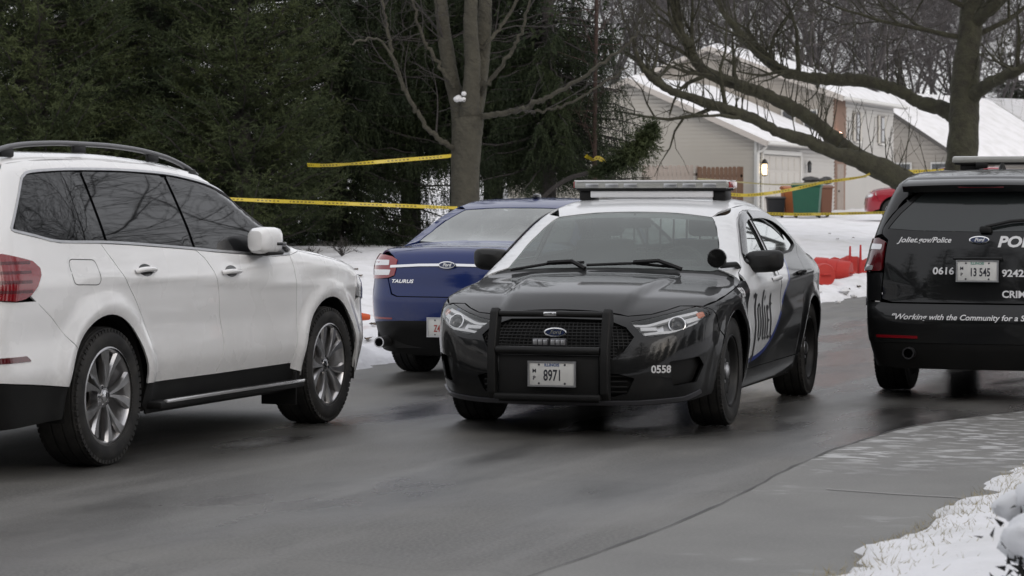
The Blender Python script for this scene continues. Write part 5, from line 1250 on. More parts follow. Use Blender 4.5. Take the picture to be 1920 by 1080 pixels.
    m.prism([(2.1, .8), (1.9, .98), (1.0, 1.10), (1.0, .9), (1.9, .88)], -.78, .78); m.prism([(-2.02, .35), (-2.02, .9), (-1.9, 1.18), (-2.35, 1.2), (-2.5, .95), (-2.5, .35)], -.80, .80)
    m.build('underbody', M['underbody'], root)
    m = MB(); m.box((-.2, 0, 1.35), (.9, 1.25, .02)); m.box((-.25, .38, 1.32), (.16, .5, .5), bev=.05); m.box((-.25, -.38, 1.32), (.16, .5, .5), bev=.05); m.build('seat', M['seat'], root)
    for x, sg in ((1.02, -1), (1.02, 1)):
        m = MB(); m.box((x - .04, sg * .83, .27), (.02, .25, .22), bev=.005); m.build('mud_flap', K, root)
    return root
suv = make_suv()
suv.location = (-2.64, 16.474, 0); suv.rotation_euler = (0, 0, radians(90 - 19.75))
# ------------------------------------------------------------------ four-door sedan, two liveries
def make_sedan(police):
    AR = .408; wf, wr = (1.434, .362), (-1.434, .362)
    def relief(x, z):
        r1 = np.hypot(x - wf[0], z - wf[1]); r2 = np.hypot(x - wr[0], z - wr[1])
        fl = .018 * np.exp(-((r1 - .445) / .055) ** 2) + .018 * np.exp(-((r2 - .445) / .055) ** 2)
        zc = .905 - .028 * x
        return fl + .012 * np.exp(-((z - zc) / .045) ** 2) * sstep(x, -2.6, -1.8) * sstep(-x, -2.2, -1.6) - .010 * np.exp(-((z - zc + .14) / .08) ** 2)
    b = Body(top=[(2.62, .50), (2.52, .64), (2.44, .735), (2.34, .795), (2.2, .845), (2.0, .893), (1.6, .952), (1.28, .990), (1.18, 1.015), (1.10, 1.050), (1.0, 1.102), (.7, 1.262), (.45, 1.382), (.22, 1.462), (-.1, 1.508), (-.4, 1.524), (-.7, 1.512), (-.95, 1.470), (-1.25, 1.370), (-1.6, 1.222), (-1.76, 1.162), (-1.9, 1.136), (-2.2, 1.128), (-2.45, 1.118), (-2.56, 1.115), (-2.70, 1.07), (-2.9, .98)],
             width=[(.12, .78), (.20, .865), (.28, .905), (.40, .930), (.55, .955), (.70, .965), (.82, .962), (.90, .955), (.97, .940), (1.03, .912), (1.08, .880), (1.14, .850), (1.25, .797), (1.38, .722), (1.46, .655), (1.56, .55)],
             nose=[(.12, 2.38), (.20, 2.47), (.32, 2.52), (.46, 2.53), (.58, 2.52), (.68, 2.49), (.76, 2.43), (.85, 2.30)],
             tail=[(.12, -2.46), (.22, -2.56), (.36, -2.64), (.5, -2.70), (.66, -2.71), (.8, -2.69), (.95, -2.68), (1.05, -2.66), (1.14, -2.60)],
             wx=[(2.6, -.18), (2.3, -.105), (1.9, -.02), (1.4, 0), (-1.4, 0), (-1.9, -.035), (-2.2, -.105), (-2.45, -.18), (-2.8, -.30)], relief=relief, cf=.12, cr=.12, cn=.27, ct=.15, kend=.22, ktend=.20, ktop=.085)
    b.xa_f = 1.50; b.xa_r = -1.65
    if police: root = empty('police_sedan'); tag(root, 'black and white police sedan with push bumper and roof light bar', 'police car')
    else: root = empty('blue_sedan'); tag(root, 'dark blue sedan parked at the snowy kerb, seen from behind', 'car')
    P = M['paint_black'] if police else M['paint_blue']; Wt = M['paint_policewhite'] if police else P; K = M['black_plastic']; G = .0025
    sR = lambda pts: [b.sp(x, z) for x, z in pts]
    # --- side panels
    fe = [(.975, .345), (1.005, .46), (1.025, .62), (1.03, .80), (1.02, .95), (1.005, 1.005)]
    bs = [(-.085, 1.426), (-.105, 1.09), (-.115, .80), (-.115, .345)]
    re = [(-1.36, 1.175), (-1.20, 1.09), (-1.13, .98), (-1.07, .85), (-.99, .70), (-.92, .56), (-.895, .45), (-.895, .345)]
    ftop = [(.90, 1.045), (.76, 1.125), (.59, 1.220), (.41, 1.318), (.28, 1.370), (.08, 1.412)]
    rtop = [(-.3, 1.430), (-.55, 1.425), (-.80, 1.402), (-1.02, 1.345), (-1.2, 1.262)]
    gf = rp([(.77, 1.070), (-.055, 1.09), (-.045, 1.392), (.08, 1.383), (.27, 1.340), (.40, 1.286), (.58, 1.190), (.72, 1.108)], .02)
    gr_ = rp([(-.155, 1.095), (-1.02, 1.125), (-1.27, 1.170), (-1.17, 1.235), (-1.0, 1.314), (-.79, 1.368), (-.55, 1.392), (-.30, 1.397), (-.140, 1.395)], .02)
    panel(b, 'front_door', 'L', fe + ftop + bs, Wt, root, gap=G, mirror=True, h=.035, holes=[gf])
    panel(b, 'rear_door', 'L', bs[::-1] + rtop + re, P, root, gap=G, mirror=True, h=.035, holes=[gr_])
    panel(b, 'side_window', 'L', inset(gf, -.004), M['side_glass'] , root, off=-.010, thick=0, mirror=True, h=.06)
    panel(b, 'side_window', 'L', inset(gr_, -.004), M['side_glass'], root, off=-.010, thick=0, mirror=True, h=.06)
    for gg in (gf, gr_):
        o_, i_ = ring(inset(gg, -.012), .016)
        panel(b, 'window_seal', 'L', o_, M['black_plastic'], root, off=.003, thick=.012, mirror=True, h=.06, holes=[i_])
    sh = [b.shoulder(x, .026) for x in (1.10, 1.25, 1.45, 1.65, 1.85, 2.0)]
    fender = [(1.005, 1.035 - .03)] + sh + [(1.965, .79), (1.90, .73), (1.865, .66)] + arc(*wf, AR, 34, 184, 18) + [(1.02, .335)] + fe
    panel(b, 'front_fender', 'L', fender, P, root, gap=G, mirror=True, h=.035)
    tl_side = [(-2.27, 1.045), (-2.22, 1.01), (-2.215, .94), (-2.25, .88), (-2.31, .855)]
    seam = [(-2.28, .83), (-2.16, .75), (-2.0, .69), (-1.86, .66)]
    b.wdir = -1; rsd = [(.69, 1.150), (.675, 1.19), (.64, 1.26), (.60, 1.33), (.55, 1.385), (.51, 1.42)]
    cpil = b.conv(rsd[::-1], 'W', 'L')
    b.wdir = 1; wse = [(.750, 1.028), (.738, 1.06), (.705, 1.15), (.660, 1.245), (.605, 1.335), (.560, 1.380)]
    apil = b.conv(wse, 'W', 'L')
    dsh = [b.shoulder(x, .026, .72) for x in (-1.84, -2.05, -2.2)] + [(-2.30, 1.052)]
    quarter = re + [(-.96, .345)] + arc(*wr, AR, 3, 135, 18)[1:] + seam[::-1] + tl_side[::-1] + [] + dsh[::-1] + cpil[:1:-1] + [(-1.2, 1.262)]
    panel(b, 'quarter_panel', 'L', quarter, P, root, gap=G * .6, mirror=True, h=.035)
    rail = [(-1.2, 1.262)] + rtop[::-1][1:] + [(-.085, 1.426)] + ftop[::-1] + [(1.005, 1.005), sh[0]] + apil + [(.12, 1.442), (-.3, 1.462), (-.6, 1.460), (-.85, 1.440), cpil[0], cpil[1], cpil[2]]
    panel(b, 'roof_side', 'L', rail, Wt, root, mirror=True, h=.03)
    sill = [(-.96, .340), (-.895, .340), (.975, .340), (1.02, .33), (1.0, .26), (.9, .215), (-.9, .215), (-.97, .27)]
    panel(b, 'sill', 'L', sill, P, root, off=-.002, mirror=True, h=.05)
    # --- roof, screens
    b.wdir = 1; rf = b.conv([(0, 1.418), (.3, 1.410)], 'W', 'T') + b.conv([apil[-1], (.12, 1.442), (-.3, 1.462), (-.6, 1.460), (-.85, 1.440), cpil[0]], 'L', 'T') + [(-1.055, .3), (-1.065, 0)]
    panel(b, 'roof', 'T', symT(rf), Wt, root, h=.05)
    b.wdir = 1
    ws = [(0, 1.040), (.40, 1.034), (.70, 1.018)] + wse + [(.3, 1.410), (0, 1.418)]
    panel(b, 'windscreen', 'W', sym(ws), M['windscreen'] if police else M['side_glass'], root, off=-.004, thick=0, h=.05)
    band = [(0, 1.385), (.3, 1.380), (.580, 1.358), (.560, 1.380), (.3, 1.410), (0, 1.418)]
    panel(b, 'screen_frit', 'W', sym(band), M['black_gloss'], root, off=-.010, thick=0, h=.05)
    b.wdir = -1
    rs = [(0, 1.150), (.45, 1.142)] + rsd + [(.3, 1.445), (0, 1.450)]
    panel(b, 'rear_window', 'W', sym(rs), M['side_glass'] if police else M['frosted_screen'], root, off=-.004, thick=0, h=.05)
    # --- hood and cowl
    ftopF = [(.90, .818), (.78, .792), (.66, .768), (.50, .757), (.34, .778), (0, .790)]
    hood = [(1.17, 0), (1.16, .40), (1.10, .72)] + [b.tp(*p) for p in sh] + b.conv(ftopF, 'F', 'T')
    def bulge(Pt, N, V2):
        ay = np.abs(Pt[:, 1]); w = .40 + .14 * (2.3 - Pt[:, 0]) / 1.1
        k = .026 * sstep(-(ay - w), -.025, .025) * sstep(Pt[:, 0], 1.15, 1.5) * sstep(-Pt[:, 0], -2.36, -2.1)
        Q = Pt.copy(); Q[:, 2] += k; return Q
    hm = panel(b, 'hood', 'T', symT(hood), P, root, gap=G, h=.03, fn=bulge)[0]
    hm.data.free_tangents() if False else None
    # redo shading of the raised hood from its real geometry
    nn = hm.data
    if nn.has_custom_normals:
        with bpy.context.temp_override(object=hm, active_object=hm, mesh=nn):
            try: bpy.ops.mesh.customdata_custom_splitnormals_clear()
            except Exception: pass
        nn.set_sharp_from_angle(angle=radians(50))
    cw = [(1.19, 0), (1.17, .40), (1.11, .74), (1.08, .84), (1.0, .80), (1.04, .70), (1.09, .40), (1.11, 0)]
    panel(b, 'cowl', 'T', symT(cw), K, root, off=-.008, thick=0, h=.05)
    for (y0, y1, x0) in ((-.70, -.18, 1.12), (-.15, .50, 1.14)):
        Pw, Nw = b.hit('T', [(x0 - .01, y0), (x0 - .04, (y0 + y1) / 2), (x0 - .03, y1)]); m = MB()
        m.tube([Vector(p) + Vector(n) * .022 for p, n in zip(Pw, Nw)], .011, 6); wi = m.build('wiper', K, root)
        m = MB(); q = Vector(Pw[1]) + Vector(Nw[1]) * .03; m.tube([q, (q + Vector((.02, .18, .012))), Vector((1.15, y1 + .02, 1.03))], .016, 6); m.build('wiper_arm', K, wi)
    # --- nose
    fsm = [(2.02, .835), (1.965, .79), (1.90, .72), (1.865, .655)]
    fb = ftopF[::-1] + sR([sh[-1]] + fsm[1:] + arc(*wf, AR, 33, 4, 6) + [(1.86, .24)]) + [(.85, .205), (.5, .19), (0, .185)]
    grl = rp([(0, .742), (.36, .735), (.47, .69), (.51, .63), (.44, .535), (.36, .485), (0, .48), ], .0) ; grl = sym(grl)
    lgr = sym([(0, .40), (.40, .40), (.50, .37), (.46, .27), (.38, .245), (0, .24)])
    hl = [(.50, .724), (.60, .738), (.80, .778), (.93, .803)] + sR([(2.03, .815), (2.0, .800), (2.01, .760)]) + [(.93, .712), (.76, .660), (.61, .628), (.57, .636)]
    hl = rp(hl, .012)
    fog = rp([(.70, .475), (.93, .50), (.99, .44), (.93, .335), (.74, .315)], .02)
    holes = [grl, lgr, hl, [(-a, z) for a, z in hl], fog, [(-a, z) for a, z in fog]]
    panel(b, 'front_bumper', 'F', sym(fb), P, root, gap=G, h=.035, holes=holes)
    panel(b, 'grille', 'F', inset(grl, -.01), M['underbody'], root, off=-.05, thick=0, h=.06)
    for i in range(-13, 14):
        pass
    gm = MB()
    for zz in np.arange(.495, .74, .021):
        lim = .50 if zz > .56 else .40
        Pg, Ng = b.hit('F', [(s_, zz) for s_ in np.linspace(-lim, lim, 21)]); gm.tube([Vector(p) - Vector(n) * .022 for p, n in zip(Pg, Ng)], .0042, 4)
    for s_ in np.arange(-.49, .5, .03):
        z0 = .485 if abs(s_) < .4 else .56
        Pg, Ng = b.hit('F', [(s_, z) for z in np.linspace(z0, .735, 7)]); gm.tube([Vector(p) - Vector(n) * .022 for p, n in zip(Pg, Ng)], .0042, 4)
    gm.build('grille_mesh', K, root)
    panel(b, 'lower_grille', 'F', inset(lgr, -.01), M['underbody'], root, off=-.04, thick=0, h=.06)
    gm = MB()
    for zz in (.275, .31, .345, .38):
        Pg, Ng = b.hit('F', [(s_, zz) for s_ in np.linspace(-.46, .46, 13)]); gm.tube([Vector(p) - Vector(n) * .015 for p, n in zip(Pg, Ng)], .008, 4)
    gm.build('lower_grille_bar', K, root)
    lip = [(0, .20), (.5, .205), (.86, .225), (.98, .262)]
    panel(b, 'front_lip', 'F', sym([(0, .222), (.5, .226), (.84, .246), (.98, .285), (1.0, .262), (.86, .222), (.5, .202), (0, .198)]), M['decal_grey'], root, off=.012, thick=.03, h=.05)
    for sg in (1, -1):
        f_ = [(sg * a, z) for a, z in fog]
        panel(b, 'fog_pocket', 'F', inset(f_, -.006), K, root, off=-.04, thick=0, h=.05)
        lamp = panel(b, 'headlamp', 'F', inset([(sg * a, z) for a, z in hl], .002), M['lamp_glass'], root, off=-.002, thick=.004, h=.04)[0]
        panel(b, 'lamp_housing', 'F', inset([(sg * a, z) for a, z in hl], -.004), M['lamp_housing'], lamp, off=-.055, thick=0, h=.05)
        # reflector bowls, projector, bright blades and side marker
        Pq, Nq = b.hit('F', [(sg * .80, .725)]); q = Vector(Pq[0]) - Vector(Nq[0]) * .035; n = (Vector(Nq[0]) + Vector((.8, 0, 0))).normalized()
        Mx = n.to_track_quat('Y', 'Z').to_matrix().to_4x4(); Mx.translation = q
        m = MB(); m.lathe([(.050, .012), (.040, -.01), (.034, -.02)], 24, M=Mx); m.lathe([(.050, .012), (.056, .010), (.054, -.03)], 24, M=Mx); m.build('projector_ring', M['chrome'], lamp)
        m = MB(); m.lathe([(.0, .012), (.020, .008), (.034, -.006), (.034, -.02)], 20, M=Mx); m.build('projector_lens', M['privacy_glass'], lamp)
        for pts, wd in (([(.575, .655), (.66, .665), (.80, .676), (.95, .722)], .016), ([(.50, .715), (.60, .712), (.70, .735), (.84, .770), (.99, .795)], .014), ([(.86, .735), (.98, .755)], .028), ([(.56, .69), (.66, .692)], .022)):
            panel(b, 'lamp_blade', 'F', strip([(sg * a, z) for a, z in curve(pts, 4)], wd), M['lamp_white'], lamp, off=-.022, thick=.016, h=.05)
        panel(b, 'lamp_reflector', 'F', rp([(sg * a, z) for a, z in [(.56, .66), (.70, .675), (.72, .755), (.52, .715)]], .01), M['satin_metal'], lamp, off=-.045, thick=.0, h=.04)
        panel(b, 'lamp_reflector', 'F', rp([(sg * a, z) for a, z in [(.88, .700), (.98, .73), (.98, .777), (.88, .760)]], .01), M['satin_metal'], lamp, off=-.042, thick=.0, h=.04)
        panel(b, 'side_marker', 'F', rp([(sg * a, z) for a, z in [(.965, .745), (1.03, .762), (1.03, .797), (.965, .786)]], .01), M['lamp_amber'], lamp, off=-.020, thick=.01, h=.04)
    # --- tail
    rb = [(0, .700), (.42, .700), (.47, .72), (.50, .80), (.515, .85), (.62, .848), (.74, .848)] + sR([(-2.31, .850)] + seam + arc(*wr, AR, 136, 172, 6)) + sR([(-1.88, .345)]) + [(.92, .42), (.66, .485), (.4, .50), (0, .505)]
    panel(b, 'rear_bumper', 'B', sym(rb), P, root, gap=G * .6, h=.04)
    vl = [(0, .505), (.4, .50), (.66, .485), (.92, .42)] + sR([(-1.88, .345), (-1.86, .30)]) + [(.92, .27), (.70, .235), (.35, .205), (0, .20)]
    panel(b, 'rear_valance', 'B', sym(vl), K, root, off=-.006, h=.05)
    lid = [(0, .704), (.415, .704), (.462, .725), (.492, .80), (.51, .85), (.46, .87), (.452, .93), (.492, 1.015), (.52, 1.035), (.56, 1.055), (.50, 1.075), (.3, 1.098), (0, 1.104)]
    panel(b, 'trunk_lid', 'B', sym(lid), P, root, gap=G, h=.04)
    dk = [(-1.76, 0), (-1.76, .45), (-1.74, .64)] + [b.tp(*p) for p in dsh] + b.conv([(.56, 1.055), (.50, 1.075), (.3, 1.098), (0, 1.104)], 'B', 'T')
    panel(b, 'deck', 'T', symT(dk), P, root, off=-.001, h=.05)
    for sg in (1, -1):
        tl = [(.46, 1.005), (.52, 1.030), (.60, 1.043), (.74, 1.048)] + sR([(-2.30, 1.050)] + tl_side) + [(.76, .842), (.60, .846), (.415 + .09, .855), (.452, .875), (.445, .93)]
        tl = rp([(sg * a, z) for a, z in tl], .012)
        lamp = panel(b, 'tail_lamp', 'B', inset(tl, .002), M['lamp_red'], root, off=.008, thick=.03, h=.04)[0]
        for z0, z1 in ((.875, .922), (.955, 1.000)):
            cl = [(.50 if z0 < .9 else .515, z0 + .004), (.70, z0), (.70, z1), (.49 if z0 < .9 else .53, z1)]
            panel(b, 'reversing_lens', 'B', rp([(sg * a, z) for a, z in cl], .008), M['lamp_clear'], lamp, off=.0095, thick=.004, h=.05)
            cl = [(.715, z0), (.93, z0 + .004), (.93, z1), (.715, z1)]
            panel(b, 'reversing_lens', 'B', rp([(sg * a, z) for a, z in cl], .008), M['satin_metal'], lamp, off=.0095, thick=.004, h=.05)
        panel(b, 'reflector', 'B', rp([(sg * a, z) for a, z in ((.46, .512), (.70, .508), (.70, .528), (.46, .526))], .004), M['lamp_red'], root, off=.004, thick=.01, h=.05)
        ex = MB(); ex.lathe([(.036, -.16), (.046, -.16), (.046, .02), (.040, .02), (.036, .01)], 24, 'x', c=(-2.56, sg * .60, .322)); ex.build('exhaust_tip', M['satin_metal'], root)
    panel(b, 'chrome_strip', 'B', strip([(-.50, .948), (-.25, .962), (0, .966), (.25, .962), (.50, .948)], .020), M['chrome'], root, off=.010, thick=.012, h=.04)
    Pe, Ne = b.hit('B', [(0, .968)]); emblem(root, Vector(Pe[0]) + Vector((-.018, 0, 0)), (0, -1, 0), (.05, 0, 1), .150, .060)
    lettering(b, 'lettering', 'B', 'TAURUS', (.385, .828), .040, M['chrome'], root, off=.004, flip=True, shear=.25, bold=.001, sx=1.25)
    licence_plate(root, (-2.735, 0, .455), (0, -1, 0), (0, 0, 1), '47K 203' if police else 'Z49 1627', M['plate_red'], tsize=.078, sx=.62, dx=0)
    # --- mirrors, handles
    for sg in (1, -1):
        m = MB(); m.tube([(.70, sg * .86, 1.075), (.68, sg * .91, 1.065)], [.05, .035], 10, flat=.6); ma = m.build('mirror_arm', M['black_gloss'], root)
        V = []; prof = [(0, .9), (.02, 1.0), (.07, 1.0), (.12, .86), (.15, .5)]
        for dx, r in prof:
            for j in range(20):
                q = 2 * pi * j / 20; cy, cz = cos(q), sin(q)
                V.append((.58 + dx, sg * (.985 + .135 * r * math.copysign(abs(cy) ** .55, cy)), 1.075 + .078 * r * math.copysign(abs(cz) ** .55, cz) + .012 * r * cy))
        m = MB(); m.add(V, [(i * 20 + j, i * 20 + (j + 1) % 20, (i + 1) * 20 + (j + 1) % 20, (i + 1) * 20 + j) for i in range(4) for j in range(20)] + [tuple(range(80, 100)), tuple(range(19, -1, -1))], True)
        mo = m.build('mirror', K if police else P, root)
        m = MB(); m.box((.578, sg * .975, 1.075), (.006, .21, .11), bev=.002); m.build('mirror_glass', M['chrome'], mo)
    door_handle(b, root, .08, .935, Wt if police else P, .19); door_handle(b, root, -.90, .955, P, .19)
    # --- cabin
    m = MB(); m.prism([(1.12, .80), (1.10, .99), (.92, 1.045), (.72, 1.03), (.62, .85), (.66, .70)], -.74, .74); m.box((.80, .36, 1.06), (.20, .34, .05), bev=.02); m.build('dashboard', M['dash'], root)
    m = MB(); Mx = Matrix.Translation((.52, .36, 1.0)) @ Matrix.Rotation(radians(-24), 4, 'Y'); m.tube([Mx @ Vector((0, .18 * cos(a), .18 * sin(a))) for a in np.linspace(0, 2 * pi, 25)], .014, 8, cap=False); m.box((.02, 0, 0), (.03, .14, .10), Mx, bev=.015); m.tube([Mx @ Vector((0, -.17, 0)), Mx @ Vector((0, .17, 0))], .014, 6); m.build('steering_wheel', M['dash'], root)
    for sg in (1, -1):
        m = MB(); Mx = Matrix.Translation((-.08, sg * .37, .62)) @ Matrix.Rotation(radians(-14), 4, 'Y')
        m.box((0, 0, .30), (.12, .46, .62), Mx, bev=.05); m.box((.0, 0, .72), (.09, .25, .17), Mx, bev=.04); m.box((.22, 0, -.08), (.50, .48, .14), Mx, bev=.05); m.build('seat', M['seat'], root)
    m = MB(); Mx = Matrix.Translation((-1.12, 0, .60)) @ Matrix.Rotation(radians(-20), 4, 'Y'); m.box((0, 0, .24), (.14, 1.25, .56), Mx, bev=.05); m.box((.28, 0, -.08), (.5, 1.25, .14), Mx, bev=.05); m.build('rear_seat', M['seat'], root)
    m = MB(); m.prism([(-1.22, 1.06), (-1.85, 1.10), (-1.85, 1.07), (-1.22, 1.03)], -.62, .62); m.build('parcel_shelf', M['dash'], root)
    Pv, Nv = b.hit('T', [(.36, 0)]); m = MB(); m.box((.40, 0, 1.335), (.03, .25, .065), bev=.015); m.tube([(.40, 0, 1.34), (.38, 0, 1.40)], .012, 6); m.build('rear_view_mirror', M['dash'], root)
    hlng = [(.20, 0), (.16, .48), (-.3, .50), (-.95, .46), (-1.0, 0)]
    panel(b, 'headliner', 'T', symT(hlng), M['dash'], root, off=-.03, thick=0, h=.10)
    # --- wheels and dark mass
    mats = WHEEL_POL if police else WHEEL_BLU
    for (cx, cz) in (wf, wr):
        for sg in (1, -1):
            wheel(root, (cx, sg * .812, .364), sg, .364, .245, .232, 'steel' if police else 'plain', mats, steer=0)
            l = MB(); pr = arc(cx, cz, AR + .012, -12, 192, 16); n = len(pr)
            l.add([(x, sg * .92, z) for x, z in pr] + [(x, sg * .52, z) for x, z in pr], [(i, i + 1, n + i + 1, n + i) for i in range(n - 1)] + [tuple(range(n, 2 * n))], True); l.build('wheel_liner', M['underbody'], root)
    m = MB(); m.prism([(2.36, .24), (2.36, .62), (2.15, .75), (1.12, .92), (1.05, .60), (-1.3, .55), (-1.8, 1.05), (-2.5, 1.05), (-2.58, .95), (-2.58, .27), (-1.9, .20), (1.9, .20)], -.52, .52)
    m.prism([(1.0, .20), (1.0, .60), (-.92, .60), (-.92, .20)], -.86, .86); m.prism([(2.1, .30), (2.1, .72), (1.88, .78), (1.88, .30)], -.74, .74); m.prism([(-1.90, .30), (-1.90, .95), (-2.45, .98), (-2.48, .30)], -.72, .72)
    m.build('underbody', M['underbody'], root)
    for sg in (1, -1):   # inner door skins keep the cabin dark
        m = MB(); m.box((-.05, sg * .80, .82), (2.0, .03, .46), bev=.01); m.build('door_trim', M['dash'], root)
    if police: dress_police(b, root, P, Wt, K, G)
    else:
        m = MB(); m.box((-.62, 0, 1.535), (.12, .05, .05), bev=.02); m.build('antenna', M['black_gloss'], root)
    return root

def dress_police(b, root, P, Wt, K, G):
    # white sweep carried from the front door onto the rear door, blue edge
    edge = curve([(-.62, 1.10), (-.50, .99), (-.30, .85), (-.17, .75), (-.118, .70)], 4)
    panel(b, 'livery_sweep', 'L', [(-.118, .70), (-.118, 1.088)] + [(-.30, 1.092), (-.60, 1.10)] + edge[1:-1], Wt, root, off=.0018, thick=0, mirror=True, h=.035)
    lowc = curve([(-.112, .70), (.02, .615), (.20, .525), (.42, .452), (.64, .418), (.80, .405), (.96, .40)], 4)
    panel(b, 'livery_sweep', 'L', lowc + [(.985, .40), (.972, .349), (-.112, .349)], P, root, off=.0018, thick=0, mirror=True, h=.035)
    band = curve([(-.62, 1.10), (-.50, .99), (-.30, .85), (-.17, .75)], 4) 
    panel(b, 'livery_stripe', 'L', strip([p[:2] for p in band], .030), M['livery_blue'], root, off=.003, thick=0, mirror=True, h=.04)
    panel(b, 'livery_stripe', 'L', strip([p[:2] for p in lowc], .030), M['livery_blue'], root, off=.003, thick=0, mirror=True, h=.04)
    # tall black-letter town name on the front door, unit number on the fender, star badge
    def bl(strokes): return strokes
    V = []; Fc = []
    def bar(x, z0, z1, w=.030, cut=.016):
        b0 = len(V); V.extend([(x - w / 2, z0 + cut), (x, z0), (x + w / 2, z0 + cut), (x + w / 2, z1 - cut * .4), (x, z1), (x - w / 2, z1 - cut)]); Fc.append(tuple(range(b0, b0 + 6)))
    def dia(x, z, w=.036, h_=.036):
        b0 = len(V); V.extend([(x - w / 2, z), (x, z - h_ / 2), (x + w / 2, z), (x, z + h_ / 2)]); Fc.append((b0, b0 + 1, b0 + 2, b0 + 3))
    X = 0.0; S = .060
    # J
    bar(X + .04, -.22, .18, .036); dia(X, .17, .08, .04); dia(X + .01, -.22, .07, .05); X += S * 1.9
    bar(X, -.10, .10); bar(X + S, -.10, .10); dia(X + S / 2, .105, .07, .03); dia(X + S / 2, -.105, .07, .03); X += S * 2     # o
    bar(X, -.10, .20, .034); dia(X + .012, -.105, .05, .03); X += S                                                          # l
    bar(X, -.10, .10); dia(X, .145, .034, .04); dia(X + .012, -.105, .05, .03); X += S                                       # i
    bar(X, -.10, .10); dia(X + S * .45, .08, .06, .04); dia(X + S * .45, -.105, .07, .03); dia(X + S * .3, .0, .07, .022); X += S * 1.5   # e
    bar(X, -.10, .17, .034); dia(X + .012, .10, .09, .026); dia(X + .015, -.105, .06, .03)                                  # t
    A = np.array(V); A[:, 0] -= X / 2; A = A * np.array([1.30, 1.12])
    for mir in (False, True):
        lettering(b, 'lettering', 'L', '', (.56, .655), 1, M['decal_black'], root, off=.0032, flip=not mir, mirror=mir, V2=(A, Fc))
        lettering(b, 'lettering', 'L', '558', (1.25, .875), .085, M['decal_white'], root, off=.0025, flip=not mir, mirror=mir, bold=.002, sx=.9)
        st = [(.055 * (1 if i % 2 == 0 else .42) * sin(pi * i / 5), .055 * (1 if i % 2 == 0 else .42) * cos(pi * i / 5)) for i in range(10)]
        V2, T2 = tri2d(st, .1); lettering(b, 'star_badge', 'L', '', (.02, .985), 1, M['decal_black'], root, off=.0032, flip=not mir, mirror=mir, V2=(V2, [tuple(t) for t in T2]))
    lettering(b, 'lettering', 'F', '0558', (.655, .425), .066, M['decal_white'], root, off=.003, flip=False, bold=.0018, sx=.92)
    # badge on the nose
    Pe, Ne = b.hit('F', [(0, .655)]); emblem(root, Vector(Pe[0]) + Vector((.004, 0, 0)), (0, 1, 0), (-.15, 0, 1), .150, .060)
    # push bumper
    pb = root
    for sg in (1, -1):
        m = MB(); pr = [(2.515, .805), (2.555, .815), (2.585, .79), (2.645, .56), (2.655, .46), (2.645, .28), (2.61, .235), (2.56, .235), (2.58, .5), (2.54, .64), (2.49, .74)]
        m.prism(pr, sg * .37 - .027, sg * .37 + .027); up = m.build('push_bumper_upright', K, pb)
        md = up.modifiers.new('bevel', 'BEVEL'); md.width = .008; md.segments = 2
        m = MB(); m.box((2.45, sg * .33, .30), (.30, .03, .08)); m.build('bumper_bracket', M['underbody'], pb)
    m = MB(); m.tube([(2.555, -.34, .775), (2.560, 0, .777), (2.555, .34, .775)], .020, 12); m.build('push_bumper_bar', K, pb)
    m = MB(); m.tube([(2.63, -.34, .548), (2.635, 0, .548), (2.63, .34, .548)], .026, 12); m.build('push_bumper_bar', K, pb)
    m = MB(); m.box((2.605, 0, .37), (.016, .66, .30), bev=.005); m.box((2.635, 0, .255), (.06, .70, .04), bev=.012); m.build('push_bumper_plate', K, pb)
    m = MB(); m.box((2.578, .0, .777), (.012, .085, .026), bev=.005); m.box((2.584, -.028, .779), (.006, .03, .012), bev=.002); m.box((2.584, .028, .779), (.006, .03, .012), bev=.002); m.build('winged_badge', M['chrome'], pb)
    for y in (-.058, .058):
        m = MB(); m.box((2.585, y, .598), (.035, .104, .048), bev=.006); gl = m.build('grille_light', M['decal_grey'], root)
        m = MB(); [m.box((2.604, y + d, .598), (.006, .026, .034), bev=.002) for d in (-.033, 0, .033)]; m.build('light_lens', M['satin_metal'], gl)
    licence_plate(root, (2.655, .035, .402), (0, 1, 0), (0, 0, 1), '8971', M['plate_ink'], tsize=.098, sx=.62, top='ILLINOIS', side='MP', dx=.005)
    # roof light bar on two feet
    lb = MB(); lb.box((-.22, 0, 1.612), (.29, 1.16, .060), bev=.022); bar_ = lb.build('light_bar', M['lightbar_lens'], root)
    m = MB(); m.box((-.22, 0, 1.577), (.27, 1.12, .016), bev=.004); m.build('light_bar_tray', M['underbody'], bar_)
    m = MB(); m.box((-.065, 0, 1.642), (.012, 1.14, .008)); m.box((-.375, 0, 1.642), (.012, 1.14, .008)); m.build('light_bar_rim', M['decal_white'], bar_)
    for sg in (1, -1):
        m = MB(); m.box((-.22, sg * .50, 1.535), (.20, .10, .075), bev=.012); m.build('light_bar_foot', K, bar_)
        m = MB(); m.box((-.22, sg * .583, 1.612), (.24, .012, .046), bev=.005); m.build('end_lens', M['lens_red'], bar_)
    m = MB(); m.box((-.12, 0, 1.543), (.04, .92, .050), bev=.008); m.build('light_bar_shield', M['decal_white'], bar_)
    for y in (-.44, -.29, -.15, .15, .29, .44):
        m = MB(); m.box((-.080, y, 1.607), (.014, .10, .030), bev=.004); m.build('light_module', M['satin_metal'], bar_)
    # pillar spotlight on the driver side
    m = MB(); q = Vector((1.12, .76, 1.105)); d = Vector((1, .10, .05)).normalized(); Mx = d.to_track_quat('Y', 'Z').to_matrix().to_4x4(); Mx.translation = q
    m.lathe([(.0, -.085), (.038, -.076), (.061, -.045), (.068, -.01), (.066, .026), (.060, .031), (.0, .032)], 24, M=Mx); sp_ = m.build('spotlight', M['black_gloss'], root)
    m = MB(); m.tube([q + Vector((-.02, .02, -.05)), (.98, .86, 1.06), (.93, .865, 1.04)], .020, 8); m.build('spotlight_arm', K, sp_)
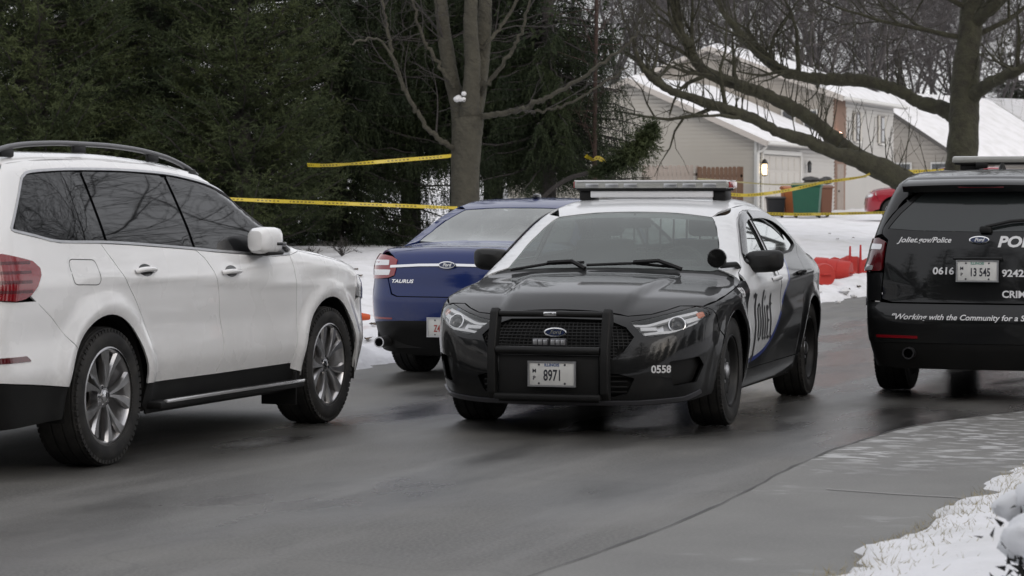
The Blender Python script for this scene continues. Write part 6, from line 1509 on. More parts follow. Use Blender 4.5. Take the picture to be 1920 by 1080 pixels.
    # rain guards above the side windows, antenna
    for pts in ([(.72, 1.100), (.58, 1.183), (.40, 1.279), (.27, 1.333), (.08, 1.376), (-.045, 1.385)], [(-.14, 1.388), (-.30, 1.390), (-.55, 1.385), (-.79, 1.361), (-1.0, 1.307), (-1.15, 1.238)]):
        panel(b, 'rain_guard', 'L', strip(curve(pts, 3), .055), M['black_gloss'], root, off=.016, thick=.006, mirror=True, h=.05)
    m = MB(); m.tube([(-1.95, .30, 1.13), (-1.95, .30, 1.24)], [.016, .006], 8); m.build('antenna', K, root)
    m = MB(); m.box((-.30, 0, 1.02), (.02, 1.30, .62), bev=.01); 
    # cage behind the seats: bars
    m = MB(); [m.tube([(-.34, y, .70), (-.40, y, 1.36)], .008, 5) for y in np.arange(-.6, .61, .10)]; m.tube([(-.34, -.62, 1.05), (-.34, .62, 1.05)], .014, 6); m.tube([(-.40, -.55, 1.38), (-.40, .55, 1.38)], .016, 6); m.build('prisoner_cage', M['dash'], root)
pol = make_sedan(True)
pol.location = (.987, 19.018, 0); pol.rotation_euler = (0, 0, radians(90 - 196.83))
blu = make_sedan(False)
blu.location = (.452, 24.02, 0); blu.rotation_euler = (0, 0, radians(90 - 21.58))
# ------------------------------------------------------------------ black police utility vehicle (rear toward us)
def make_utility():
    AR = .415; wf, wr = (1.433, .365), (-1.433, .365)
    def relief(x, z):
        r1 = np.hypot(x - wf[0], z - wf[1]); r2 = np.hypot(x - wr[0], z - wr[1])
        return .018 * np.exp(-((r1 - .46) / .06) ** 2) + .018 * np.exp(-((r2 - .46) / .06) ** 2) + .008 * np.exp(-((z - .98) / .04) ** 2)
    b = Body(top=[(2.5, .70), (2.42, .86), (2.3, .97), (2.0, 1.07), (1.6, 1.13), (1.2, 1.18), (1.08, 1.215), (.7, 1.41), (.35, 1.58), (.15, 1.66), (-.3, 1.725), (-1.0, 1.748), (-1.7, 1.730), (-2.1, 1.695), (-2.3, 1.665), (-2.42, 1.625), (-2.6, 1.56), (-2.9, 1.5)],
             width=[(.12, .80), (.22, .885), (.35, .935), (.5, .970), (.7, .980), (.95, .978), (1.08, .955), (1.20, .925), (1.30, .890), (1.45, .828), (1.6, .755), (1.72, .68), (1.8, .60)],
             nose=[(.12, 2.30), (.4, 2.44), (.7, 2.46), (.9, 2.42), (1.05, 2.28), (1.2, 2.1)],
             tail=[(.12, -2.50), (.3, -2.60), (.42, -2.645), (.60, -2.665), (.68, -2.640), (.74, -2.600), (.9, -2.585), (1.1, -2.555), (1.26, -2.510), (1.45, -2.42), (1.6, -2.33), (1.72, -2.25)],
             wx=[(2.5, -.10), (2.1, -.03), (1.4, 0), (-1.4, 0), (-1.9, -.025), (-2.25, -.070), (-2.5, -.125), (-2.8, -.20)], relief=relief, cf=.10, cr=.06, cn=.14, ct=.10, kend=.20, ktend=.12, ktop=.08, crown=.035)
    b.xa_r = -1.60
    root = empty('police_utility_vehicle'); tag(root, 'black police utility vehicle with roof light bar and white lettering on its tailgate', 'police car')
    P, K = M['paint_black'], M['black_plastic']; G = .0028
    sR = lambda pts: [b.sp(x, z) for x, z in pts]
    # tail
    gl = [(0, 1.262), (.50, 1.270), (.70, 1.285), (.655, 1.40), (.575, 1.53), (.525, 1.585), (.3, 1.600), (0, 1.606)]
    gate = [(0, .735), (.60, .735), (.665, .76), (.665, .95), (.675, 1.20), (.735, 1.245), (.745, 1.29), (.69, 1.43), (.60, 1.565), (.55, 1.625), (.3, 1.645), (0, 1.650)]
    panel(b, 'tailgate', 'B', sym(gate), P, root, gap=G, h=.04, holes=[sym(gl)])
    panel(b, 'rear_window', 'B', inset(sym(gl), .004), M['sheen_privacy'], root, off=-.004, thick=.004, h=.06)
    b.wdir = -1
    # lamps and quarter panels
    tls = [(-2.29, 1.205), (-2.20, 1.19), (-2.185, 1.06), (-2.21, .955)]
    seam = [(-2.36, .74), (-2.16, .70), (-1.95, .66), (-1.84, .63)]
    rd = [(-1.30, 1.215), (-1.12, 1.02), (-1.02, .80), (-.93, .60), (-.91, .33)]
    gate_side = b.conv([(.735, 1.245), (.745, 1.29), (.69, 1.43), (.60, 1.565), (.55, 1.620)], 'B', 'L')
    roofl = [(-2.05, 1.635), (-1.7, 1.665), (-1.0, 1.685), (-.3, 1.668), (.0, 1.635)]
    win = [(-1.36, 1.225), (-1.8, 1.25), (-2.08, 1.285), (-2.12, 1.32), (-2.0, 1.55), (-1.94, 1.585), (-1.40, 1.610)]
    quarter = rd + [(-.98, .33)] + arc(*wr, AR, 2, 140, 18)[1:] + seam[::-1] + [(-2.33, .80), (-2.30, .95)] + tls[::-1] + gate_side + roofl[:2] + [(-1.40, 1.668)]
    wq = rp(win, .03)
    panel(b, 'quarter_panel', 'L', quarter, P, root, gap=G * .6, mirror=True, h=.04, holes=[wq])
    panel(b, 'side_window', 'L', inset(wq, -.004), M['privacy_glass'], root, off=-.006, thick=0, mirror=True, h=.06)
    corner = [(.668, .742), (.668, .955), (.70, .957)] + sR([(-2.33, .95), (-2.33, .80), (-2.36, .745)])
    panel(b, 'corner_panel', 'B', corner, P, root, gap=G * .5, h=.04); panel(b, 'corner_panel', 'B', [(-a, z) for a, z in corner], P, root, gap=G * .5, h=.04)
    for sg in (1, -1):
        tl = rp([(sg * a, z) for a, z in [(.675, .965), (.683, 1.19), (.74, 1.215)] + sR(tls)], .02)
        lamp = panel(b, 'tail_lamp', 'B', inset(tl, .003), M['lamp_red_dark'], root, off=.012, thick=.03, h=.04)[0]
        cshape = [(.700, 1.165), (.835, 1.170), (.850, 1.155), (.850, .985), (.835, .972), (.74, .972), (.74, 1.005), (.800, 1.010), (.808, 1.03), (.808, 1.115), (.795, 1.128), (.700, 1.126)]
        panel(b, 'lamp_bracket', 'B', rp([(sg * a, z) for a, z in cshape], .01), M['lamp_clear'], lamp, off=.0145, thick=.006, h=.05)
        panel(b, 'reflector', 'B', rp([(sg * a, z) for a, z in ((.40, .468), (.66, .472), (.66, .492), (.40, .489))], .004), M['lamp_red'], root, off=.004, thick=.01, h=.05)
        fg = rp([(sg * a, z) for a, z in ((.80, .76), (.90, .765), (.87, .70), (.80, .71))], .01)
        panel(b, 'corner_lens', 'B', fg, M['decal_grey'], root, off=.004, thick=.01, h=.05)
        ex = MB(); ex.lathe([(.035, -.12), (.045, -.12), (.045, .02), (.035, .01)], 20, 'x', c=(-2.56, sg * .50, .36)); ex.build('exhaust_tip', M['dark_alloy'], root)
    rb = [(0, .727), (.60, .727), (.665, .735)] + sR(seam + arc(*wr, AR, 140, 176, 6)) + [(1.0, .44), (.6, .435), (0, .435)]
    panel(b, 'rear_bumper', 'B', sym(rb), P, root, gap=G * .6, h=.04)
    vl = [(0, .433), (.6, .433), (1.0, .438)] + sR([(-1.87, .34), (-1.9, .28)]) + [(.85, .25), (.5, .235), (0, .235)]
    panel(b, 'rear_valance', 'B', sym(vl), K, root, off=-.006, h=.05)
    # spoiler over the window
    m = MB(); V = []; n = 13
    for i in range(n):
        y = -.60 + 1.2 * i / (n - 1); c = 1 - (abs(y) / .60) ** 6 * .35; back = -2.50 + .06 * (y / .6) ** 2
        zt = 1.655 - .035 * y * y
        V += [(-2.20, y, zt + .012), (back + .03, y, zt - .018), (back, y, zt - .040), (back + .04, y, zt - .062 - .03 * c), (-2.28, y, zt - .05)]
    Fc = [(i * 5 + j, i * 5 + j + 1, (i + 1) * 5 + j + 1, (i + 1) * 5 + j) for i in range(n - 1) for j in range(4)] + [tuple(range(5)), tuple(range((n - 1) * 5, n * 5))]
    m.add(V, Fc, True); so = m.build('spoiler', P, root)
    m = MB(); m.box((-2.475, 0, 1.600), (.02, .34, .018), bev=.004); m.build('brake_light', M['lamp_red_deep'], so)
    # roof and sides
    rf = [(.16, 0), (.13, .40)] + b.conv(roofl[::-1] + [(-2.2, 1.605)], 'L', 'T') + [(-2.30, .45), (-2.32, 0)]
    panel(b, 'roof', 'T', symT(rf), P, root, h=.06)
    fdr = [(.99, .33), (1.02, .6), (1.02, .95), (.98, 1.14)]
    rail = [(-1.40, 1.668)] + roofl[2:] + [(.2, 1.575), (.5, 1.44), (.8, 1.29), (1.0, 1.18), (.93, 1.15), (.74, 1.27), (.45, 1.42), (.18, 1.53), (-.05, 1.59), (-.5, 1.622), (-1.40, 1.625)]
    panel(b, 'roof_side', 'L', rail, P, root, mirror=True, h=.05)
    panel(b, 'front_door', 'L', fdr + [(.85, 1.155), (-.12, 1.185), (-.14, .33)], P, root, gap=G, mirror=True, h=.05)
    panel(b, 'rear_door', 'L', [(-.14, .33), (-.12, 1.185), (-1.30, 1.215)] + rd[1:], P, root, gap=G, mirror=True, h=.05)
    for w in ([(.82, 1.165), (-.09, 1.195), (-.09, 1.60), (.15, 1.53), (.43, 1.41), (.70, 1.28)], [(-.15, 1.197), (-1.27, 1.222), (-1.36, 1.615), (-.5, 1.612), (-.15, 1.603)]):
        panel(b, 'side_window', 'L', w, M['privacy_glass'], root, off=-.005, thick=.004, mirror=True, h=.07)
    sh = [b.shoulder(x) for x in (1.05, 1.3, 1.6, 1.9, 2.05)]
    fen = [(.98, 1.14)] + sh + [(2.05, .9), (1.98, .72)] + arc(*wf, AR, 40, 184, 16) + [(1.02, .33)] + fdr
    panel(b, 'front_fender', 'L', fen, P, root, gap=G, mirror=True, h=.05)
    hd = [(1.15, 0), (1.10, .6)] + [b.tp(*p) for p in sh] + [(2.25, .5), (2.32, 0)]
    panel(b, 'hood', 'T', symT(hd), P, root, gap=G, h=.07)
    fb = [(0, .93), (.5, .93), (.8, .92)] + sR([sh[-1], (2.05, .9), (1.98, .72)] + arc(*wf, AR, 40, 4, 6)) + [(.9, .25), (0, .22)]
    panel(b, 'front_bumper', 'F', sym(fb), P, root, gap=G, h=.06)
    b.wdir = 1; ws = [(0, 1.19), (.5, 1.185), (.80, 1.175), (.83, 1.21), (.78, 1.40), (.70, 1.56), (.64, 1.625), (.3, 1.655), (0, 1.665)]
    panel(b, 'windscreen', 'W', sym(ws), M['privacy_glass'], root, off=-.002, thick=0, h=.08)
    panel(b, 'sill', 'L', [(-.98, .325), (.99, .325), (1.0, .25), (-.95, .24)], K, root, mirror=True, h=.07)
    for sg in (1, -1):
        m = MB(); m.box((.72, sg * 1.06, 1.17), (.12, .24, .17), bev=.04); m.box((.74, sg * .93, 1.14), (.08, .12, .05), bev=.015); m.build('mirror', P, root)
    # lettering and badge
    L = lambda t, at, sz, **k: lettering(b, 'lettering', 'B', t, at, sz, M['decal_white'], root, off=.004, flip=True, **k)
    def fit(t, s0, s1, z, sz, **k):
        V, Fc = text2d(t, sz, **k); w = V[:, 0].max() - V[:, 0].min(); V[:, 0] = (V[:, 0] - V[:, 0].min()) / w * (s0 - s1) - (s0 - s1) / 2
        lo, hi = V[:, 1].min(), V[:, 1].max()
        c0 = ((s0 + s1) / 2, z); P_, N_ = b.hit('B', V * np.array([-1, 1]) + np.array(c0)); P_ = P_ + N_ * .004
        link('lettering', mesh_np('lettering', P_, Fc, True, N_), root, M['decal_white'])
    fit('Joliet.gov/Police', .610, .222, 1.200, .056, shear=.25, bold=.001)
    fit('POLICE', -.145, -.60, 1.187, .110, shear=.25, bold=.004)
    fit('0616', .338, .182, .970, .072, bold=.002)
    fit('9242', -.178, -.335, .957, .072, bold=.002)
    fit('CRIME', -.180, -.385, .802, .072, bold=.002)
    fit('"Working with the Community for a Sa', .560, -.352, .628, .056, shear=.25, bold=.001)
    Pe, Ne = b.hit('B', [(0, 1.204)]); emblem(root, Vector(Pe[0]) + Vector((-.008, 0, 0)), (0, -1, 0), (.2, 0, 1), .15, .058)
    licence_plate(root, (-2.612, 0, .975), (0, -1, 0), (.06, 0, 1), '13 545', M['plate_ink'], tsize=.085, sx=.66, top='ILLINOIS', strip_mat=M['plate_green'], side='MP', dx=.02)
    m = MB(); m.box((-2.602, 0, 1.068), (.05, .36, .022), bev=.008); m.build('plate_light_bar', P, root)
    # rear wiper
    q, nq = b.hit('B', [(-.05, 1.29), (-.25, 1.33), (-.45, 1.345)]); m = MB(); m.tube([Vector(p) + Vector(n_) * .03 for p, n_ in zip(q, nq)], .014, 6); m.box(Vector(q[0]) + Vector((-.02, 0, -.01)), (.06, .09, .05), bev=.015); m.build('rear_wiper', K, root)
    # light bar
    lb = MB(); lb.box((-.42, 0, 1.832), (.29, 1.16, .058), bev=.022); bar_ = lb.build('light_bar', M['lightbar_lens'], root)
    m = MB(); m.box((-.42, 0, 1.800), (.27, 1.12, .014), bev=.004); m.build('light_bar_tray', M['underbody'], bar_)
    for sg in (1, -1): m = MB(); m.box((-.42, sg * .44, 1.768), (.2, .16, .055), bev=.012); m.build('light_bar_foot', K, bar_)
    m = MB(); m.box((-.575, .33, 1.785), (.03, .10, .05), bev=.012); m.tube([(-.95, .10, 1.74), (-.95, .10, 1.80)], [.035, .012], 10); m.build('antenna', K, root)
    for (cx, cz) in (wf, wr):
        for sg in (1, -1):
            wheel(root, (cx, sg * .838, .366), sg, .366, .25, .232, 'steel', WHEEL_POL)
            l = MB(); pr = arc(cx, cz, AR + .012, -12, 192, 16); n = len(pr)
            l.add([(x, sg * .93, z) for x, z in pr] + [(x, sg * .52, z) for x, z in pr], [(i, i + 1, n + i + 1, n + i) for i in range(n - 1)] + [tuple(range(n, 2 * n))], True); l.build('wheel_liner', M['underbody'], root)
    m = MB(); m.prism([(2.25, .25), (2.25, .85), (1.9, 1.0), (1.0, 1.08), (-2.2, 1.15), (-2.46, 1.1), (-2.5, .3)], -.52, .52); m.prism([(1.0, .24), (1.0, 1.05), (-.93, 1.08), (-.93, .24)], -.90, .90); m.prism([(-1.88, .3), (-1.88, 1.15), (-2.35, 1.15), (-2.4, .3)], -.72, .72); m.prism([(-1.5, .8), (-1.5, 1.15), (-2.3, 1.15), (-2.3, .8)], -.80, .80)
    m.build('underbody', M['underbody'], root)
    return root
exv = make_utility()
exv.location = (4.344, 21.80, 0); exv.rotation_euler = (0, 0, radians(90 - 20.17))
# ------------------------------------------------------------------ red vehicle in the far driveway
def make_red():
    AR = .42; wf, wr = (1.45, .38), (-1.45, .38)
    b = Body(top=[(2.4, .70), (2.32, .88), (2.2, .98), (1.9, 1.05), (1.3, 1.12), (1.0, 1.18), (.2, 1.62), (-.3, 1.70), (-1.6, 1.70), (-2.2, 1.62), (-2.5, 1.5)],
             width=[(.15, .80), (.3, .90), (.5, .95), (.8, .955), (1.0, .94), (1.15, .90), (1.4, .83), (1.65, .72), (1.8, .6)],
             nose=[(.15, 2.2), (.4, 2.34), (.7, 2.36), (.9, 2.28), (1.1, 2.1)], tail=[(.15, -2.2), (.5, -2.4), (.9, -2.38), (1.3, -2.25), (1.7, -2.0)], cn=.12, kend=.25)
    root = empty('red_suv'); tag(root, 'red sport utility vehicle in the driveway beyond the snow', 'SUV'); R_, K = MATS['paint_red'], MATS['black_plastic']; sR = lambda pts: [b.sp(x, z) for x, z in pts]
    sh = [b.shoulder(x) for x in (1.0, 1.4, 1.8, 2.0)]
    fen = [(.95, .35), (.98, .9), (.96, 1.05)] + sh + [(1.96, .80), (1.90, .66)] + arc(*wf, AR, 40, 184, 14) + [(1.02, .35)]
    panel(b, 'front_fender', 'L', fen, R_, root, gap=.004, mirror=True, h=.06)
    panel(b, 'front_door', 'L', [(.95, .35), (.98, .9), (.96, 1.05), (-.1, 1.10), (-.1, .35)], R_, root, gap=.004, mirror=True, h=.08)
    panel(b, 'rear_door', 'L', [(-.1, .35), (-.1, 1.10), (-1.1, 1.13), (-1.0, .8), (-.95, .35)], R_, root, gap=.004, mirror=True, h=.08)
    panel(b, 'quarter_panel', 'L', [(-.95, .35), (-1.0, .8), (-1.1, 1.13), (-2.1, 1.15), (-2.1, .5)] + arc(*wr, AR, 170, 5, 14), R_, root, gap=.004, mirror=True, h=.08)
    panel(b, 'side_window', 'L', [(.75, 1.10), (-1.9, 1.17), (-1.8, 1.52), (-.3, 1.56), (.1, 1.48)], MATS['privacy_glass'], root, thick=0, mirror=True, h=.10)
    panel(b, 'roof_side', 'L', [(.80, 1.12), (.1, 1.50), (-.3, 1.57), (-1.8, 1.53), (-2.0, 1.17), (-2.1, 1.2), (-1.95, 1.58), (-.3, 1.62), (.12, 1.55), (.86, 1.16)], R_, root, mirror=True, h=.08)
    panel(b, 'roof', 'T', symT([(.15, 0), (.1, .5), (-.3, .72), (-1.8, .72), (-2.0, 0)]), R_, root, h=.12)
    panel(b, 'hood', 'T', symT([(1.05, 0), (1.0, .6)] + [b.tp(*p) for p in sh] + [(2.16, .5), (2.22, 0)]), R_, root, gap=.004, h=.08)
    panel(b, 'front_bumper', 'F', sym([(0, .86), (.6, .86)] + sR([sh[-1], (1.96, .80), (1.90, .66)] + arc(*wf, AR, 40, 5, 5)) + [(.8, .28), (0, .27)]), R_, root, gap=.004, h=.07)
    for sg in (1, -1): panel(b, 'headlamp', 'F', [(sg * a, z) for a, z in [(.5, .74), (.55, .84), (.9, .87), (1.0, .85), (.95, .78)]], MATS['lamp_clear'], root, off=.01, h=.06)
    panel(b, 'grille', 'F', sym([(0, .80), (.42, .80), (.4, .55), (0, .54)]), MATS['black_gloss'], root, off=.006, h=.08)
    b.wdir = 1; panel(b, 'windscreen', 'W', sym([(0, 1.19), (.7, 1.17), (.6, 1.58), (0, 1.63)]), MATS['privacy_glass'], root, thick=0, h=.1)
    for (cx, cz) in (wf, wr):
        for sg in (1, -1): wheel(root, (cx, sg * .80, .36), sg, .364, .245, .232, 'plain', WHEEL_BLU)
    m = MB(); m.prism([(2.1, .3), (2.1, .8), (1.0, 1.0), (-2.0, 1.05), (-2.2, .35)], -.5, .5); m.build('underbody', MATS['underbody'], root)
    return root
red = make_red(); _p = dpt(1624, 379, 80.0); red.location = (_p.x + 2.3, 80.0, .86); red.rotation_euler = (0, 0, pi - radians(8))

# ------------------------------------------------------------------ refuse carts beside the garage
pbsdf('bin_green', (.012, .085, .050), .5, noise=(4, .4, 4, (.01, .06, .04))); pbsdf('bin_black', (.012, .012, .014), .5); pbsdf('bin_orange', (.32, .10, .030), .55); pbsdf('bin_brown', (.14, .06, .035), .6)
def cart(label, px, Y, w, d, h, mat, rz, lean=0):
    p = dpt(px, 379, Y); z = gz(p.x, p.y); root = empty('refuse_cart', (p.x, p.y, z - .02), rz); tag(root, label, 'bin', 'refuse carts beside the garage')
    m = MB(); V = []
    for zz, s_ in ((.10, .80), (.16, .84), (h * .86, .97), (h * .90, 1.0), (h * .93, 1.0)):
        for sx, sy in ((-1, -1), (1, -1), (1, 1), (-1, 1)): V.append((sx * w / 2 * s_, sy * d / 2 * s_, zz))
    m.add(V, [(i * 4 + j, i * 4 + (j + 1) % 4, (i + 1) * 4 + (j + 1) % 4, (i + 1) * 4 + j) for i in range(4) for j in range(4)] + [(3, 2, 1, 0), (16, 17, 18, 19)]); bd = m.build('cart_body', mat, root)
    md = bd.modifiers.new('bevel', 'BEVEL'); md.width = .03; md.segments = 2
    m = MB(); m.prism([(-d / 2 - .03, h * .93), (d / 2 + .04, h * .93), (d / 2 + .03, h * .98), (0, h * 1.03), (-d / 2 - .02, h * .97)], -w / 2 - .02, w / 2 + .02, 'x'); lid = m.build('lid', mat, root)
    m = MB(); m.tube([(-w / 2 + .05, d / 2 + .08, h * .92), (w / 2 - .05, d / 2 + .08, h * .92)], .02, 8); m.build('handle', mat, root)
    for sx in (-1, 1): m = MB(); m.lathe([(.0, -.03), (.10, -.03), (.125, -.02), (.125, .02), (.10, .03), (.0, .03)], 16, 'x', c=(sx * w * .40, d * .42, .125)); m.build('wheel', MATS['rubber'], root)
    return root
cart('green wheeled refuse cart standing beside the garage', 1513, 83.5, .92, .80, 1.12, MATS['bin_green'], radians(-12))
cart('black low refuse cart beside the glowing lantern', 1454, 84.5, .58, .62, .72, MATS['bin_black'], 0)
cart('orange wheeled refuse cart half hidden behind the green one', 1482, 85.0, .55, .60, 1.02, MATS['bin_orange'], .1)
cart('rusty brown cart on the far side of the green cart', 1546, 85.0, .42, .5, 1.05, MATS['bin_brown'], .2)
m = MB(); V = []   # dark tarp heap with snow on the carts
_p = dpt(1528, 379, 85.6)
for k in range(10): m.lathe([(.0, -.10), (.16, -.06), (.22, 0), (.12, .08), (.0, .10)], 9, 'z', c=(random.uniform(-.45, .45), random.uniform(-.2, .2), 1.12 + random.uniform(-.05, .16)))
hp = m.build('tarp_heap', pbsdf('tarp', (.045, .045, .045), .8)); hp.location = (_p.x, _p.y, gz(_p.x, _p.y) + .12); hp.scale = (.9, .8, .85); tag(hp, 'dark crumpled tarp heaped behind the green refuse cart', 'tarp')

# ------------------------------------------------------------------ police tape
def tape_material():
    m = pbsdf('tape_yellow', (.50, .38, .03), .4, coat=.2); N = m.node_tree.nodes; L = m.node_tree.links; b = N['Principled BSDF']
    tc = N.new('ShaderNodeTexCoord'); sp = N.new('ShaderNodeSeparateXYZ'); L.new(tc.outputs['UV'], sp.inputs[0])
    def mth(op, a, c):
        x = N.new('ShaderNodeMath'); x.operation = op
        for i, v in ((0, a), (1, c)):
            if isinstance(v, (int, float)): x.inputs[i].default_value = v
            else: L.new(v, x.inputs[i])
        return x.outputs[0]
    letters = mth('GREATER_THAN', mth('FRACT', mth('MULTIPLY', sp.outputs[0], 14.0), 0), .42); words = mth('GREATER_THAN', mth('FRACT', mth('MULTIPLY', sp.outputs[0], 1.6), 0), .30)
    band = mth('MULTIPLY', mth('GREATER_THAN', sp.outputs[1], .28), mth('LESS_THAN', sp.outputs[1], .72)); f = mth('MULTIPLY', mth('MULTIPLY', letters, words), band)
    mx = N.new('ShaderNodeMix'); mx.data_type = 'RGBA'; mx.inputs[6].default_value = (.50, .38, .03, 1); mx.inputs[7].default_value = (.16, .12, .01, 1); L.new(f, mx.inputs[0]); L.new(mx.outputs[2], b.inputs['Base Color']); return m
tape_material(); pbsdf('tape_pale', (.42, .38, .20), .5)
def tape(label, pts, w=.075, sag=.0, twist=0.0, mat='tape_yellow', seed=0):
    P = [Vector(p) for p in pts]; C2 = [Vector(q) for q in curve2([tuple(p) for p in P], 14)]; n = len(C2); r = random.Random(seed); V = []; Fc = []; acc = 0; U = []
    ph = r.uniform(0, 6)
    for i, q in enumerate(C2):
        s = i / (n - 1); q = q + Vector((0, 0, -sag * 4 * s * (1 - s))); t = (C2[min(i + 1, n - 1)] - C2[max(i - 1, 0)]).normalized(); a = twist * s + .45 * sin(ph + s * 9) + .25 * sin(s * 23 + ph)
        side = t.cross(Vector((0, 0, 1))).normalized(); up = side.cross(t).normalized(); d = up * cos(a) + side * sin(a)
        V += [tuple(q - d * w / 2), tuple(q + d * w / 2)]; acc += (C2[i] - C2[max(i - 1, 0)]).length; U += [(acc, 0), (acc, 1)]
    for i in range(n - 1): Fc.append((2 * i, 2 * i + 2, 2 * i + 3, 2 * i + 1))
    me = bpy.data.meshes.new('police_tape'); me.from_pydata(V, [], Fc); uv = me.uv_layers.new(name='UVMap')
    for p in me.polygons:
        p.use_smooth = True
        for li in p.loop_indices: uv.data[li].uv = U[me.loops[li].vertex_index]
    me.update(); o = link('police_tape', me, None, MATS[mat]); tag(o, label, 'tape', 'yellow police tapes strung between trees'); return o
tape('yellow police tape from the maple trunk running low behind the white vehicle', [dpt(858, 390, 45.7), dpt(760, 386, 45.2), dpt(600, 380, 44.6), dpt(450, 374, 44.0), dpt(250, 362, 43.5), dpt(60, 350, 45.0)], .062, 0, .6, seed=1)
tape('yellow police tape rising from the evergreen to the maple trunk', [dpt(846, 292, 45.7), dpt(760, 297, 45.3), dpt(660, 304, 45.0), dpt(610, 307.5, 45.2), dpt(576, 309, 45.6)], .062, .03, -.5, seed=2)
tape('yellow police tape sagging before the carts up to the leaning tree', [dpt(1340, 361, 60.0), dpt(1400, 366, 60.2), dpt(1470, 358, 60.5), dpt(1545, 342, 60.6), dpt(1618, 331, 60.8), dpt(1640, 318, 61.0)], .075, 0, .4, seed=3)
tape('yellow police tape stretched low along the top of the snow', [dpt(1425, 400, 62.0), dpt(1500, 402, 62.0), dpt(1600, 400, 62.0), dpt(1700, 398, 61.8), dpt(1790, 397, 61.6)], .07, 0, .3, seed=4)
tape('pale slack tape passing behind the light bar toward the leaning tree', [dpt(1308, 335, 61.5), dpt(1370, 340, 61.5), dpt(1460, 346, 61.4), dpt(1550, 341, 61.2), dpt(1625, 331, 61.0)], .035, 0, .2, 'tape_pale', seed=5)
tape('short yellow tape knotted round the slender tree', [dpt(1098, 292, 50.8), dpt(1112, 299, 50.6), dpt(1122, 296, 50.6), dpt(1134, 304, 50.8)], .08, 0, 1.2, seed=6)
tape('yellow tape scrap beyond the utility vehicle roof', [dpt(1700, 322, 70.0), dpt(1740, 321, 70.0), dpt(1770, 320, 70.0)], .10, 0, .2, seed=7)

# ------------------------------------------------------------------ red barrier netting and cones on the snow bank
pbsdf('safety_red', (.42, .022, .014), .5, noise=(5, .35, 4, (.30, .02, .02))); pbsdf('safety_orange', (.55, .085, .018), .5); pbsdf('stake_red', (.40, .02, .02), .6); pbsdf('stake_wood', (.40, .28, .15), .8)
def on_snow(px, py):
    Y = np.arange(14, 140, .05); d = dpt(px, py, 1.0) - Vector((0, 0, CAMH)); X = d.x * Y; Z = CAMH + d.z * Y
    hit = np.nonzero(Z <= ground_z(X, Y))[0]; i = hit[0] if len(hit) else -1
    return Vector((X[i], Y[i], Z[i]))
def netting():
    a = on_snow(1545, 518); root = empty('barrier_netting', a); tag(root, 'red plastic barrier netting sagging on stakes along the snow bank', 'barrier')
    P0 = a; P1 = on_snow(1675, 515); d = P1 - P0; L = d.length; dx = d.normalized(); n = 44; V = []; r = random.Random(4)
    for i in range(n + 1):
        s = i / n; q = dx * L * s; x, y = (P0 + q).x, (P0 + q).y; g = gz(x, y) - P0.z; h = .29 + .02 * sin(s * 17) + .012 * sin(s * 41 + 1); bow = .03 * sin(s * 21) + .01 * sin(s * 50)
        for k, f in enumerate((0, .25, .5, .75, 1)): V.append((q.x, q.y + bow * (1 + f) + .10 * f, g - .06 + (h + .06) * f))
    m = MB(); m.add(V, [(i * 5 + k, (i + 1) * 5 + k, (i + 1) * 5 + k + 1, i * 5 + k + 1) for i in range(n) for k in range(4)], True); m.build('net', MATS['safety_red'], root).modifiers.new('thick', 'SOLIDIFY').thickness = .012
    for s, h, mt in ((.36, .50, 'stake_red'), (.51, .52, 'stake_red'), (.68, .42, 'stake_wood'), (.93, .40, 'stake_red')):
        q = dx * L * s; m = MB(); m.tube([(q.x, q.y - .06, -.15), (q.x + .005, q.y - .04, h * .55), (q.x + .01, q.y - .02, h)], [.028, .022, .016], 8); m.build('stake', MATS[mt], root)
    return root
netting()
def cone(label, loc, rot, mat, band=True):
    root = empty('traffic_cone', loc); root.rotation_euler = rot; tag(root, label, 'traffic cone')
    m = MB(); m.lathe([(.135, .03), (.125, .05), (.03, .70), (.022, .715), (.0, .715)], 20, 'z'); m.build('cone_body', MATS[mat], root)
    m = MB(); m.box((0, 0, .015), (.36, .36, .03), bev=.012); m.build('cone_base', MATS[mat], root)
    if band: m = MB(); m.lathe([(.093, .30), (.073, .45)], 20, 'z'); m.build('reflective_band', MATS['decal_white'], root)
    return root
def drum(label, px, py, rz, tilt):
    q = on_snow(px, py); root = empty('traffic_drum', (q.x, q.y, q.z + .10), rz); root.rotation_euler = (radians(90 + tilt), 0, rz); tag(root, label, 'traffic drum')
    m = MB(); m.lathe([(.0, -.34), (.17, -.34), (.215, -.30), (.215, -.10), (.205, -.09), (.205, .08), (.19, .09), (.19, .26), (.17, .30), (.0, .31)], 26, 'z'); m.build('drum_body', MATS['safety_red'], root)
    m = MB(); m.tube([(-.08, 0, .30), (-.06, 0, .36), (.06, 0, .36), (.08, 0, .30)], .014, 8); m.build('handle', MATS['safety_red'], root)
drum('red plastic traffic drum lying half buried at the end of the netting', 1562, 520, radians(70), 4)
drum('red plastic traffic drum tipped over behind the police sedan trunk', 1532, 530, radians(20), -6)
q = dpt(640, 590, 26.6); cone('orange traffic cone lying in the snow ahead of the white vehicle', (q.x - .42, q.y, q.z), (0, radians(92), 0), 'safety_orange', False)

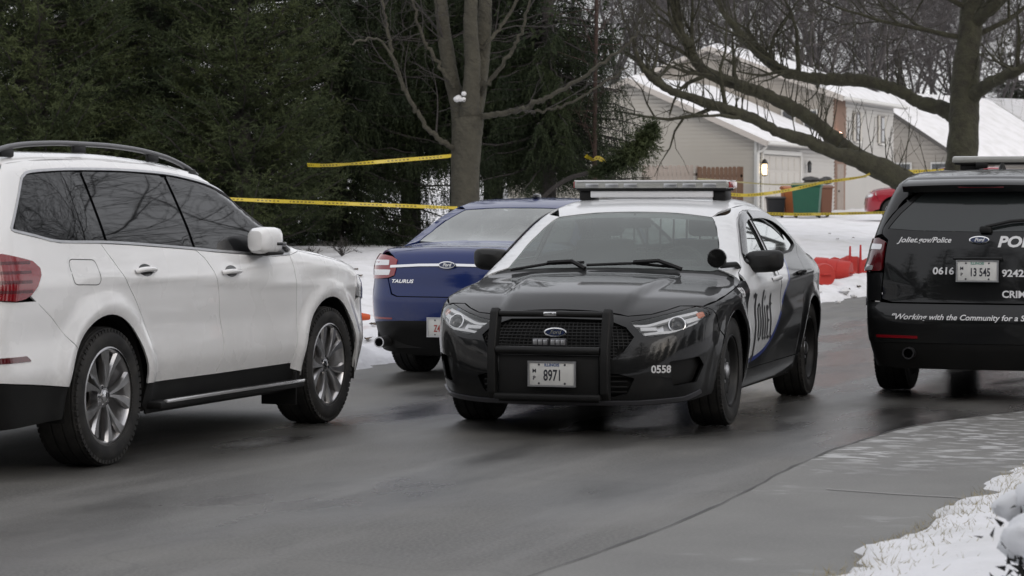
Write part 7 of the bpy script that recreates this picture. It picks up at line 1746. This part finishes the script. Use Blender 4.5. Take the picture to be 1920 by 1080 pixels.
# ------------------------------------------------------------------ snow capped shrub in the corner, twigs, chunks
pbsdf('fresh_snow', (.66, .67, .69), .7, bump=(22, .25, .015))
def shrub():
    r = np.random.default_rng(31); base = (1.88, 8.6, gz(1.88, 8.6) + .02); tr = TM(); cr = TM(); T = []
    for k in range(46):
        a = r.uniform(0, 2 * pi); e = r.uniform(.25, 1.35); d = np.array([cos(a) * cos(e), sin(a) * cos(e), sin(e)]); L = r.uniform(.28, .52); P = np.array([d * L * u + np.array([0, 0, -.05]) + r.normal(0, .008, 3) for u in np.linspace(0, 1, 5)]); tr.tube(P, np.linspace(.008, .003, 5), 4)
        for _ in range(34):
            q = P[r.integers(1, 5)] + r.normal(0, .05, 3); nd = unit(d + r.normal(0, .8, 3)); w = unit(np.cross(nd, r.normal(0, 1, 3))) * r.uniform(.008, .016); T.append([q - w, q + w, q + nd * r.uniform(.03, .06)])
    cr.tris(np.array(T)); root = put_tree('snowy_shrub', 'small dark shrub capped with fresh snow at the street edge', base, tr.mesh('trunk'), cr.mesh('crown'), MATS['bark_far'], pbsdf('shrub_leaf', (.020, .020, .018), .7), cat='shrub'); root.scale = (.78, .78, .78)
    for k in range(15):
        a = r.uniform(0, 2 * pi); e = r.uniform(.45, 1.5); c = np.array([cos(a) * cos(e), sin(a) * cos(e), sin(e) * .95]) * r.uniform(.40, .52); m = MB(); V = []; s_ = r.uniform(.08, .17); n = 26; rings = 16
        for i in range(rings + 1):
            ph = pi * i / rings
            for j in range(n):
                th = 2 * pi * j / n; p = np.array([sin(ph) * cos(th), sin(ph) * sin(th), cos(ph) * .62]); k_ = 1 + .36 * (float(fbm(np.array(p[0] * 1.5 + k * 3), np.array(p[1] * 1.5 + p[2] * 1.9))) - .5) * 2; V.append(tuple(c + p * s_ * k_))
        m.add(V, [(i * n + j, i * n + (j + 1) % n, (i + 1) * n + (j + 1) % n, (i + 1) * n + j) for i in range(rings) for j in range(n)], True); m.build('snow_cap', MATS['fresh_snow'], root)
shrub()
def grass_tufts():
    r = np.random.default_rng(8); T = []
    for k in range(1500):
        l = r.uniform(9.5, 15.5); t = T_NEAR + abs(r.normal(.05, .22)); x = l * RU.x + t * RN.x; y = l * RU.y + t * RN.y; z = gz(x, y)
        if z < 0: z = .008
        q = np.array([x, y, z - .008]); d = unit(np.array([r.normal(0, .8), r.normal(0, .8), .8])); w = unit(np.cross(d, r.normal(0, 1, 3))) * .0022; T.append([q - w, q + w, q + d * r.uniform(.025, .07)])
    tm = TM(); tm.tris(np.array(T)); o = link('grass', tm.mesh('grass'), None, pbsdf('dead_grass', (.34, .30, .20), .8)); tag(o, 'dead frosted grass tips along the ragged snow edge', 'grass', kind='stuff')
grass_tufts()
def twig_bush(px, py, label, n=16, h=.35):
    q = on_snow(px, py); r = np.random.default_rng(px); tm = TM(); stem = TM(); stem.tube(np.array([[0, 0, -.05], [0, 0, .06]]), [.02, .015], 5)
    for k in range(n): grow(tm, r, np.array([0, 0, 0.]), unit(np.array([r.normal(0, .6), r.normal(0, .6), 1])), h * r.uniform(.6, 1.1), .008, 2, 3, .05, .2, (3, 3, 3), (25, 55), .3, .004)
    put_tree('leafless_bush', label, (q.x, q.y, q.z), stem.mesh('trunk'), tm.mesh('crown'), MATS['bark_far'], MATS['bark_far'], cat='bush')
twig_bush(641, 480, 'small leafless bush poking from the snow under the evergreens')
twig_bush(585, 486, 'low leafless twigs in the snow beside the white vehicle hood', 12, .25)
bits = []
r_ = random.Random(6)
def snow_chunk(l, t, s, label):
    x = l * RU.x + t * RN.x; y = l * RU.y + t * RN.y; m = MB(); n, rings = 10, 6; V = []
    for i in range(rings + 1):
        ph = pi * i / rings
        for j in range(n):
            th = 2 * pi * j / n; k = 1 + r_.uniform(-.18, .18); V.append((sin(ph) * cos(th) * s * k, sin(ph) * sin(th) * s * k, cos(ph) * s * .7 * k))
    m.add(V, [(i * n + j, i * n + (j + 1) % n, (i + 1) * n + (j + 1) % n, (i + 1) * n + j) for i in range(rings) for j in range(n)], False); o = m.build('snow_chunk', SNOWM); o.location = (x, y, max(gz(x, y), .0) + s * .4); tag(o, label, 'snow', 'lumps of ploughed snow along the kerb')
for k in range(26): snow_chunk(r_.uniform(24, 40), T_FAR + r_.uniform(-.7, .25), r_.uniform(.03, .09), 'small lump of ploughed snow along the far kerb')
# fallen twigs and leaves on the snow
pbsdf('leaf_brown', (.09, .06, .035), .8)
for k, (px, py) in enumerate([(668, 508), (654, 518), (676, 520), (730, 470), (700, 612), (650, 560), (690, 640), (1570, 450), (1600, 448), (1555, 440), (1610, 540), (1590, 545)]):
    q = on_snow(px, py); m = MB(); a = r_.uniform(0, 6); m.add([(cos(a + i) * .05 * (1 if i % 2 else .6), sin(a + i) * .05 * (1 if i % 2 else .6), .015 * (i % 3)) for i in range(6)], [tuple(range(6))]); o = m.build('fallen_leaf', MATS['leaf_brown']); o.location = (q.x, q.y, q.z + .015); tag(o, 'curled brown leaf lying on the snow', 'leaf', 'fallen leaves on the snow')
